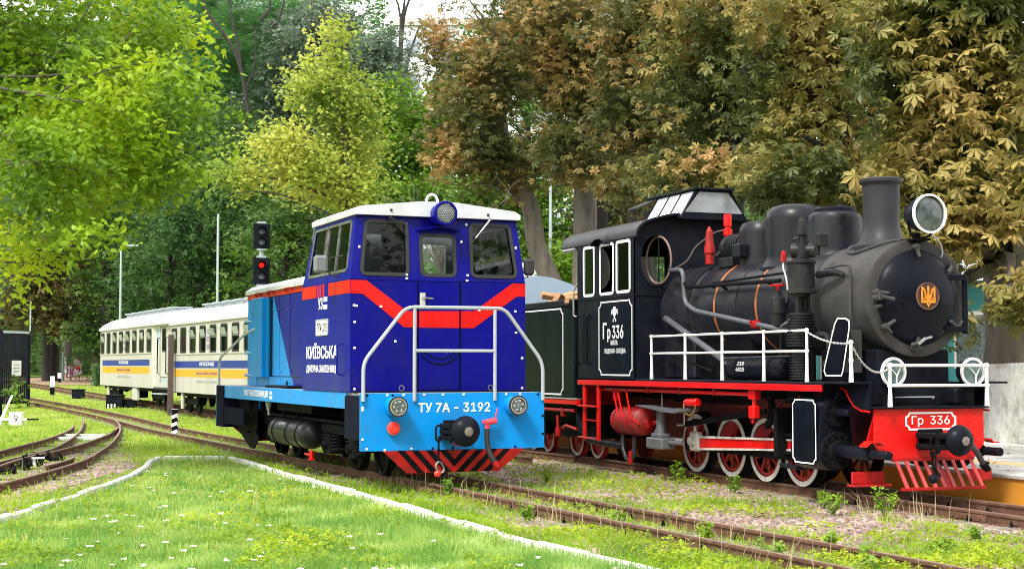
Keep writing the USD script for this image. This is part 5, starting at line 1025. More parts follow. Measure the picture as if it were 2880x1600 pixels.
    for y in (.0, L - .03): obj('end_wall', plate(sg.Polygon([(.0 if y else .1, zb), (W if y else W - .1, zb), (W if y else W - .1, zg), (.0 if y else .1, zg)]).difference(sg.box(.8, .9, 1.4, 2.5)), .03, (0, y + .03, 0), EX, EZ), cream if not endm else endm, D, smooth=False)
    obj('gangway_door', bb(.8, 1.4, .04, .06, .9, 2.5), cream, D, smooth=False)
    obj('floor', bb(.04, W - .04, .05, L - .05, .60, .66), dark, D, smooth=False); obj('ceiling', bb(.04, W - .04, .05, L - .05, 2.69, 2.72), white, D, smooth=False)
    for k in range(6):
        for x in (.12, 1.3): obj('seat', join(bb(x, x + .8, 3.2 + k * 1.24, 3.3 + k * 1.24, .66, 1.95, .02), bb(x, x + .8, 2.9 + k * 1.24, 3.6 + k * 1.24, 1.05, 1.12, .01)), dark, D, smooth=False)
    for yb in (2.4, L - 1.9):
        for x in (.5, W - .5):
            for dy in (-.6, .6): obj('wheel', lathe([(0, .06), (.07, .06), (.09, .03), (.24, .03), (.30, .06), (.30, 0), (.33, -.02), (0, -.02)], (x + (.14 if x > 1 else -.14), yb + dy, .31), (1 if x > 1 else -1, 0, 0), 24), blackm, D)
            obj('bogie_side', bb(x - (.2 if x < 1 else -.2), x - (.3 if x < 1 else -.3), yb - .95, yb + .95, .26, .46, .02), blackm, D)
    obj('solebar', bb(.15, W - .15, .3, L - .3, .50, .60), blackm, D, smooth=False)
    obj('battery_box', bb(.15, .5, L * .5 - .6, L * .5 + .6, .24, .5, .02), blackm, D); obj('white_pipe', cyl((.10, L - 1.35, .60), (.10, L - 1.35, .12), .06, n=10), mat('dirty_white', (.45, .45, .40), .6), D)
    obj('white_box', join(bb(.04, .16, 5.3, 6.1, .16, .60, .02)), looks['dirty_white'], D)
    for y in (-.35, L + .05): obj('coupler', join(bb(1.02, 1.18, y, y + .3, .42, .56), lathe([(0, .06), (.1, .05), (.16, 0), (0, -.05)], (1.1, y if y < 0 else y + .3, .5), (0, -1 if y < 0 else 1, 0), 20)), blackm, D)
    return D
PH = .071; vC = np.array([-math.sin(PH), math.cos(PH)])
cA = np.array([7.57, 43.1]) + vC * (5.95 - 12.25); cB = np.array([7.57, 43.1]) + vC * 6.2
coach('cream coach with blue and yellow stripes, directly behind the blue locomotive', (*cA, RAIL + .09), PH, '2')
coach('cream coach with a white figure ending the train, beside the hedge' if False else 'farther cream coach with a blue number 1 beside its door', (*cB, RAIL + .16), PH, '1')
coach('coach with blue grey roof end behind the log tender', (9.71, 14.83 + 12.2, RAIL), 0, '3', 12.25, endm=mat('blue_grey_paint', (.27, .36, .45), .5, var=.06), plain=True)

# ------------------------------------------------------------------ signal, lamp posts, posts, cabinets, gate, lever
def gz(x, y): return float(height(x, y))
sgx, sgy = 9.66, 47.3
S = thing('railway_signal', 'black colour light signal with its red lamp lit above the bonnet', 'signal', (sgx, sgy, gz(sgx, sgy)), -.1)
obj('post', cyl((0, .12, 0), (0, .12, 6.0), .07, n=12), poleg, S)
for z0, z1, lit in ((4.10, 4.93, True), (5.22, 6.0, False)):
    h = obj('signal_head', join(bb(-.26, .26, -.02, .06, z0, z1, .02)), black, S)
    obj('bracket', bb(-.14, .14, 0, .12, z1, z1 + .06), poleg, h, smooth=False); obj('bracket', bb(-.14, .14, 0, .12, z0 - .06, z0), poleg, h, smooth=False)
    for k, z in enumerate((z1 - .24, z1 - .57)):
        hood = [hull([(.0 + r_ * math.cos(t), y, z + r_ * math.sin(t) * 1.05) for t in (t0, t1) for r_ in (.125, .137) for y in (-.02, -.42 if t0 > .2 and t1 < 2.9 else -.22)]) for t0, t1 in zip(np.linspace(-.1, 3.24, 11)[:-1], np.linspace(-.1, 3.24, 11)[1:])]
        obj('hood', join(*hood), black, h); obj('backing', lathe([(0, .03), (.12, .03), (.13, 0)], (0, -.02, z), (0, -1, 0), 24), blackm, h)
        if lit and k == 0: obj('red_lamp', lathe([(0, .06), (.05, .05), (.085, .03)], (0, -.02, z), (0, -1, 0), 24), emit('lit_red', (1.0, .03, .02), .3), h)
        else: obj('lens', lathe([(0, .05), (.06, .045), (.105, .03)], (0, -.02, z), (0, -1, 0), 24), lensglass, h)
def lamp_post(label, x, y, top_z, heads, r=.07, base=None):
    z0 = gz(x, y) if base is None else base
    t = thing('lamp_post', label, 'lamp post', (x, y, z0), -YAW); h = top_z - z0
    obj('pole', cyl((0, 0, 0), (0, 0, h), r, r * .7, 12), poleg, t)
    for dx in heads:
        obj('arm', tube([(0, 0, h - .1), (dx * .4, 0, h), (dx, 0, h + .05)], .03, 6), poleg, t); obj('lamp_head', bb(dx - .1 if dx > 0 else dx - .5, dx + .5 if dx > 0 else dx + .1, -.12, .12, h + .0, h + .08, .02), poleg, t)
lamp_post('tall grey lamp post with a flat lamp head above the farther coach', 8.75, 76.9, 7.5, [.35])
lamp_post('thin grey mast behind the coaches, left of the signal', 12.3, 70.1, 8.6, [], .075)
lamp_post('grey lamp post with two arms behind the leaning chestnut trunk', 22.7, 55.3, 9.0, [.7, -.8], .085, 0)
lamp_post('grey lamp post beside the brown chestnut tree near the walkers', 8.28, 104.5, 6.4, [.3], .1)
lamp_post('slim grey post at the left behind the gate', 5.2, 88, 5.2, [], .05)
sp = thing('marker_post', 'black and white striped post on the grass beside the track', 'post', (5.27, 35.37, -.04), -.35)
obj('shaft', bb(-.065, .065, -.065, .065, 0, .71, .015), blackm, sp)
for z in (.155, .335, .515):
    for rz in range(4):
        q = plate([(-.064, z - .03), (.064, z + .025), (.064, z + .105), (-.064, z + .05)], .003, (0, -.0655, 0), EX, EZ); obj('white_stripe', mv(q, rz=rz * PI / 2), white, sp, smooth=False)
obj('cap', bb(-.066, .066, -.066, .066, .705, .72), grey, sp, smooth=False)
for x, y, h, lab in ((5.25, 72, .95, 'short white post with a black foot beside the grassy track'), (7.6, 98.6, .7, 'small white post at the foot of the brown chestnut')):
    q = thing('small_post', lab, 'post', (x, y, gz(x, y)))
    obj('foot', bb(-.1, .1, -.1, .1, -.1, h * .38), blackm, q, smooth=False); obj('shaft', bb(-.1, .1, -.1, .1, h * .38, h * .9), white, q, smooth=False); obj('cap', bb(-.11, .11, -.11, .11, h * .9, h), blackm, q, smooth=False)
top('steel_post', join(bb(6.97, 7.13, 48.2, 48.215, .0, 2.62), bb(6.97, 6.985, 48.215, 48.36, .0, 2.62), bb(7.115, 7.13, 48.215, 48.36, .0, 2.62)), steelpost, 'brown upright steel beam standing in front of the coaches', 'post', smooth=False)
q = thing('trackside_cabinet', 'black equipment box on the grass in front of the farther coach', 'cabinet', (6.2, 55.6, gz(6.2, 55.6)), -.3)
obj('body', bb(-.28, .28, -.25, .25, 0, .42, .015), black, q); obj('lid', bb(-.31, .31, -.28, .28, .42, .46, .01), black, q)
for k in range(3): obj('white_stub', bb(-.2 + k * .11, -.15 + k * .11, -.36, -.33, 0, .14), white, q, smooth=False)
q = thing('trackside_cabinet', 'low black motor box beside the taller cabinet', 'cabinet', (6.72, 55.6, gz(6.7, 55.6)), -.3)
obj('body', bb(-.2, .2, -.2, .2, 0, .26, .02), black, q); obj('lid', bb(-.22, .22, -.22, .22, .26, .29), black, q); obj('rod', cyl((.2, 0, .1), (1.0, .2, .1), .025, n=8), black, q)
q = thing('trackside_cabinet', 'small black box alone on the grass left of the coaches', 'cabinet', (5.9, 66.4, gz(5.9, 66.4)), -.3)
obj('body', bb(-.24, .24, -.2, .2, 0, .36, .015), black, q); obj('lid', bb(-.27, .27, -.23, .23, .36, .40), black, q)
# gate of upright bars
gA, gB = np.array([2.36, 56.0]), np.array([3.38, 57.6]); gd = gB - gA; gl = np.linalg.norm(gd); ga = math.atan2(gd[1], gd[0]); g0 = gz(*gA)
G = thing('metal_gate', 'tall black gate of upright bars at the left edge', 'gate', (*gA, g0), ga)
for x in (0, gl): obj('frame_post', bb(x - .05, x + .05, -.04, .04, 0, 2.72, .01), black, G)
for z in (.18, 2.66): obj('frame_rail', bb(.05, gl - .05, -.03, .03, z - .04, z + .04), grey if z > 2 else black, G, smooth=False)
for k in range(13): obj('bar', bb(.12 + k * (gl - .24) / 12 - .03, .12 + k * (gl - .24) / 12 + .03, -.02, .02, .22, 2.62), black, G, smooth=False)
q = thing('notice_sign', 'white notice plate fixed to the black gate', 'sign', (gA[0] + gd[0] * .48, gA[1] + gd[1] * .48, g0), ga - .35)
obj('plate', bb(-.21, .21, -.10, -.085, 1.12, 1.66, .004), white, q)
for k, w_ in enumerate((.26, .3, .22)): text('lettering', q, blackm, ('ПРОХІД', 'ЗАБОРОНЕНО', 'НЕБЕЗПЕЧНО')[k], (0, -.1005, 1.50 - .11 * k), EX, EZ, w_, .05, .002)
LV = thing('point_lever', 'white point lever with a weight marked 9 beside the gate', 'points lever', (2.25, 43.6, .04), -.36)
obj('weight', bb(-.17, .17, -.10, .10, .0, .36, .015), white, LV); text('number_lettering', LV, blackm, '9', (.02, -.1005, .19), EX, EZ, .11, .19, .003)
obj('arm', join(bb(-.42, .30, -.03, .03, .14, .20), ), white, LV, smooth=False); obj('arm_end', bb(.30, .60, -.025, .025, .15, .19), blackm, LV, smooth=False)
obj('handle', hull([(-.44, -.02, .18), (-.36, -.02, .18), (-.44, .02, .18), (-.36, .02, .18), (-.14, -.015, .82), (-.09, -.015, .82), (-.14, .015, .82), (-.09, .015, .82)]), white, LV, smooth=False)
obj('bracket', bb(-.50, -.38, -.06, .06, .0, .24, .01), white, LV)
top('dark_post', bb(1.82, 1.98, 45.8, 45.95, .0, .75, .01), navy, 'dark stump of a post at the left edge beside the lever', 'post', smooth=False)

# ------------------------------------------------------------------ buildings
teal = mat('teal_paint', (.05, .30, .33), .6, var=.07, dirt=(.05, .22, .24), dirt_amt=.3)
B = thing('teal_building', 'low teal painted building behind the whitewashed tree', 'building', (20.5, 16, .4), 0)
obj('wall', bb(0, 6, 0, 26, 0, 3.0), teal, B, smooth=False); obj('roof', hull([(-.4, -.4, 3.0), (6.4, -.4, 3.0), (-.4, 26.4, 3.0), (6.4, 26.4, 3.0), (3, -.4, 4.2), (3, 26.4, 4.2)]), grey, B, smooth=False)
for k in range(6): w = obj('window', bb(-.012, .0, 1.5 + k * 4.2, 2.8 + k * 4.2, 1.2, 2.4), white, B, smooth=False); obj('pane', bb(-.016, -.012, 1.58 + k * 4.2, 2.72 + k * 4.2, 1.28, 2.32), lensglass, w, smooth=False)
obj('plinth', bb(-.03, .0, 0, 26, 0, .35), concrete, B, smooth=False)
p = (21.87, 55.86)
B = thing('white_building', 'plain white building behind the leaning trunk', 'building', (p[0], p[1], .2), -YAW)
obj('wall', bb(-2.2, .66, 0, 3, 0, 5.3), white, B, smooth=False); obj('cornice', bb(-2.3, .70, -.1, 3.1, 5.3, 5.5), white, B, smooth=False); obj('window', bb(-1.5, -.6, -.02, 0, 3.6, 4.9), lensglass, B, smooth=False)
p = (46.27, 124.86)
B = thing('apartment_building', 'pale apartment block on the hill glimpsed through the treetops', 'building', (p[0], p[1], 8), -YAW)
obj('wall', bb(-9, 9, 0, 10, 0, 23.5), mat('pale_facade', (.55, .58, .60), .7, var=.05), B, smooth=False); obj('parapet', bb(-9.2, 9.2, -.2, 10.2, 23.5, 24.1), concrete, B, smooth=False)
for f_ in range(7):
    for k in range(7):
        w = obj('window', bb(-8.2 + k * 2.5, -6.7 + k * 2.5, -.03, 0, 2 + f_ * 3.1, 3.7 + f_ * 3.1), white, B, smooth=False); obj('pane', bb(-8.1 + k * 2.5, -6.8 + k * 2.5, -.05, -.03, 2.1 + f_ * 3.1, 3.6 + f_ * 3.1), mat('far_window', (.25, .30, .34), .2), w, smooth=False)

# ------------------------------------------------------------------ people
import manifold3d as m3
def body(joints, bones, h=.022):
    parts_ = []
    def sph(p, r):
        s = m3.Manifold.sphere(r, 14); return s.translate(tuple(map(float, p)))
    for a, b in bones: parts_.append(m3.Manifold.batch_hull([sph(*joints[a]), sph(*joints[b])]))
    M = m3.Manifold.batch_boolean(parts_, m3.OpType.Add).refine_to_length(h * 2)
    k = M.to_mesh(); t = trimesh.Trimesh(k.vert_properties[:, :3], k.tri_verts); trimesh.smoothing.filter_taubin(t, iterations=6); return np.array(t.vertices), np.array(t.faces)
skin = mat('skin', (.42, .24, .17), .6, var=.05); cloth = {}
def person(label, loc, rz, H=1.7, hair=(.03, .02, .015), top_c=(.6, .6, .6), leg_c=(.05, .05, .07), skirt=None, hand_face=False, hat=None, sitting=False, walk=.08, nm=''):
    P = thing('person', label, 'person', loc, rz); s = H / 1.7
    J = {'hd': ((0, 0, 1.585), .098), 'ch': ((0, -.035, 1.53), .06), 'nk': ((0, .01, 1.44), .052), 'c1': ((-.13, .0, 1.36), .065), 'c2': ((.13, .0, 1.36), .065), 'w1': ((-.09, 0, 1.08), .085), 'w2': ((.09, 0, 1.08), .085), 'h1': ((-.09, .0, .92), .095), 'h2': ((.09, .0, .92), .095),
         's1': ((-.18, 0, 1.36), .052), 's2': ((.18, 0, 1.36), .052), 'e1': ((-.24, .02, 1.10), .042), 'e2': ((.24, .02, 1.10), .042), 'r1': ((-.25, -.05, .86), .030), 'r2': ((.25, -.05, .86), .030),
         'k1': ((-.09, -walk, .49), .060), 'k2': ((.09, walk * .3, .49), .060), 'a1': ((-.09, -walk * .6, .08), .042), 'a2': ((.09, walk * 1.6, .08), .042), 't1': ((-.1, -walk * .6 - .14, .035), .034), 't2': ((.1, walk * 1.6 - .14, .035), .034),
         'p1': ((-.25, -.08, .80), .036), 'p2': ((.25, -.08, .80), .036), 'ns': ((0, -.105, 1.565), .014), 'nb': ((0, -.088, 1.60), .012)}
    if hand_face: J['e2'] = ((.24, -.10, 1.14), .042); J['r2'] = ((.10, -.17, 1.38), .030); J['p2'] = ((.05, -.16, 1.46), .036)
    for q in 12 * [0]: pass
    fing = []
    for sd, wr in (('1', 'p1'), ('2', 'p2')):
        for i in range(4):
            b = np.array(J[wr][0]); J['f%s%d' % (sd, i)] = (tuple(b + [(i - 1.5) * .017, -.01, .02 if hand_face and sd == '2' else -.02]), .0095); J['g%s%d' % (sd, i)] = (tuple(b + [(i - 1.5) * .019, -.025, (.075 if hand_face and sd == '2' else -.075) * (1 - .08 * abs(i - 1.5))]), .008); fing.append(('f%s%d' % (sd, i), 'g%s%d' % (sd, i)))
        J['m' + sd] = (tuple(np.array(J[wr][0]) + [(.035 if sd == '1' else -.035), -.035, -.01]), .010); fing.append((wr, 'm' + sd))
    bones = [('hd', 'ch'), ('nb', 'ns'), ('hd', 'nk'), ('c1', 'c2'), ('nk', 'c1'), ('nk', 'c2'), ('c1', 'w1'), ('c2', 'w2'), ('w1', 'w2'), ('c1', 'w2'), ('c2', 'w1'), ('w1', 'h1'), ('w2', 'h2'), ('h1', 'h2'), ('s1', 'c1'), ('s2', 'c2'), ('s1', 'e1'), ('s2', 'e2'), ('e1', 'r1'), ('e2', 'r2'), ('r1', 'p1'), ('r2', 'p2'), ('h1', 'k1'), ('h2', 'k2'), ('k1', 'a1'), ('k2', 'a2'), ('a1', 't1'), ('a2', 't2')]
    obj('body', mv(body(J, bones + fing, .03), s=s), skin, P)
    G = {k: (v[0], v[1] + .018) for k, v in J.items()}
    tm = mat('cloth_%02x%02x%02x' % tuple(int(255 * c) for c in top_c), top_c, .9, var=.25, scale=6); lm = mat('cloth_%02x%02x%02x' % tuple(int(255 * c) for c in leg_c), leg_c, .9, var=.25, scale=6)
    tb = [b for b in bones if all(x[0] in 'cws' or x in ('h1', 'h2', 'e1', 'e2') for x in b)]
    obj('shirt', mv(body(G, tb + ([('e1', 'r1')] if nm == 'long' else []), .03), s=s), tm, P)
    if skirt: obj('dress', mv(lathe([(.15, 1.12), (.19, .95), (.28, .55), (.33, .38), (.31, .37), (.15, .9)], (0, 0, 0), (0, 0, 1), 20), s=s), skirt, P)
    else: obj('trousers', mv(body(G, [('h1', 'h2'), ('h1', 'k1'), ('h2', 'k2')] + ([('k1', 'a1'), ('k2', 'a2')] if walk < .1 else []), .03), s=s), lm, P)
    if hat: obj('cap', mv(join(lathe([(0, 1.72), (.07, 1.71), (.108, 1.66), (.11, 1.61), (0, 1.61)], (0, 0, 0), (0, 0, 1), 18), hull([(x, y, z) for x, y in ((-.09, -.08), (.09, -.08), (.05, -.19), (-.05, -.19)) for z in (1.605, 1.62)])), s=s), mat('hat_%02x%02x%02x' % tuple(int(255 * c) for c in hat), hat, .8), P)
    else: obj('hair', mv(lathe([(0, 1.705), (.06, 1.695), (.10, 1.65), (.108, 1.59), (.09, 1.51), (.05, 1.50)], (0, .02, 0), (0, 0, 1), 18), s=s), mat('hair_%02x%02x' % (int(255 * hair[0]), int(255 * hair[1])), hair, .7), P)
    for x in (-.034, .034): obj('eye', mv(ball((x, -.090, 1.60), .010, 1), s=s), blackm, P)
    obj('mouth', mv(bb(-.024, .024, -.098, -.088, 1.522, 1.530), s=s), mat('lips', (.30, .10, .09)), P)
    return P
floral = usdkit.material(stage, '/World/Looks/floral_cloth', {'g': ('geometry', {}), 'v': ('voronoi_texture', {'scale': 9.0}), 's': ('separate_color', {}), 'r': ('rgb_ramp', {'interpolate': False, 'ramp': [(0, (.70, .66, .66)), (.55, (.55, .12, .22)), (.72, (.12, .04, .08)), (.85, (.70, .60, .62))]}), 'p': ('principled_bsdf', {'roughness': .9})}, [('g.position', 'v.vector'), ('v.color', 's.color'), ('s.r', 'r.fac'), ('r.color', 'p.base_color')], surface='p.BSDF')
looks['floral_cloth'] = floral
person('person in a white top and red shorts between the dark trunks', (8.75, 117.3, gz(8.7, 117.3)), .3, 1.6, top_c=(.72, .70, .74), leg_c=(.45, .02, .03), hat=(.7, .7, .68), walk=.05)
w_ = person('person in a floral dress walking away on the path', (9.25, 105.0, gz(9.2, 105)), PI - .2, 1.62, hair=(.10, .05, .03), top_c=(.62, .50, .52), skirt=floral, walk=.12)
top('red_bag', mv(lathe([(0, .12), (.10, .10), (.15, 0), (.10, -.10), (0, -.12)], (0, 0, 0), (0, 1, 0), 18), (9.2, 104.65, gz(9.2, 105) + .85)), mat('red_bag', (.6, .02, .04)), 'round red bag hanging against the floral dress', 'bag')
person('small person in a floral dress beside the walker', (8.82, 105.2, gz(8.8, 105)), PI + .3, 1.12, hair=(.25, .14, .07), top_c=(.6, .45, .48), skirt=floral, walk=.12)
person('person in pale grey clothes walking in the dark background', (8.9, 111.0, gz(8.9, 111)), 1.2, 1.7, top_c=(.5, .55, .6), leg_c=(.42, .47, .52), walk=.12)
p = (10.12, 102.22)
person('person in a grey brown shirt with a hand at the mouth, behind the hedge', (p[0], p[1], gz(p[0], p[1])), -.2, 1.75, hair=(.08, .06, .05), top_c=(.20, .16, .15), leg_c=(.35, .36, .38), hand_face=True, walk=.04)
person('person with a blue cap looking out of the steam locomotive cab window', (10.81 - .79, 14.83 + 6.46, RAIL + 1.36), -.9, 1.78, hair=(.1, .08, .06), top_c=(.03, .035, .10), leg_c=(.03, .03, .05), hat=(.03, .10, .16), walk=.04)
p = cB + vC * 1.25 + np.array([.45, 0])
person('person in dark clothes standing inside the coach door', (p[0], p[1], RAIL + .16 + .66), -1.2, 1.75, hair=(.2, .15, .12), top_c=(.03, .035, .06), leg_c=(.03, .03, .04), walk=.04)
BLOBS = {'maple': [(1.38, 27.03, 7.14, 2.54, 2.0), (2.7, 24.47, 5.55, 1.45, 1.28), (1.7, 23.84, 4.48, 1.34, 0.91), (1.38, 25.09, 3.54, 0.67, 0.61), (3.6, 27.24, 7.29, 1.07, 1.13), (-0.65, 27.83, 6.66, 2.12, 2.54), (3.08, 24.37, 4.71, 0.84, 0.61), (1.2, 27.33, 2.98, 0.24, 0.36), (3.84, 24.02, 5.83, 0.42, 0.31), (2.12, 22.66, 3.64, 0.41, 0.28)],
 'brown': [(7.61, 100.69, 8.15, 2.37, 2.48), (7.77, 100.79, 5.22, 2.48, 2.03), (5.43, 101.62, 6.35, 1.58, 2.71)],
 'dark1': [(10.18, 97.4, 11.1, 3.31, 3.98), (11.01, 98.45, 5.85, 3.35, 2.9)],
 'dark2': [(13.23, 91.09, 7.26, 3.56, 3.98), (14.42, 88.36, 9.59, 3.07, 2.66)],
 'dark3': [(17.03, 91.51, 12.09, 3.64, 3.64), (16.36, 89.9, 7.26, 3.14, 3.14)],
 'dark4': [(17.75, 80.8, 7.14, 3.24, 3.24), (19.97, 81.98, 9.23, 2.73, 2.93)],
 'dark5': [(16.11, 99.14, 16.1, 4.37, 3.22), (13.27, 101.39, 14.39, 3.49, 3.26)],
 'dark6': [(6.21, 117.18, 10.19, 5.73, 6.77), (5.33, 117.81, 4.99, 5.21, 3.65)],
 'back1': [(9.2, 113.18, 22.81, 9.72, 7.67)],
 'acacia': [(19.32, 107.09, 24.43, 4.02, 4.27), (16.96, 106.06, 20.57, 2.96, 2.71), (21.75, 106.4, 20.17, 3.27, 3.27), (16.62, 109.06, 26.67, 3.55, 3.3), (23.48, 107.53, 26.39, 3.07, 2.81)],
 'silver': [(23.84, 101.22, 21.9, 3.63, 3.87), (26.77, 99.12, 20.27, 3.83, 4.07), (28.57, 99.39, 22.38, 1.69, 2.42), (21.63, 103.33, 18.44, 2.93, 2.93), (25.62, 102.48, 25.49, 2.71, 1.73)],
 'yellow': [(14.22, 56.04, 13.89, 0.74, 1.35), (13.69, 56.35, 12.14, 1.48, 1.48), (14.97, 55.91, 11.2, 1.28, 1.48), (12.26, 55.96, 9.71, 1.72, 1.26), (10.66, 56.62, 8.78, 1.26, 0.73), (13.75, 56.51, 8.77, 2.29, 1.15), (15.15, 56.02, 7.96, 1.21, 0.81), (14.74, 57.14, 9.99, 1.78, 1.1)],
 'mid': [(22.45, 72.29, 12.21, 2.12, 3.18), (24.71, 73.46, 14.3, 1.63, 2.54), (20.14, 71.19, 9.36, 2.24, 1.72), (21.66, 74.62, 14.3, 2.0, 2.0), (22.09, 69.38, 9.25, 2.21, 1.36)],
 'bushes': [(23.23, 57.27, 7.25, 1.59, 2.16), (23.55, 55.11, 5.39, 1.26, 1.4), (23.25, 59.31, 8.91, 1.34, 1.49), (20.78, 58.14, 8.4, 1.59, 1.3)],
 'bg1': [(26.06, 66.48, 14.84, 3.85, 4.35), (24.51, 65.21, 9.92, 2.6, 1.63)],
 'bg2': [(29.66, 60.92, 13.16, 4.11, 5.06)],
 'bg3': [(31.89, 53.69, 12.14, 3.75, 4.76)],
 'bg4': [(33.43, 46.73, 11.13, 3.39, 4.69), (32.73, 43.06, 5.02, 2.42, 1.93)],
 'ch5': [(14.51, 41.22, 8.79, 1.33, 2.05), (15.98, 41.61, 10.94, 1.78, 1.99), (15.85, 41.86, 7.49, 1.26, 0.94), (14.23, 43.33, 11.15, 0.64, 1.6), (13.86, 41.53, 7.67, 0.61, 0.61)],
 'ch4': [(16.67, 38.24, 8.96, 1.66, 2.05), (16.27, 38.29, 10.81, 1.95, 1.47), (16.12, 37.48, 7.26, 1.24, 0.86)],
 'ch4b': [(16.66, 34.01, 8.08, 1.68, 2.03), (16.62, 33.92, 9.94, 1.77, 1.41), (16.01, 33.3, 6.03, 1.29, 0.6)],
 'ch3': [(16.3, 29.88, 7.72, 1.66, 1.9), (16.42, 29.75, 9.3, 1.58, 1.19), (15.64, 29.17, 5.71, 1.46, 0.61)],
 'ch2': [(16.08, 25.73, 6.87, 1.6, 1.81), (16.18, 25.6, 8.4, 1.53, 1.12), (15.38, 25.01, 5.22, 1.48, 0.54), (16.46, 24.61, 5.08, 0.74, 0.88)],
 'ch1': [(15.62, 20.58, 6.18, 1.4, 1.51), (15.66, 20.5, 7.4, 1.51, 1.05), (15.55, 19.64, 4.27, 0.89, 0.78), (14.63, 20.04, 3.49, 0.56, 0.67), (15.11, 20.45, 2.5, 0.4, 0.4), (15.33, 18.75, 2.61, 0.32, 0.37), (14.95, 20.92, 4.73, 0.64, 0.64)]}
# ------------------------------------------------------------------ trees: tapered trunks, limbs and crowns of leaves
def leaflet(base, d, L, w, sag=0.0, nrm=(0, 0, 1)):
    b = np.array(base, float); d = np.array(d, float); d /= np.linalg.norm(d); nrm = np.array(nrm, float); s = np.cross(nrm, d); s /= np.linalg.norm(s)
    return np.array([b, b + d * L * .62 + s * w - nrm * sag * L * .5, b + d * L - nrm * sag * L, b + d * L * .62 - s * w - nrm * sag * L * .5, b + d * L * .6 + nrm * w * .25 - nrm * sag * L * .45])
LF = np.array([[0, 4, 1], [0, 3, 4], [1, 4, 2], [4, 3, 2]])
def unit_palm():
    V, F = [], []
    for k in range(6):
        a = -2.1 + k * .84; L = (.62, .85, 1.0, 1.0, .85, .62)[k] * .55; q = leaflet((.02 * math.cos(a), .02 * math.sin(a), 0), (math.cos(a), math.sin(a), -.15), L, L * .21, .35); V.append(q); F.append(LF + 5 * k)
    V = np.vstack(V); V[[5 * k for k in range(6)]] = 0
    F = np.vstack(F); F[np.isin(F, [5 * k for k in range(6)])] = 0
    return V, F
def unit_comp():
    V, F = [], []
    for k, (t, sd) in enumerate(((.15, 1), (.2, -1), (.5, 1), (.55, -1), (.75, 0))):
        q = leaflet((0, t * .6, -.25 * t), (.8 * sd, .65 if sd else 1, -.5), .42, .13, .3); V.append(q[:4]); F.append(np.array([[0, 3, 1], [1, 3, 2]]) + 4 * k)
    V = np.vstack(V); V[[0, 4, 8, 12, 16]] *= .35
    return V, np.vstack(F)
def unit_tri(n=3, w=.22):
    V, F = [], []
    for k in range(n):
        a = k * 2 * PI / n + .5; q = leaflet((0, 0, 0), (math.cos(a), math.sin(a), (-.3, .25, 0)[k % 3]), .5, w, .25); V.append(q[:4]); F.append(np.array([[0, 3, 1], [1, 3, 2]]) + 4 * k)
    return np.vstack(V), np.vstack(F)
def unit_pinn():
    V, F = [], []; n = 0
    for k in range(5):
        for sd in (1, -1):
            y = .1 + k * .18; V.append(np.array([[0, y, -.2 * y * y], [sd * .26, y + .10, -.05 - .2 * y * y], [sd * .25, y + .01, -.07 - .2 * y * y]])); F.append([[n, n + 1, n + 2]]); n += 3
    return np.vstack(V), np.array(F).reshape(-1, 3)
def unit_palm2():
    V, F = unit_palm(); K = [np.array([[0, 5 * k + 1, 5 * k + 2], [0, 5 * k + 2, 5 * k + 3]]) for k in range(6)]; F = np.vstack(K); use = np.unique(F); m = np.full(len(V), -1); m[use] = np.arange(len(use)); V = V.copy(); V[[5 * k + 2 for k in range(6)]] -= [0, 0, .03]; return V[use], m[F]
UN = {'palm': unit_palm2(), 'palmfull': unit_palm(), 'comp': unit_comp(), 'tri': unit_tri(), 'pinn': unit_pinn(), 'spray': unit_tri(4, .15)}
def rots(n, rng, tilt):
    a = rng.uniform(0, 2 * PI, n); b = rng.uniform(0, 2 * PI, n); t = np.abs(rng.normal(0, tilt, n))
    ax = np.stack([np.cos(b), np.sin(b), np.zeros(n)], 1); ca, sa = np.cos(a), np.sin(a)
    Rz = np.zeros((n, 3, 3)); Rz[:, 0, 0] = ca; Rz[:, 0, 1] = -sa; Rz[:, 1, 0] = sa; Rz[:, 1, 1] = ca; Rz[:, 2, 2] = 1
    c, s = np.cos(t), np.sin(t); x, y = ax[:, 0], ax[:, 1]
    Rt = np.zeros((n, 3, 3)); Rt[:, 0, 0] = c + x * x * (1 - c); Rt[:, 0, 1] = x * y * (1 - c); Rt[:, 0, 2] = y * s; Rt[:, 1, 0] = x * y * (1 - c); Rt[:, 1, 1] = c + y * y * (1 - c); Rt[:, 1, 2] = -x * s; Rt[:, 2, 0] = -y * s; Rt[:, 2, 1] = x * s; Rt[:, 2, 2] = c
    return Rt @ Rz
def scatter(unit, P, size, rng, tilt=.6, jit=.3):
    V, F = unit; n = len(P); R = rots(n, rng, tilt); s = size * rng.uniform(1 - jit, 1 + jit, n)
    W = np.einsum('nij,kj->nki', R, V) * s[:, None, None] + P[:, None, :]
    return W, (F[None] + (np.arange(n) * len(V))[:, None, None]).reshape(-1, 3)
def crown_points(blobs, n, rng, clump=14, sig=.28, shell=.45, zmin=None):
    vol = np.array([b[3] ** 2 * b[4] for b in blobs]) ** .75; k = rng.choice(len(blobs), max(1, n // clump), p=vol / vol.sum()); bl = np.array(blobs)[k]
    d = rng.normal(0, 1, (len(k), 3)); d /= np.linalg.norm(d, axis=1, keepdims=True); r = rng.uniform(0, 1, len(k)) ** shell
    lump = .75 + .5 * meshkit.noise(d * 2.1 + bl[:, :3])
    C = bl[:, :3] + d * (r * lump)[:, None] * bl[:, [3, 3, 4]]
    P = np.repeat(C, clump, 0) + rng.normal(0, 1, (len(C) * clump, 3)) * np.repeat(np.minimum(bl[:, 3:4] * .35, 1) * 0 + sig, clump, 0) * [1, 1, .55]
    if zmin is not None: P = P[P[:, 2] > zmin]
    return P, C
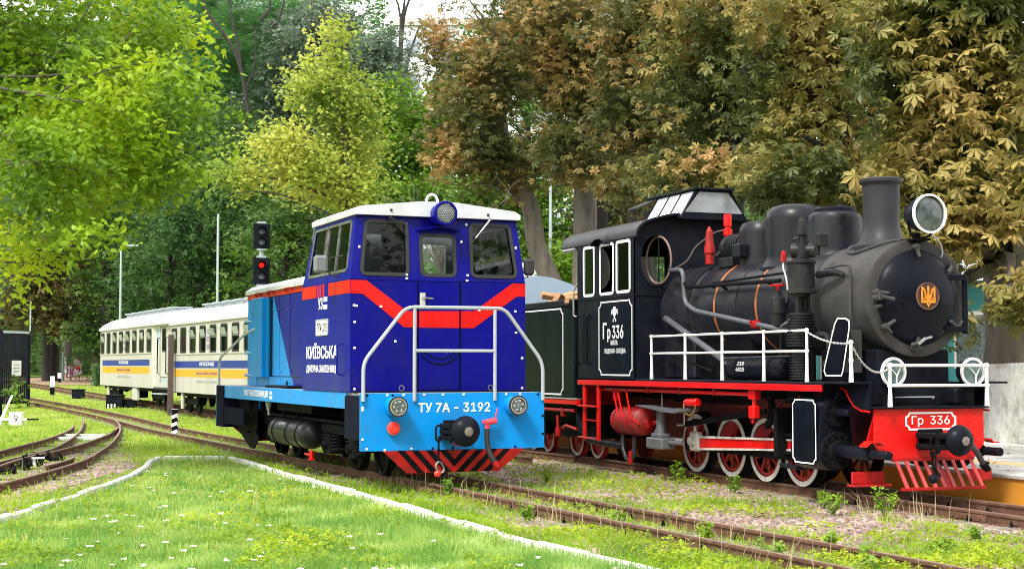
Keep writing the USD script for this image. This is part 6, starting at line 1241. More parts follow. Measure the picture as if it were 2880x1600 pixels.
def limb(a, b, r0, r1, rng, n=6, sides=5, bend=.12):
    a, b = np.asarray(a, float), np.asarray(b, float); t = np.linspace(0, 1, n)[:, None]; L = np.linalg.norm(b - a); w = rng.normal(0, bend * L, 3); w2 = rng.normal(0, bend * .4 * L, 3)
    return tube(a + (b - a) * t + w * t * (1 - t) + w2 * np.sin(t * PI * 2) * .3 + np.array([0, 0, L * .10]) * np.sin(t * PI), np.linspace(r0, r1, n), sides)
def trunk_mesh(path, radii, rng, n=18, lump=.12, step=.22):
    p = spline(path, step) if len(path) > 2 else np.linspace(path[0], path[1], 8)
    s = np.linspace(0, 1, len(p)); R = np.interp(s, np.linspace(0, 1, len(radii)), radii); V, F = tube(p, R, n)
    c = np.repeat(p, n, 0); d = V[:-2] - c; f = 1 + lump * (meshkit.fbm(np.c_[V[:-2, :2] * 5.0, V[:-2, 2:] * 1.3], 3, 4) * 2 - 1) + lump * .45 * (meshkit.fbm(np.c_[V[:-2, :2] * 16.0, V[:-2, 2:] * 5.0], 2, 9) * 2 - 1); V[:-2] = c + d * f[:, None]
    return V, F
def tree(name, label, cat, path, radii, blobs, unit, n, size, lm, bm, seed, group=None, clump=14, sig=.28, shell=.45, tilt=.6, limbs=32, parts=0, zmin=None, white_to=None, lump=.1, lr=.45):
    rng = np.random.default_rng(seed); T = thing(name, label, cat, (0, 0, 0), 0, group); path = [tuple(map(float, q)) for q in path]
    if white_to:
        k = [q for q in path if q[2] < white_to]; zt = path[-1][2]
        pp = spline(path, .2) if len(path) > 2 else np.linspace(path[0], path[1], 30); rr = np.interp(np.linspace(0, 1, len(pp)), np.linspace(0, 1, len(radii)), radii); cut = int(np.argmax(pp[:, 2] > white_to))
        for nm, a, b, m_ in (('whitewashed_base', 0, cut + 1, wash), ('trunk', cut, len(pp), bm)): obj(nm, trunk_mesh(pp[a:b], rr[a:b], rng, 40, lump, .07), m_, T, smooth=60)
    else: obj('trunk', trunk_mesh(path, radii, rng, 14, lump), bm, T, smooth=60)
    P, C = crown_points(blobs, n, rng, clump, sig, shell, zmin)
    tp = spline(path, .3) if len(path) > 2 else np.linspace(path[0], path[1], 40); upz = tp[tp[:, 2] > path[0][2] + (path[-1][2] - path[0][2]) * .3]
    for c in C[rng.choice(len(C), min(limbs, len(C)), replace=False)]:
        q = upz[upz[:, 2] < c[2] - .1 * abs(c[2] - path[0][2])]; q = q if len(q) else upz[:1]
        j = q[np.argmin(np.linalg.norm(q - c, axis=1) + .0)]; fr = (j[2] - path[0][2]) / (path[-1][2] - path[0][2] + 1e-6); r = np.interp(fr, np.linspace(0, 1, len(radii)), radii) * lr
        obj('limb', limb(j, c, r, r * .18, rng), bm, T, smooth=60)
    W, F = scatter(UN[unit], P, size, rng, tilt); nv = W.shape[1]; nf = len(UN[unit][1])
    if parts:
        dist = np.linalg.norm(P - EYE, axis=1); near = np.argsort(dist); u = (P - EYE) @ rt / ((P - EYE) @ fw); w = (P - EYE) @ up / ((P - EYE) @ fw); near = [i for i in near if abs(u[i]) < .33 and abs(w[i]) < .185][:parts]; keep = np.ones(len(P), bool); keep[near] = False
        if unit == 'palm':
            Wf, Ff = scatter(UN['palmfull'], P[near], size, rng, tilt)
            for i in range(len(near)): obj('leaf', (Wf[i], UN['palmfull'][1]), lm, T, smooth=False)
        else:
            for i in near: obj('leaf', (W[i], UN[unit][1]), lm, T, smooth=False)
        W = W[keep]; F = (UN[unit][1][None] + (np.arange(len(W)) * nv)[:, None, None]).reshape(-1, 3)
    obj('crown', (W.reshape(-1, 3), F), lm, T, smooth=False, kind='stuff')
    return T
lm_maple = leaf_mat('maple_leaf', [(0, (.10, .19, .014)), (.16, (.24, .38, .018)), (.36, (.48, .58, .024)), (.60, (.70, .70, .03)), (.88, (.78, .58, .04))], .5, .48, .45, .8)
lm_ch = leaf_mat('chestnut_leaf', [(0, (.06, .08, .018)), (.10, (.16, .155, .034)), (.22, (.34, .25, .08)), (.36, (.50, .31, .13)), (.54, (.60, .26, .11)), (.74, (.54, .16, .07))], .45, .28, .45, .95)
lm_chy = leaf_mat('yellowed_chestnut_leaf', [(0, (.065, .085, .018)), (.10, (.16, .155, .032)), (.26, (.34, .27, .08)), (.46, (.54, .36, .14)), (.66, (.64, .33, .13)), (.88, (.58, .20, .08))], .5, .28, .45, .9)
lm_dark = leaf_mat('dark_green_leaf', [(.08, (.04, .09, .014)), (.38, (.12, .22, .03)), (.68, (.25, .36, .05)), (1, (.42, .48, .08))], .3, .3, .45, .8)
lm_bluegreen = leaf_mat('blue_green_leaf', [(.1, (.035, .09, .022)), (.45, (.11, .215, .05)), (.75, (.25, .37, .10)), (1, (.42, .52, .2))], .3, .3, .45, .8)
lm_mid = leaf_mat('mid_green_leaf', [(.1, (.05, .12, .016)), (.4, (.12, .25, .03)), (.7, (.25, .38, .05)), (1, (.42, .48, .07))], .3, .42)
lm_bright = leaf_mat('bright_leaf', [(.1, (.06, .13, .014)), (.4, (.17, .30, .022)), (.7, (.34, .45, .03)), (1, (.52, .52, .05))], .5, .45)
lm_ac = leaf_mat('acacia_leaf', [(.1, (.07, .20, .055)), (.5, (.17, .36, .10)), (1, (.32, .50, .14))], .3, .45)
lm_sil = leaf_mat('silver_leaf', [(.1, (.09, .13, .09)), (.45, (.20, .26, .18)), (.75, (.34, .39, .30)), (1, (.48, .52, .44))], .3, .3)
lm_yel = leaf_mat('yellow_leaf', [(0.0, (0.14, 0.23, 0.03)), (0.18, (0.34, 0.42, 0.06)), (0.48, (0.56, 0.56, 0.11)), (0.88, (0.7, 0.62, 0.16))], .35, .45)
lm_brn = leaf_mat('brown_leaf', [(0.0, (0.04, 0.045, 0.014)), (0.35, (0.12, 0.1, 0.03)), (0.65, (0.2, 0.15, 0.045)), (0.9, (0.26, 0.2, 0.08))], .5, .25)
lm_rust = leaf_mat('rusty_chestnut_leaf', [(0, (.07, .08, .018)), (.14, (.19, .15, .04)), (.28, (.38, .24, .08)), (.44, (.54, .29, .12)), (.62, (.60, .22, .08)), (.8, (.50, .13, .055))], .6, .28, .45, .9)
BL = BLOBS
tree('maple_tree', 'bright green and yellow tree overhanging from the left', 'tree', [(-3.2, 28.4, -.1), (-3.0, 28.4, 3), (-2.5, 28.2, 6), (-2.0, 28, 9)], [.30, .24, .18, .08], BL['maple'], 'comp', 25000, .150, lm_maple, barkgrey, 1, clump=16, sig=.24, tilt=.55, limbs=40, parts=300, lr=.16)
MPATHS = [([(0.35, 25.74, 6.18), (1.3, 25.38, 6.26), (1.98, 25.11, 6.32), (2.57, 24.87, 6.63), (3.08, 24.64, 7.14)], 0.031), ([(0.45, 25.14, 6.03), (1.18, 24.87, 5.94), (1.75, 24.66, 5.83), (2.45, 24.17, 5.66), (2.78, 23.72, 5.44)], 0.028), ([(1.69, 26.34, 6.67), (2.07, 26.17, 7.02), (2.33, 26.04, 7.5), (2.54, 25.94, 7.97)], 0.043), ([(1.75, 24.66, 5.83), (2.2, 24.46, 6.13), (2.67, 24.28, 6.3), (3.39, 24.0, 6.41)], 0.019)]
MP = '/World/maple_tree'
for k_, (pth, r_) in enumerate(MPATHS): obj('branch', tube(spline(pth, .2), np.linspace(r_, r_ * .3, len(spline(pth, .2))), 7), barkgrey, MP, smooth=60)
CG = 'horse chestnut trees in a row along the platform'
tree('chestnut_tree', 'horse chestnut with whitewashed trunk behind the smokebox, yellowed leaves', 'tree', [(16.92, 20.62, .3), (16.86, 20.62, 1.6), (16.70, 20.7, 4), (16.4, 20.8, 7), (16.1, 20.8, 10)], [.64, .50, .43, .34, .16], BL['ch1'], 'palm', 6000, .345, lm_chy, bark, 2, CG, clump=7, sig=.26, tilt=.85, limbs=30, parts=300, white_to=1.62, lump=.17)
tree('chestnut_tree', 'horse chestnut behind the chimney, tan and orange leaves', 'tree', [(16.8, 25.7, .3), (16.9, 25.7, 3), (16.6, 25.6, 6), (16.7, 25.6, 10)], [.42, .36, .3, .14], BL['ch2'], 'palm', 5600, .31, lm_chy, barkd, 3, CG, clump=9, sig=.26, tilt=.85, parts=300)
tree('chestnut_tree', 'horse chestnut behind the steam domes, brown edged leaves', 'tree', [(16.8, 30.3, .3), (16.7, 30.3, 3), (16.9, 30.3, 6), (16.8, 30.3, 10)], [.38, .34, .28, .14], BL['ch3'], 'palm', 5600, .29, lm_ch, barkd, 4, CG, clump=9, sig=.25, tilt=.85)
tree('chestnut_tree', 'horse chestnut directly above the steam cab roof', 'tree', [(17.2, 35.6, .3), (17.2, 35.6, 3), (17.0, 35.5, 6), (17.1, 35.5, 10)], [.36, .32, .27, .13], BL['ch4b'], 'palm', 5600, .28, lm_rust, barkd, 5, CG, clump=9, sig=.25, tilt=.85)
tree('chestnut_tree', 'horse chestnut with a straight grey trunk left of the steam cab roof', 'tree', [(16.75, 38.4, .3), (16.75, 38.4, 3), (16.8, 38.4, 6), (16.7, 38.4, 11)], [.38, .34, .31, .15], BL['ch4'], 'palm', 5600, .28, lm_rust, bark, 6, CG, clump=9, sig=.25, tilt=.85)
tree('chestnut_tree', 'horse chestnut with a leaning trunk above the blue cab, rusty orange leaves', 'tree', [(17.7, 41.5, .2), (17.3, 41.5, 2.6), (17.13, 41.56, 4.04), (16.69, 41.67, 5.09), (16.51, 41.68, 6.13), (15.95, 41.82, 7.39), (15.58, 41.89, 8.75), (15.68, 41.73, 10.84), (15.83, 41.52, 13.0)], [.36, .33, .31, .29, .26, .24, .22, .18, .12], BL['ch5'], 'palm', 6200, .27, lm_rust, bark, 7, CG, clump=9, sig=.25, tilt=.85)
for k, (x, y, r) in enumerate(((18.6, 41.2, .30), (20.2, 42.6, .28))):
    tree('chestnut_tree', ('dark trunked chestnut right behind the straight grey trunk', 'grey trunked chestnut glimpsed above the cab skylight')[k], 'tree', [(x, y, .2), (x, y, 3), (x - .1, y, 6), (x, y, 9)], [r, r * .9, r * .8, r * .4], [(x, y, 7.4, 1.6, 1.6), (x + .8, y + 1, 6.0, 1.3, 1.0)], 'palm', 900, .36, lm_ch, (barkd, bark)[k], 60 + k, CG, clump=9, limbs=10)
tree('chestnut_tree', 'brown leaved chestnut standing far left beside the walkers', 'tree', [(7.6, 103.4, .5), (7.6, 103.4, 4), (7.5, 103.4, 8), (7.5, 103.4, 11.5)], [.36, .3, .24, .08], BL['brown'], 'tri', 5200, .36, lm_brn, barkd, 8, clump=12, sig=.4, limbs=16)
for k, (x, y) in enumerate(((7.05, 102.6), (7.2, 105.0))): tree('slim_tree', ('dark slim trunk left of the walkers', 'second dark slim trunk, closer to the gate')[1 - k], 'tree', [(x, y, .5), (x, y, 5), (x - .3, y, 9)], [.26, .22, .1], [(x, y, 8.2, 1.6, 1.4)], 'tri', 700, .36, lm_brn, barkd, 30 + k, limbs=6)
GD = 'dark green trees behind the coaches'
for k, (b, lm_, lab) in enumerate((('dark1', lm_dark, 'dark green tree above the farther coach'), ('dark2', lm_bluegreen, 'blue green chestnut tree above the joint of the coaches'), ('dark3', lm_dark, 'dark green tree behind the signal'), ('dark4', lm_dark, 'dark green tree behind the bonnet of the blue locomotive'), ('dark5', lm_dark, 'high dark tree rising behind the bright left tree'), ('dark6', lm_dark, 'deep shadowed tree behind the black gate'))):
    c = np.array(BL[b][0][:3]); g = gz(c[0], c[1])
    tree('tree', lab, 'tree', [(c[0], c[1], g - .2), (c[0] + .1, c[1], g + 3), (c[0], c[1] + .2, c[2])], [.4, .33, .15], BL[b] + [(c[0], c[1], g + 3.0, BL[b][0][3] * .8, 2.6)], 'tri', 7000, .36, lm_, barkd, 40 + k, GD, clump=16, sig=.42, shell=.36, limbs=14, zmin=g + .3)
def far(name, lab, b, unit, n, size, lm_, seed, bm=barkd, r=.3, path=None, limbs=18, sig=.4, clump=14, shell=.4):
    c = np.array(BL[b][0][:3]); g = gz(c[0], c[1]); tree(name, lab, 'tree', path or [(c[0], c[1], g - .3), (c[0] + .2, c[1], (g + c[2]) / 2), (c[0], c[1], c[2])], [r, r * .75, r * .3], BL[b], unit, n, size, lm_, bm, seed, clump=clump, sig=sig, shell=shell, limbs=limbs)
far('tree', 'mid green tree filling the gap behind the bright left tree', 'back1', 'tri', 8000, .42, lm_mid, 50)
far('acacia_tree', 'feathery light green acacia with a forked dark trunk', 'acacia', 'pinn', 19000, .62, lm_ac, 51, barkgrey, .34, [(21.0, 107, 2), (20.6, 107, 12), (20.48, 106.94, 19.2), (20.18, 106.86, 22.7), (18.33, 107.3, 27.4)])
ACL = [([(19.67, 100.88, 18.19), (19.13, 100.91, 21.27), (18.25, 101.12, 23.41), (17.34, 101.4, 24.59), (16.64, 101.56, 26.48)], 0.26), ([(19.13, 100.91, 21.27), (18.87, 100.9, 23.17), (18.44, 100.96, 25.06), (18.18, 100.95, 26.96)], 0.18), ([(18.25, 101.12, 23.41), (17.36, 101.46, 23.41), (16.02, 101.95, 23.76)], 0.09), ([(19.42, 100.87, 20.09), (20.04, 100.51, 22.22), (19.9, 100.47, 23.88)], 0.1), ([(20.22, 100.31, 24.59), (20.87, 100.01, 25.54), (20.4, 100.1, 26.96)], 0.2), ([(20.9, 100.09, 23.88), (21.54, 99.78, 25.06), (21.73, 99.61, 26.72)], 0.16)]
for p_, r_ in ACL: q_ = spline(p_, .8); obj('branch', tube(q_, np.linspace(r_, r_ * .5, len(q_)) * .62, 8), barkd, '/World/acacia_tree', smooth=60)
far('silver_tree', 'pale silvery tree left of the far apartment block', 'silver', 'tri', 15000, .42, lm_sil, 52)
far('yellow_tree', 'tall yellow leaved tree above the blue locomotive', 'yellow', 'comp', 10500, .215, lm_yel, 53, barkgrey, .2, [(15.1, 56.1, 0), (14.9, 56.1, 5), (14.7, 56.1, 9), (14.2, 56.1, 13.6)], sig=.34, clump=9, shell=.6)
far('tree', 'loose mid green tree right of the yellow one', 'mid', 'comp', 10500, .34, lm_bright, 54, sig=.36)
far('bush', 'bright green bushes between the two cabs', 'bushes', 'comp', 7500, .26, lm_bright, 55, r=.12, sig=.3)
for k, (b, lm_, lab, n) in enumerate((('bg1', lm_mid, 'green tree behind the leaning chestnut', 5200), ('bg2', lm_bright, 'bright tree far behind the cab roof', 5200), ('bg3', lm_mid, 'green tree far behind the domes', 5200), ('bg4', lm_bright, 'bright green tree behind the yellowed chestnut', 6000))): far('tree', lab, b, 'tri', n, .34, lm_, 56 + k, limbs=14)
# park trees on the near side of the yard, behind the photographer: the windows and the paint mirror them
for k, (x, y, h) in enumerate(((-14, -6, 13), (-7, -13, 12), (2, -15, 13), (10, -13, 12), (18, -9, 13), (25, -3, 12))):
    tree('park_tree', ('first', 'second', 'third', 'fourth', 'fifth', 'sixth')[k] + ' park tree behind the photographer, counted from the left', 'tree', [(x, y, 0), (x, y, 4), (x + .2, y, h - 2)], [.4, .33, .15], [(x, y, h * .62, 4.4, h * .38), (x + 1, y, 3.6, 3.6, 2.4)], 'tri', 4200, .62, lm_ch if k % 2 else lm_dark, barkd, 80 + k, clump=12, sig=.6, limbs=10)
rng = np.random.default_rng(95); nW = 26000; Dw = rng.uniform(118, 196, nW); lw = rng.uniform(-.30, .36, nW); P = np.stack([Dw * math.sin(YAW) + lw * Dw * math.cos(YAW), Dw * math.cos(YAW) - lw * Dw * math.sin(YAW)], 1)
hh = height(P[:, 0], P[:, 1]); bump_ = meshkit.fbm(np.c_[P * .11, 0 * Dw], 3, 11); P = np.c_[P, hh + rng.uniform(.2, 1, nW) ** .6 * (2 + 12 * bump_)]
W, F = scatter(UN['tri'], P, 1.25, rng, .7); top('woodland', (W.reshape(-1, 3), F), leaf_mat('far_leaf', [(.1, (.08, .17, .05)), (.45, (.18, .32, .10)), (.75, (.32, .46, .16)), (1, (.46, .56, .24))], .16, .4), 'distant green wood covering the slope behind the trees', 'woodland', kind='stuff', smooth=False)
# leafless shrub behind the blue cab
twig_m = mat('pale_twig', (.17, .16, .14), .9, var=.3)
rng = np.random.default_rng(77); SB = thing('bare_shrub', 'leafless grey branches spreading above the blue cab roof', 'shrub')
base = np.array([13.1, 39.8, .0]); obj('stem', limb(base, base + [0, 0, 4.9], .09, .06, rng, bend=.02), barkgrey, SB)
top_ = base + [0, 0, 4.7]
for k in range(26):
    a = rng.uniform(0, 2 * PI); L = rng.uniform(1.4, 3.2); e = top_ + np.array([math.cos(a) * L * .8, math.sin(a) * L * .5, rng.uniform(-.05, .75) * L]); b_ = obj('branch', limb(top_ - [0, 0, rng.uniform(0, .6)], e,   .024, .007, rng, 7, 5, .2), twig_m, SB, smooth=60)
    tw = []
    for j in range(9):
        t = rng.uniform(.3, 1); s_ = top_ + (e - top_) * t; tw.append(limb(s_, s_ + rng.normal(0, .5, 3) + [0, 0, .3], .007, .003, rng, 4, 3, .15))
    obj('twig', join(*tw), twig_m, b_, smooth=False, kind='stuff')
DB = (22.4, 58.0, 9.0); br = thing('bare_branches', 'dark bare branches against the sky beside the far apartment block', 'tree')
K_ = lambda q: tuple(np.array([.0, .0, .0]) + np.array(q) * 1.95 - np.array([.0, 0, 1.5]))
obj('trunk', tube([K_(q) for q in ((17.35, 57, 2), (17.25, 57, 9), (17.15, 57, 12.8))], [.35, .3, .2], 8), barkd, br)
for a, b in (((17.15, 57, 12.6), (16.75, 57, 16.2)), ((17.15, 57, 12.8), (16.3, 57.2, 14.6)), ((17.1, 57, 13.6), (17.2, 57, 16.8)), ((17.1, 57, 14.2), (17.6, 57, 16.4)), ((17.1, 57, 12.5), (17.9, 57.2, 15))): obj('limb', limb(K_(a), K_(b), .17, .06, rng), barkd, br, smooth=60)
# clipped hedge and creeper
HG = thing('hedge', 'clipped green hedge beside the farther coach', 'hedge'); rng = np.random.default_rng(78)
Ph = np.stack([rng.uniform(8.7, 11.5, 2600), rng.uniform(88.5, 90.5, 2600), rng.uniform(.45, 1.75, 2600)], 1); Ph = Ph[(Ph[:, 1] < 88.9) | (Ph[:, 2] > 1.6) | (Ph[:, 0] < 9.0)]
W, F = scatter(UN['tri'], Ph, .2, rng); obj('leaves', (W.reshape(-1, 3), F), lm_bluegreen, HG, smooth=False, kind='stuff'); obj('core', bb(8.85, 11.4, 88.9, 90.4, .4, 1.6), mat('hedge_core', (.012, .03, .012), .9), HG, smooth=False)
CR = thing('climbing_plant', 'leafy creeper at the foot of the black gate', 'plant')
Pc = np.vstack([rng.normal(0, 1, (26, 3)) * [.2, .2, .1] + c for c in ((2.55, 55.6, .75), (2.9, 56.0, .55), (2.9, 56.2, 1.1))]); W, F = scatter(UN['comp'], Pc, .2, rng); obj('leaves', (W.reshape(-1, 3), F), lm_bright, CR, smooth=False, kind='stuff')
obj('stem', tube([(2.4, 55.5, .1), (2.6, 55.6, .7), (2.8, 56.0, 1.1)], .015, 5), barkgrey, CR)

# ------------------------------------------------------------------ grass, weeds, flowers, loose stones
def wedge(n, d0, d1, rng, p=1.0, half=.42):
    """Random spots on the ground in front of us, denser near us than far away."""
    u = rng.uniform(0, 1, n); d = 1 / (1 / d0 ** p + u * (1 / d1 ** p - 1 / d0 ** p)) ** (1 / p); t = rng.uniform(-half, half, n) + YAW
    return np.stack([d * np.sin(t), d * np.cos(t)], 1), d
trackX = lambda Y, c: np.interp(Y, c[:, 1], c[:, 0])
def masks(xy):
    X, Y = xy.T; n = meshkit.fbm(np.c_[X * .8, Y * .8, 0 * X], 4, 3)
    x1 = X - trackX(Y, cl); x2 = X - 10.81; lawn = (X < np.interp(Y, [9, 10.6, 13.2, 27.2, 27.4], [5.5, 5.35, 5.12, 4.95, 4.9])) & (Y < 27.4) & (X > np.interp(Y, [15.6, 17.15, 19.88, 24.04, 27.55], [.3, .85, 1.85, 3.12, 3.9]) - (Y < 15.6) * 9)
    rail = (np.abs(np.abs(x1) - .4) < .06) | (np.abs(np.abs(x2) - .4) < .07)
    for r in (RA, RB, RC, RD): rail |= (np.abs(X - np.interp(Y, r[:, 1], r[:, 0])) < .07) & (Y > r[0, 1] - .2) & (Y < r[-1, 1])
    kerb_ = (np.abs(X - np.interp(Y, [9, 10.6, 11.81, 13.22, 14.63, 27.2], [5.6, 5.42, 5.29, 5.20, 5.13, 5.02])) < .08) & (Y < 27.2)
    return X, Y, n, x1, x2, lawn, rail | kerb_
def blades(xy, z, L, w, rng, bend=.5):
    n = len(xy); a = rng.uniform(0, 2 * PI, n); b = rng.uniform(0, 2 * PI, n); l = L * rng.uniform(.5, 1.3, n); k = np.abs(rng.normal(0, bend, n)) * l
    p = np.c_[xy, z]; s = np.stack([np.cos(a), np.sin(a), 0 * a], 1) * (w / 2)[:, None]; d = np.stack([np.cos(b), np.sin(b), 0 * b], 1)
    m = p + d * (k * .3)[:, None] + np.c_[0 * l, 0 * l, l * .6]; t = p + d * k[:, None] + np.c_[0 * l, 0 * l, l * .95]
    V = np.stack([p - s, p + s, m - s * .7, m + s * .7, t], 1); F = np.array([[0, 1, 3], [0, 3, 2], [2, 3, 4]])
    return V.reshape(-1, 3), (F[None] + (np.arange(n) * 5)[:, None, None]).reshape(-1, 3)
lm_grass = leaf_mat('lawn_blade', [(0, (.14, .30, .05)), (.20, (.36, .52, .13)), (.40, (.58, .67, .28)), (.62, (.76, .75, .46)), (.88, (.86, .78, .60))], 1.6, .45, .6, .9)
lm_grass2 = leaf_mat('rough_grass_blade', [(0.04, (0.12, 0.25, 0.016)), (0.34, (0.3, 0.47, 0.025)), (0.64, (0.52, 0.6, 0.04)), (0.94, (0.66, 0.6, 0.15))], .7, .4, .6)
lm_weed = leaf_mat('weed_leaf', [(.1, (.18, .29, .012)), (.5, (.42, .52, .018)), (1, (.60, .62, .04))], .9, .4, .5)
rng = np.random.default_rng(90)
xy, d = wedge(150000, 9.5, 30, rng, 1.3); X, Y, n_, x1, x2, lawn, bad = masks(xy); k = lawn & ~bad
top('lawn_grass', blades(xy[k], np.zeros(k.sum()), .085 + .16 * (n_[k] - .45), .0075 * d[k] / 14 + .002, rng, .6), lm_grass, 'pale seeding grass of the lawn inside the kerb', 'grass', kind='stuff', smooth=False)
xy, d = wedge(210000, 11, 105, rng, .85); X, Y, n_, x1, x2, lawn, bad = masks(xy)
zone2 = (x1 > .5) & (x2 < -.5) & (Y < 30); kb_ = (X > 5.1) & (x1 < -.45) & (Y < 26); swi = (X < 4) & (Y < 34) & (Y > 16); dens = np.where(zone2, np.clip((n_ - .50) * 7, 0, .9) + (x1 > 2.4) * .35 * (n_ > .42), np.where(kb_, np.clip((n_ - .38) * 4, .06, .8), np.where(swi & ~lawn, np.clip((n_ - .42) * 5, .12, 1), np.where(np.abs(x1) < .4, .35 + (Y > 25) * .4, 1.0)))) ; dens = np.where((x2 > -.62), 0, dens)
k = ~lawn & ~bad & (rng.uniform(0, 1, len(X)) < dens) & (X < 9.8 + (Y > 40) * 20)
top('grass', blades(xy[k], height(X[k], Y[k]), .07 + .05 * rng.random(k.sum()), .006 * d[k] / 14 + .003, rng, .7), lm_grass2, 'rough yellow green grass and clover around the tracks', 'grass', kind='stuff', smooth=False)
xy, d = wedge(95000, 10.5, 60, rng, 1.2); X, Y, n_, x1, x2, lawn, bad = masks(xy)
nn = meshkit.fbm(np.c_[X * 1.5, Y * 1.1, 3 + 0 * X], 3, 8)
dz = np.where((x1 > .46) & (x2 < -.45) & (Y < 34), np.clip((nn - .44) * 8, 0, 1) + ((x2 > -2.0) & (Y > 13.5)) * np.clip((nn - .30) * 6, 0, 1), np.where((X > 5.2) & (x1 < .38), np.clip((nn - .5) * 6, 0, .8), np.where(~lawn, .35, np.clip((nn - .46) * 5, 0, .7))))
k = ~bad & (rng.uniform(0, 1, len(X)) < dz) & (x2 < -.45); Pw = np.c_[X[k], Y[k], height(X[k], Y[k]) + rng.uniform(.015, .10, k.sum()) * np.clip((nn[k] - .4) * 5, .3, 1.3)]
W, F = scatter(UN['tri'], Pw, .062, rng, .5); top('clover', (W.reshape(-1, 3), F), lm_weed, 'low bright clover and weeds in the gravel between the rails', 'weeds', kind='stuff', smooth=False)
# individual weeds
lm_plant = leaf_mat('plant_leaf', [(.1, (.11, .24, .016)), (.5, (.27, .42, .025)), (1, (.46, .54, .03))], 1.5, .35, .5)
def weed(label, x, y, h, n, spread, kind='bush'):
    r = np.random.default_rng(int(x * 1000 + y * 100)); t = thing('weed_plant', label, 'plant', (x, y, 0), 0, 'weeds growing beside the rails')
    h *= .8; st, P = [], []
    for k in range(n):
        a = r.uniform(0, 2 * PI); e = np.array([math.cos(a) * spread * r.uniform(.2, 1), math.sin(a) * spread * r.uniform(.2, 1), h * r.uniform(.6, 1)]); st.append(limb((0, 0, 0), e, .005, .002, r, 4, 3))
        for j in range(9): P.append(e * r.uniform(.35, 1.05) + r.normal(0, .02, 3))
    obj('stem', join(*st), lm_plant, t, smooth=False, kind='stuff'); W, F = scatter(UN['tri'], np.array(P), .075, r, .6); obj('leaves', (W.reshape(-1, 3), F), lm_plant, t, smooth=False, kind='stuff')
for k, (x, y, h, n, s_) in enumerate(((6.85, 12.9, .26, 6, .10), (7.62, 12.0, .22, 6, .12), (6.65, 11.3, .24, 7, .14), (9.55, 13.9, .48, 7, .16), (9.35, 14.6, .34, 8, .20), (9.75, 15.4, .26, 6, .16), (5.95, 15.2, .26, 5, .09), (9.9, 19.4, .40, 6, .14), (9.8, 17.6, .34, 6, .16), (6.1, 18.3, .34, 5, .08), (8.1, 19.9, .3, 5, .12), (6.75, 14.6, .22, 5, .12), (7.35, 10.9, .2, 5, .12), (6.9, 10.2, .24, 6, .13), (9.2, 11.9, .24, 7, .16), (8.3, 11.2, .2, 6, .18))):
    weed(('leafy weed between the front rails, nearest the camera side', 'weed hugging the far front rail', 'yellow green weed cluster by the near front rail', 'tallest weed in front of the cowcatcher', 'wide weed in front of the cylinders', 'low weed right of the tall one', 'weed between kerb and near rail', 'tall weed beside the third driving wheel', 'weed below the connecting rod', 'single upright weed before the snowplough', 'weed just right of the snowplough', 'small weed between the front rails', 'weed at the lower right by the far front rail', 'weed between the rails at the lower right', 'weed in the gravel right of the tracks', 'spreading weed in the middle of the gravel')[k], x, y, h, n, s_)
xy = np.vstack([np.c_[rng.normal(np.interp(yy, cl[:, 1], cl[:, 0]) + o, .06, len(yy)), yy] for o, yy in ((-.52, rng.uniform(9.5, 21, 110)), (.3, rng.uniform(9.5, 19, 50)), (-.3, rng.uniform(10, 20, 50)))] + [np.c_[rng.normal(9.75, .25, 60), rng.normal(14.2, .5, 60)], np.c_[rng.uniform(0, 5, 120), rng.uniform(14, 27, 120)]])
top('tall_grass', blades(xy, np.zeros(len(xy)), np.full(len(xy), .30), np.full(len(xy), .006), rng, .45), mat('dry_grass', (.40, .36, .20), .8, var=.3), 'thin dry grass stalks standing along the front rails', 'grass', kind='stuff', smooth=False)
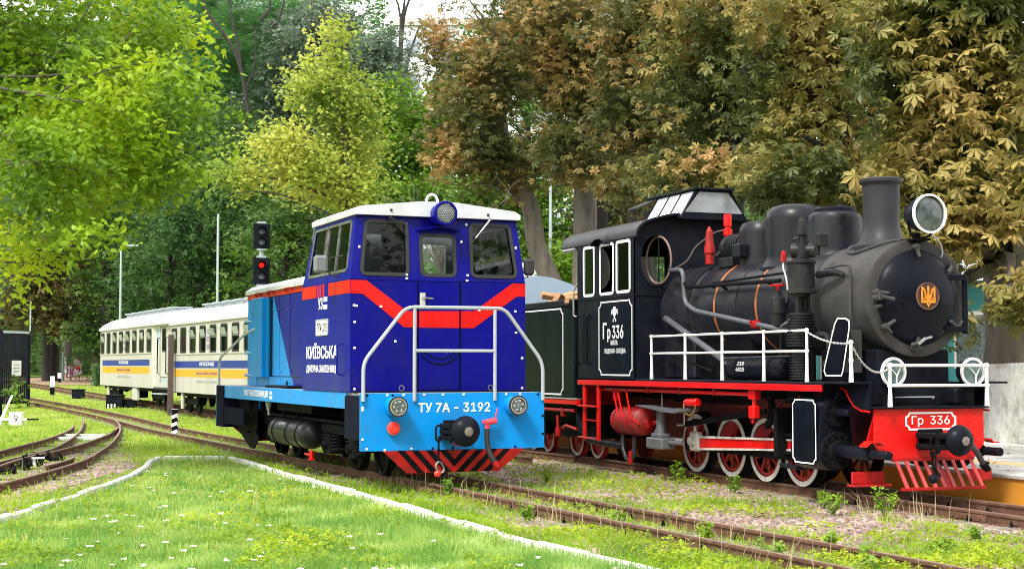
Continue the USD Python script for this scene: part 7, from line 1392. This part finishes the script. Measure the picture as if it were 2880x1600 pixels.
# white flower heads in the lawn
fl = thing('white_flower', 'small white flower head standing in the lawn', 'flower', (2.9, 16.2, 0), 0, 'white flowers scattered over the lawn')
obj('stem', cyl((0, 0, 0), (0, 0, .11), .003, n=4), lm_plant, fl, smooth=False)
fm = mat('white_petal', (.80, .80, .78), .7, var=.08)
hd = [hull(rng.normal(0, 1, (7, 3)) * [.010, .010, .005] + [.030 * math.sqrt(q) * math.cos(a), .030 * math.sqrt(q) * math.sin(a), .115]) for q, a in zip(rng.uniform(0, 1, 9), rng.uniform(0, 6.28, 9))]
obj('flower_head', join(*hd), fm, fl, smooth=False)
xy, d = wedge(900, 10.5, 26, rng, 1.6, .36); X, Y, n_, x1, x2, lawn, bad = masks(xy); xy = xy[lawn & ~bad & (meshkit.noise(np.c_[X * .9, Y * .9, 0 * X], 5) > .42)][:140]
for x, y in xy: dup(fl, (x, y, rng.uniform(-.03, .02)), rng.uniform(0, 6), scale=float(rng.uniform(.5, 1.0)))
# loose stones on the gravel
sm_ = [hull(np.random.default_rng(100 + k).normal(0, 1, (7, 3)) * [1, .8, .55]) for k in range(8)]
xy, d = wedge(26000, 10, 30, rng, 1.2, .36); X, Y, n_, x1, x2, lawn, bad = masks(xy); k = np.flatnonzero(~bad & ~lawn & (((x1 > -1.0) & (x2 < .5) & (Y < 24)) | ((X < 3.2) & (Y > 16) & (Y < 30))) & (n_ < .62))
st = [(v * rng.uniform(.010, .022) + [X[i], Y[i], .014], f) for i in k[:9000] for v, f in (sm_[i % 8],)]
stone_m = usdkit.material(stage, '/World/Looks/loose_stone', {'g': ('geometry', {}), 'r': ('rgb_ramp', {'ramp': [(0, (.20, .15, .135)), (.4, (.42, .33, .30)), (.8, (.58, .49, .45)), (1, (.68, .62, .59))]}), 'p': ('principled_bsdf', {'roughness': .9})}, [('g.random_per_island', 'r.fac'), ('r.color', 'p.base_color')], surface='p.BSDF')
top('loose_stones', join(*st), stone_m, 'loose pinkish ballast stones scattered around the tracks', 'stones', kind='stuff', smooth=False)

# dead chestnut leaves fallen on the stones and the platform
rng = np.random.default_rng(96); Pf = np.vstack([np.c_[rng.uniform(7.4, 10.2, 120), rng.uniform(10, 22, 120), np.full(120, .03)], np.c_[rng.uniform(12.6, 16, 90), rng.uniform(13, 24, 90), np.full(90, .365)], np.c_[rng.uniform(.5, 4.5, 40), rng.uniform(17, 30, 40), np.full(40, .03)]])
W, F = scatter(UN['tri'], Pf, .10, rng, .35); top('fallen_leaves', (W.reshape(-1, 3), F), mat('dead_leaf', (.22, .09, .04), .8, var=.5, scale=7), 'dry brown leaves fallen on the gravel and the platform', 'leaves', kind='stuff', smooth=False)
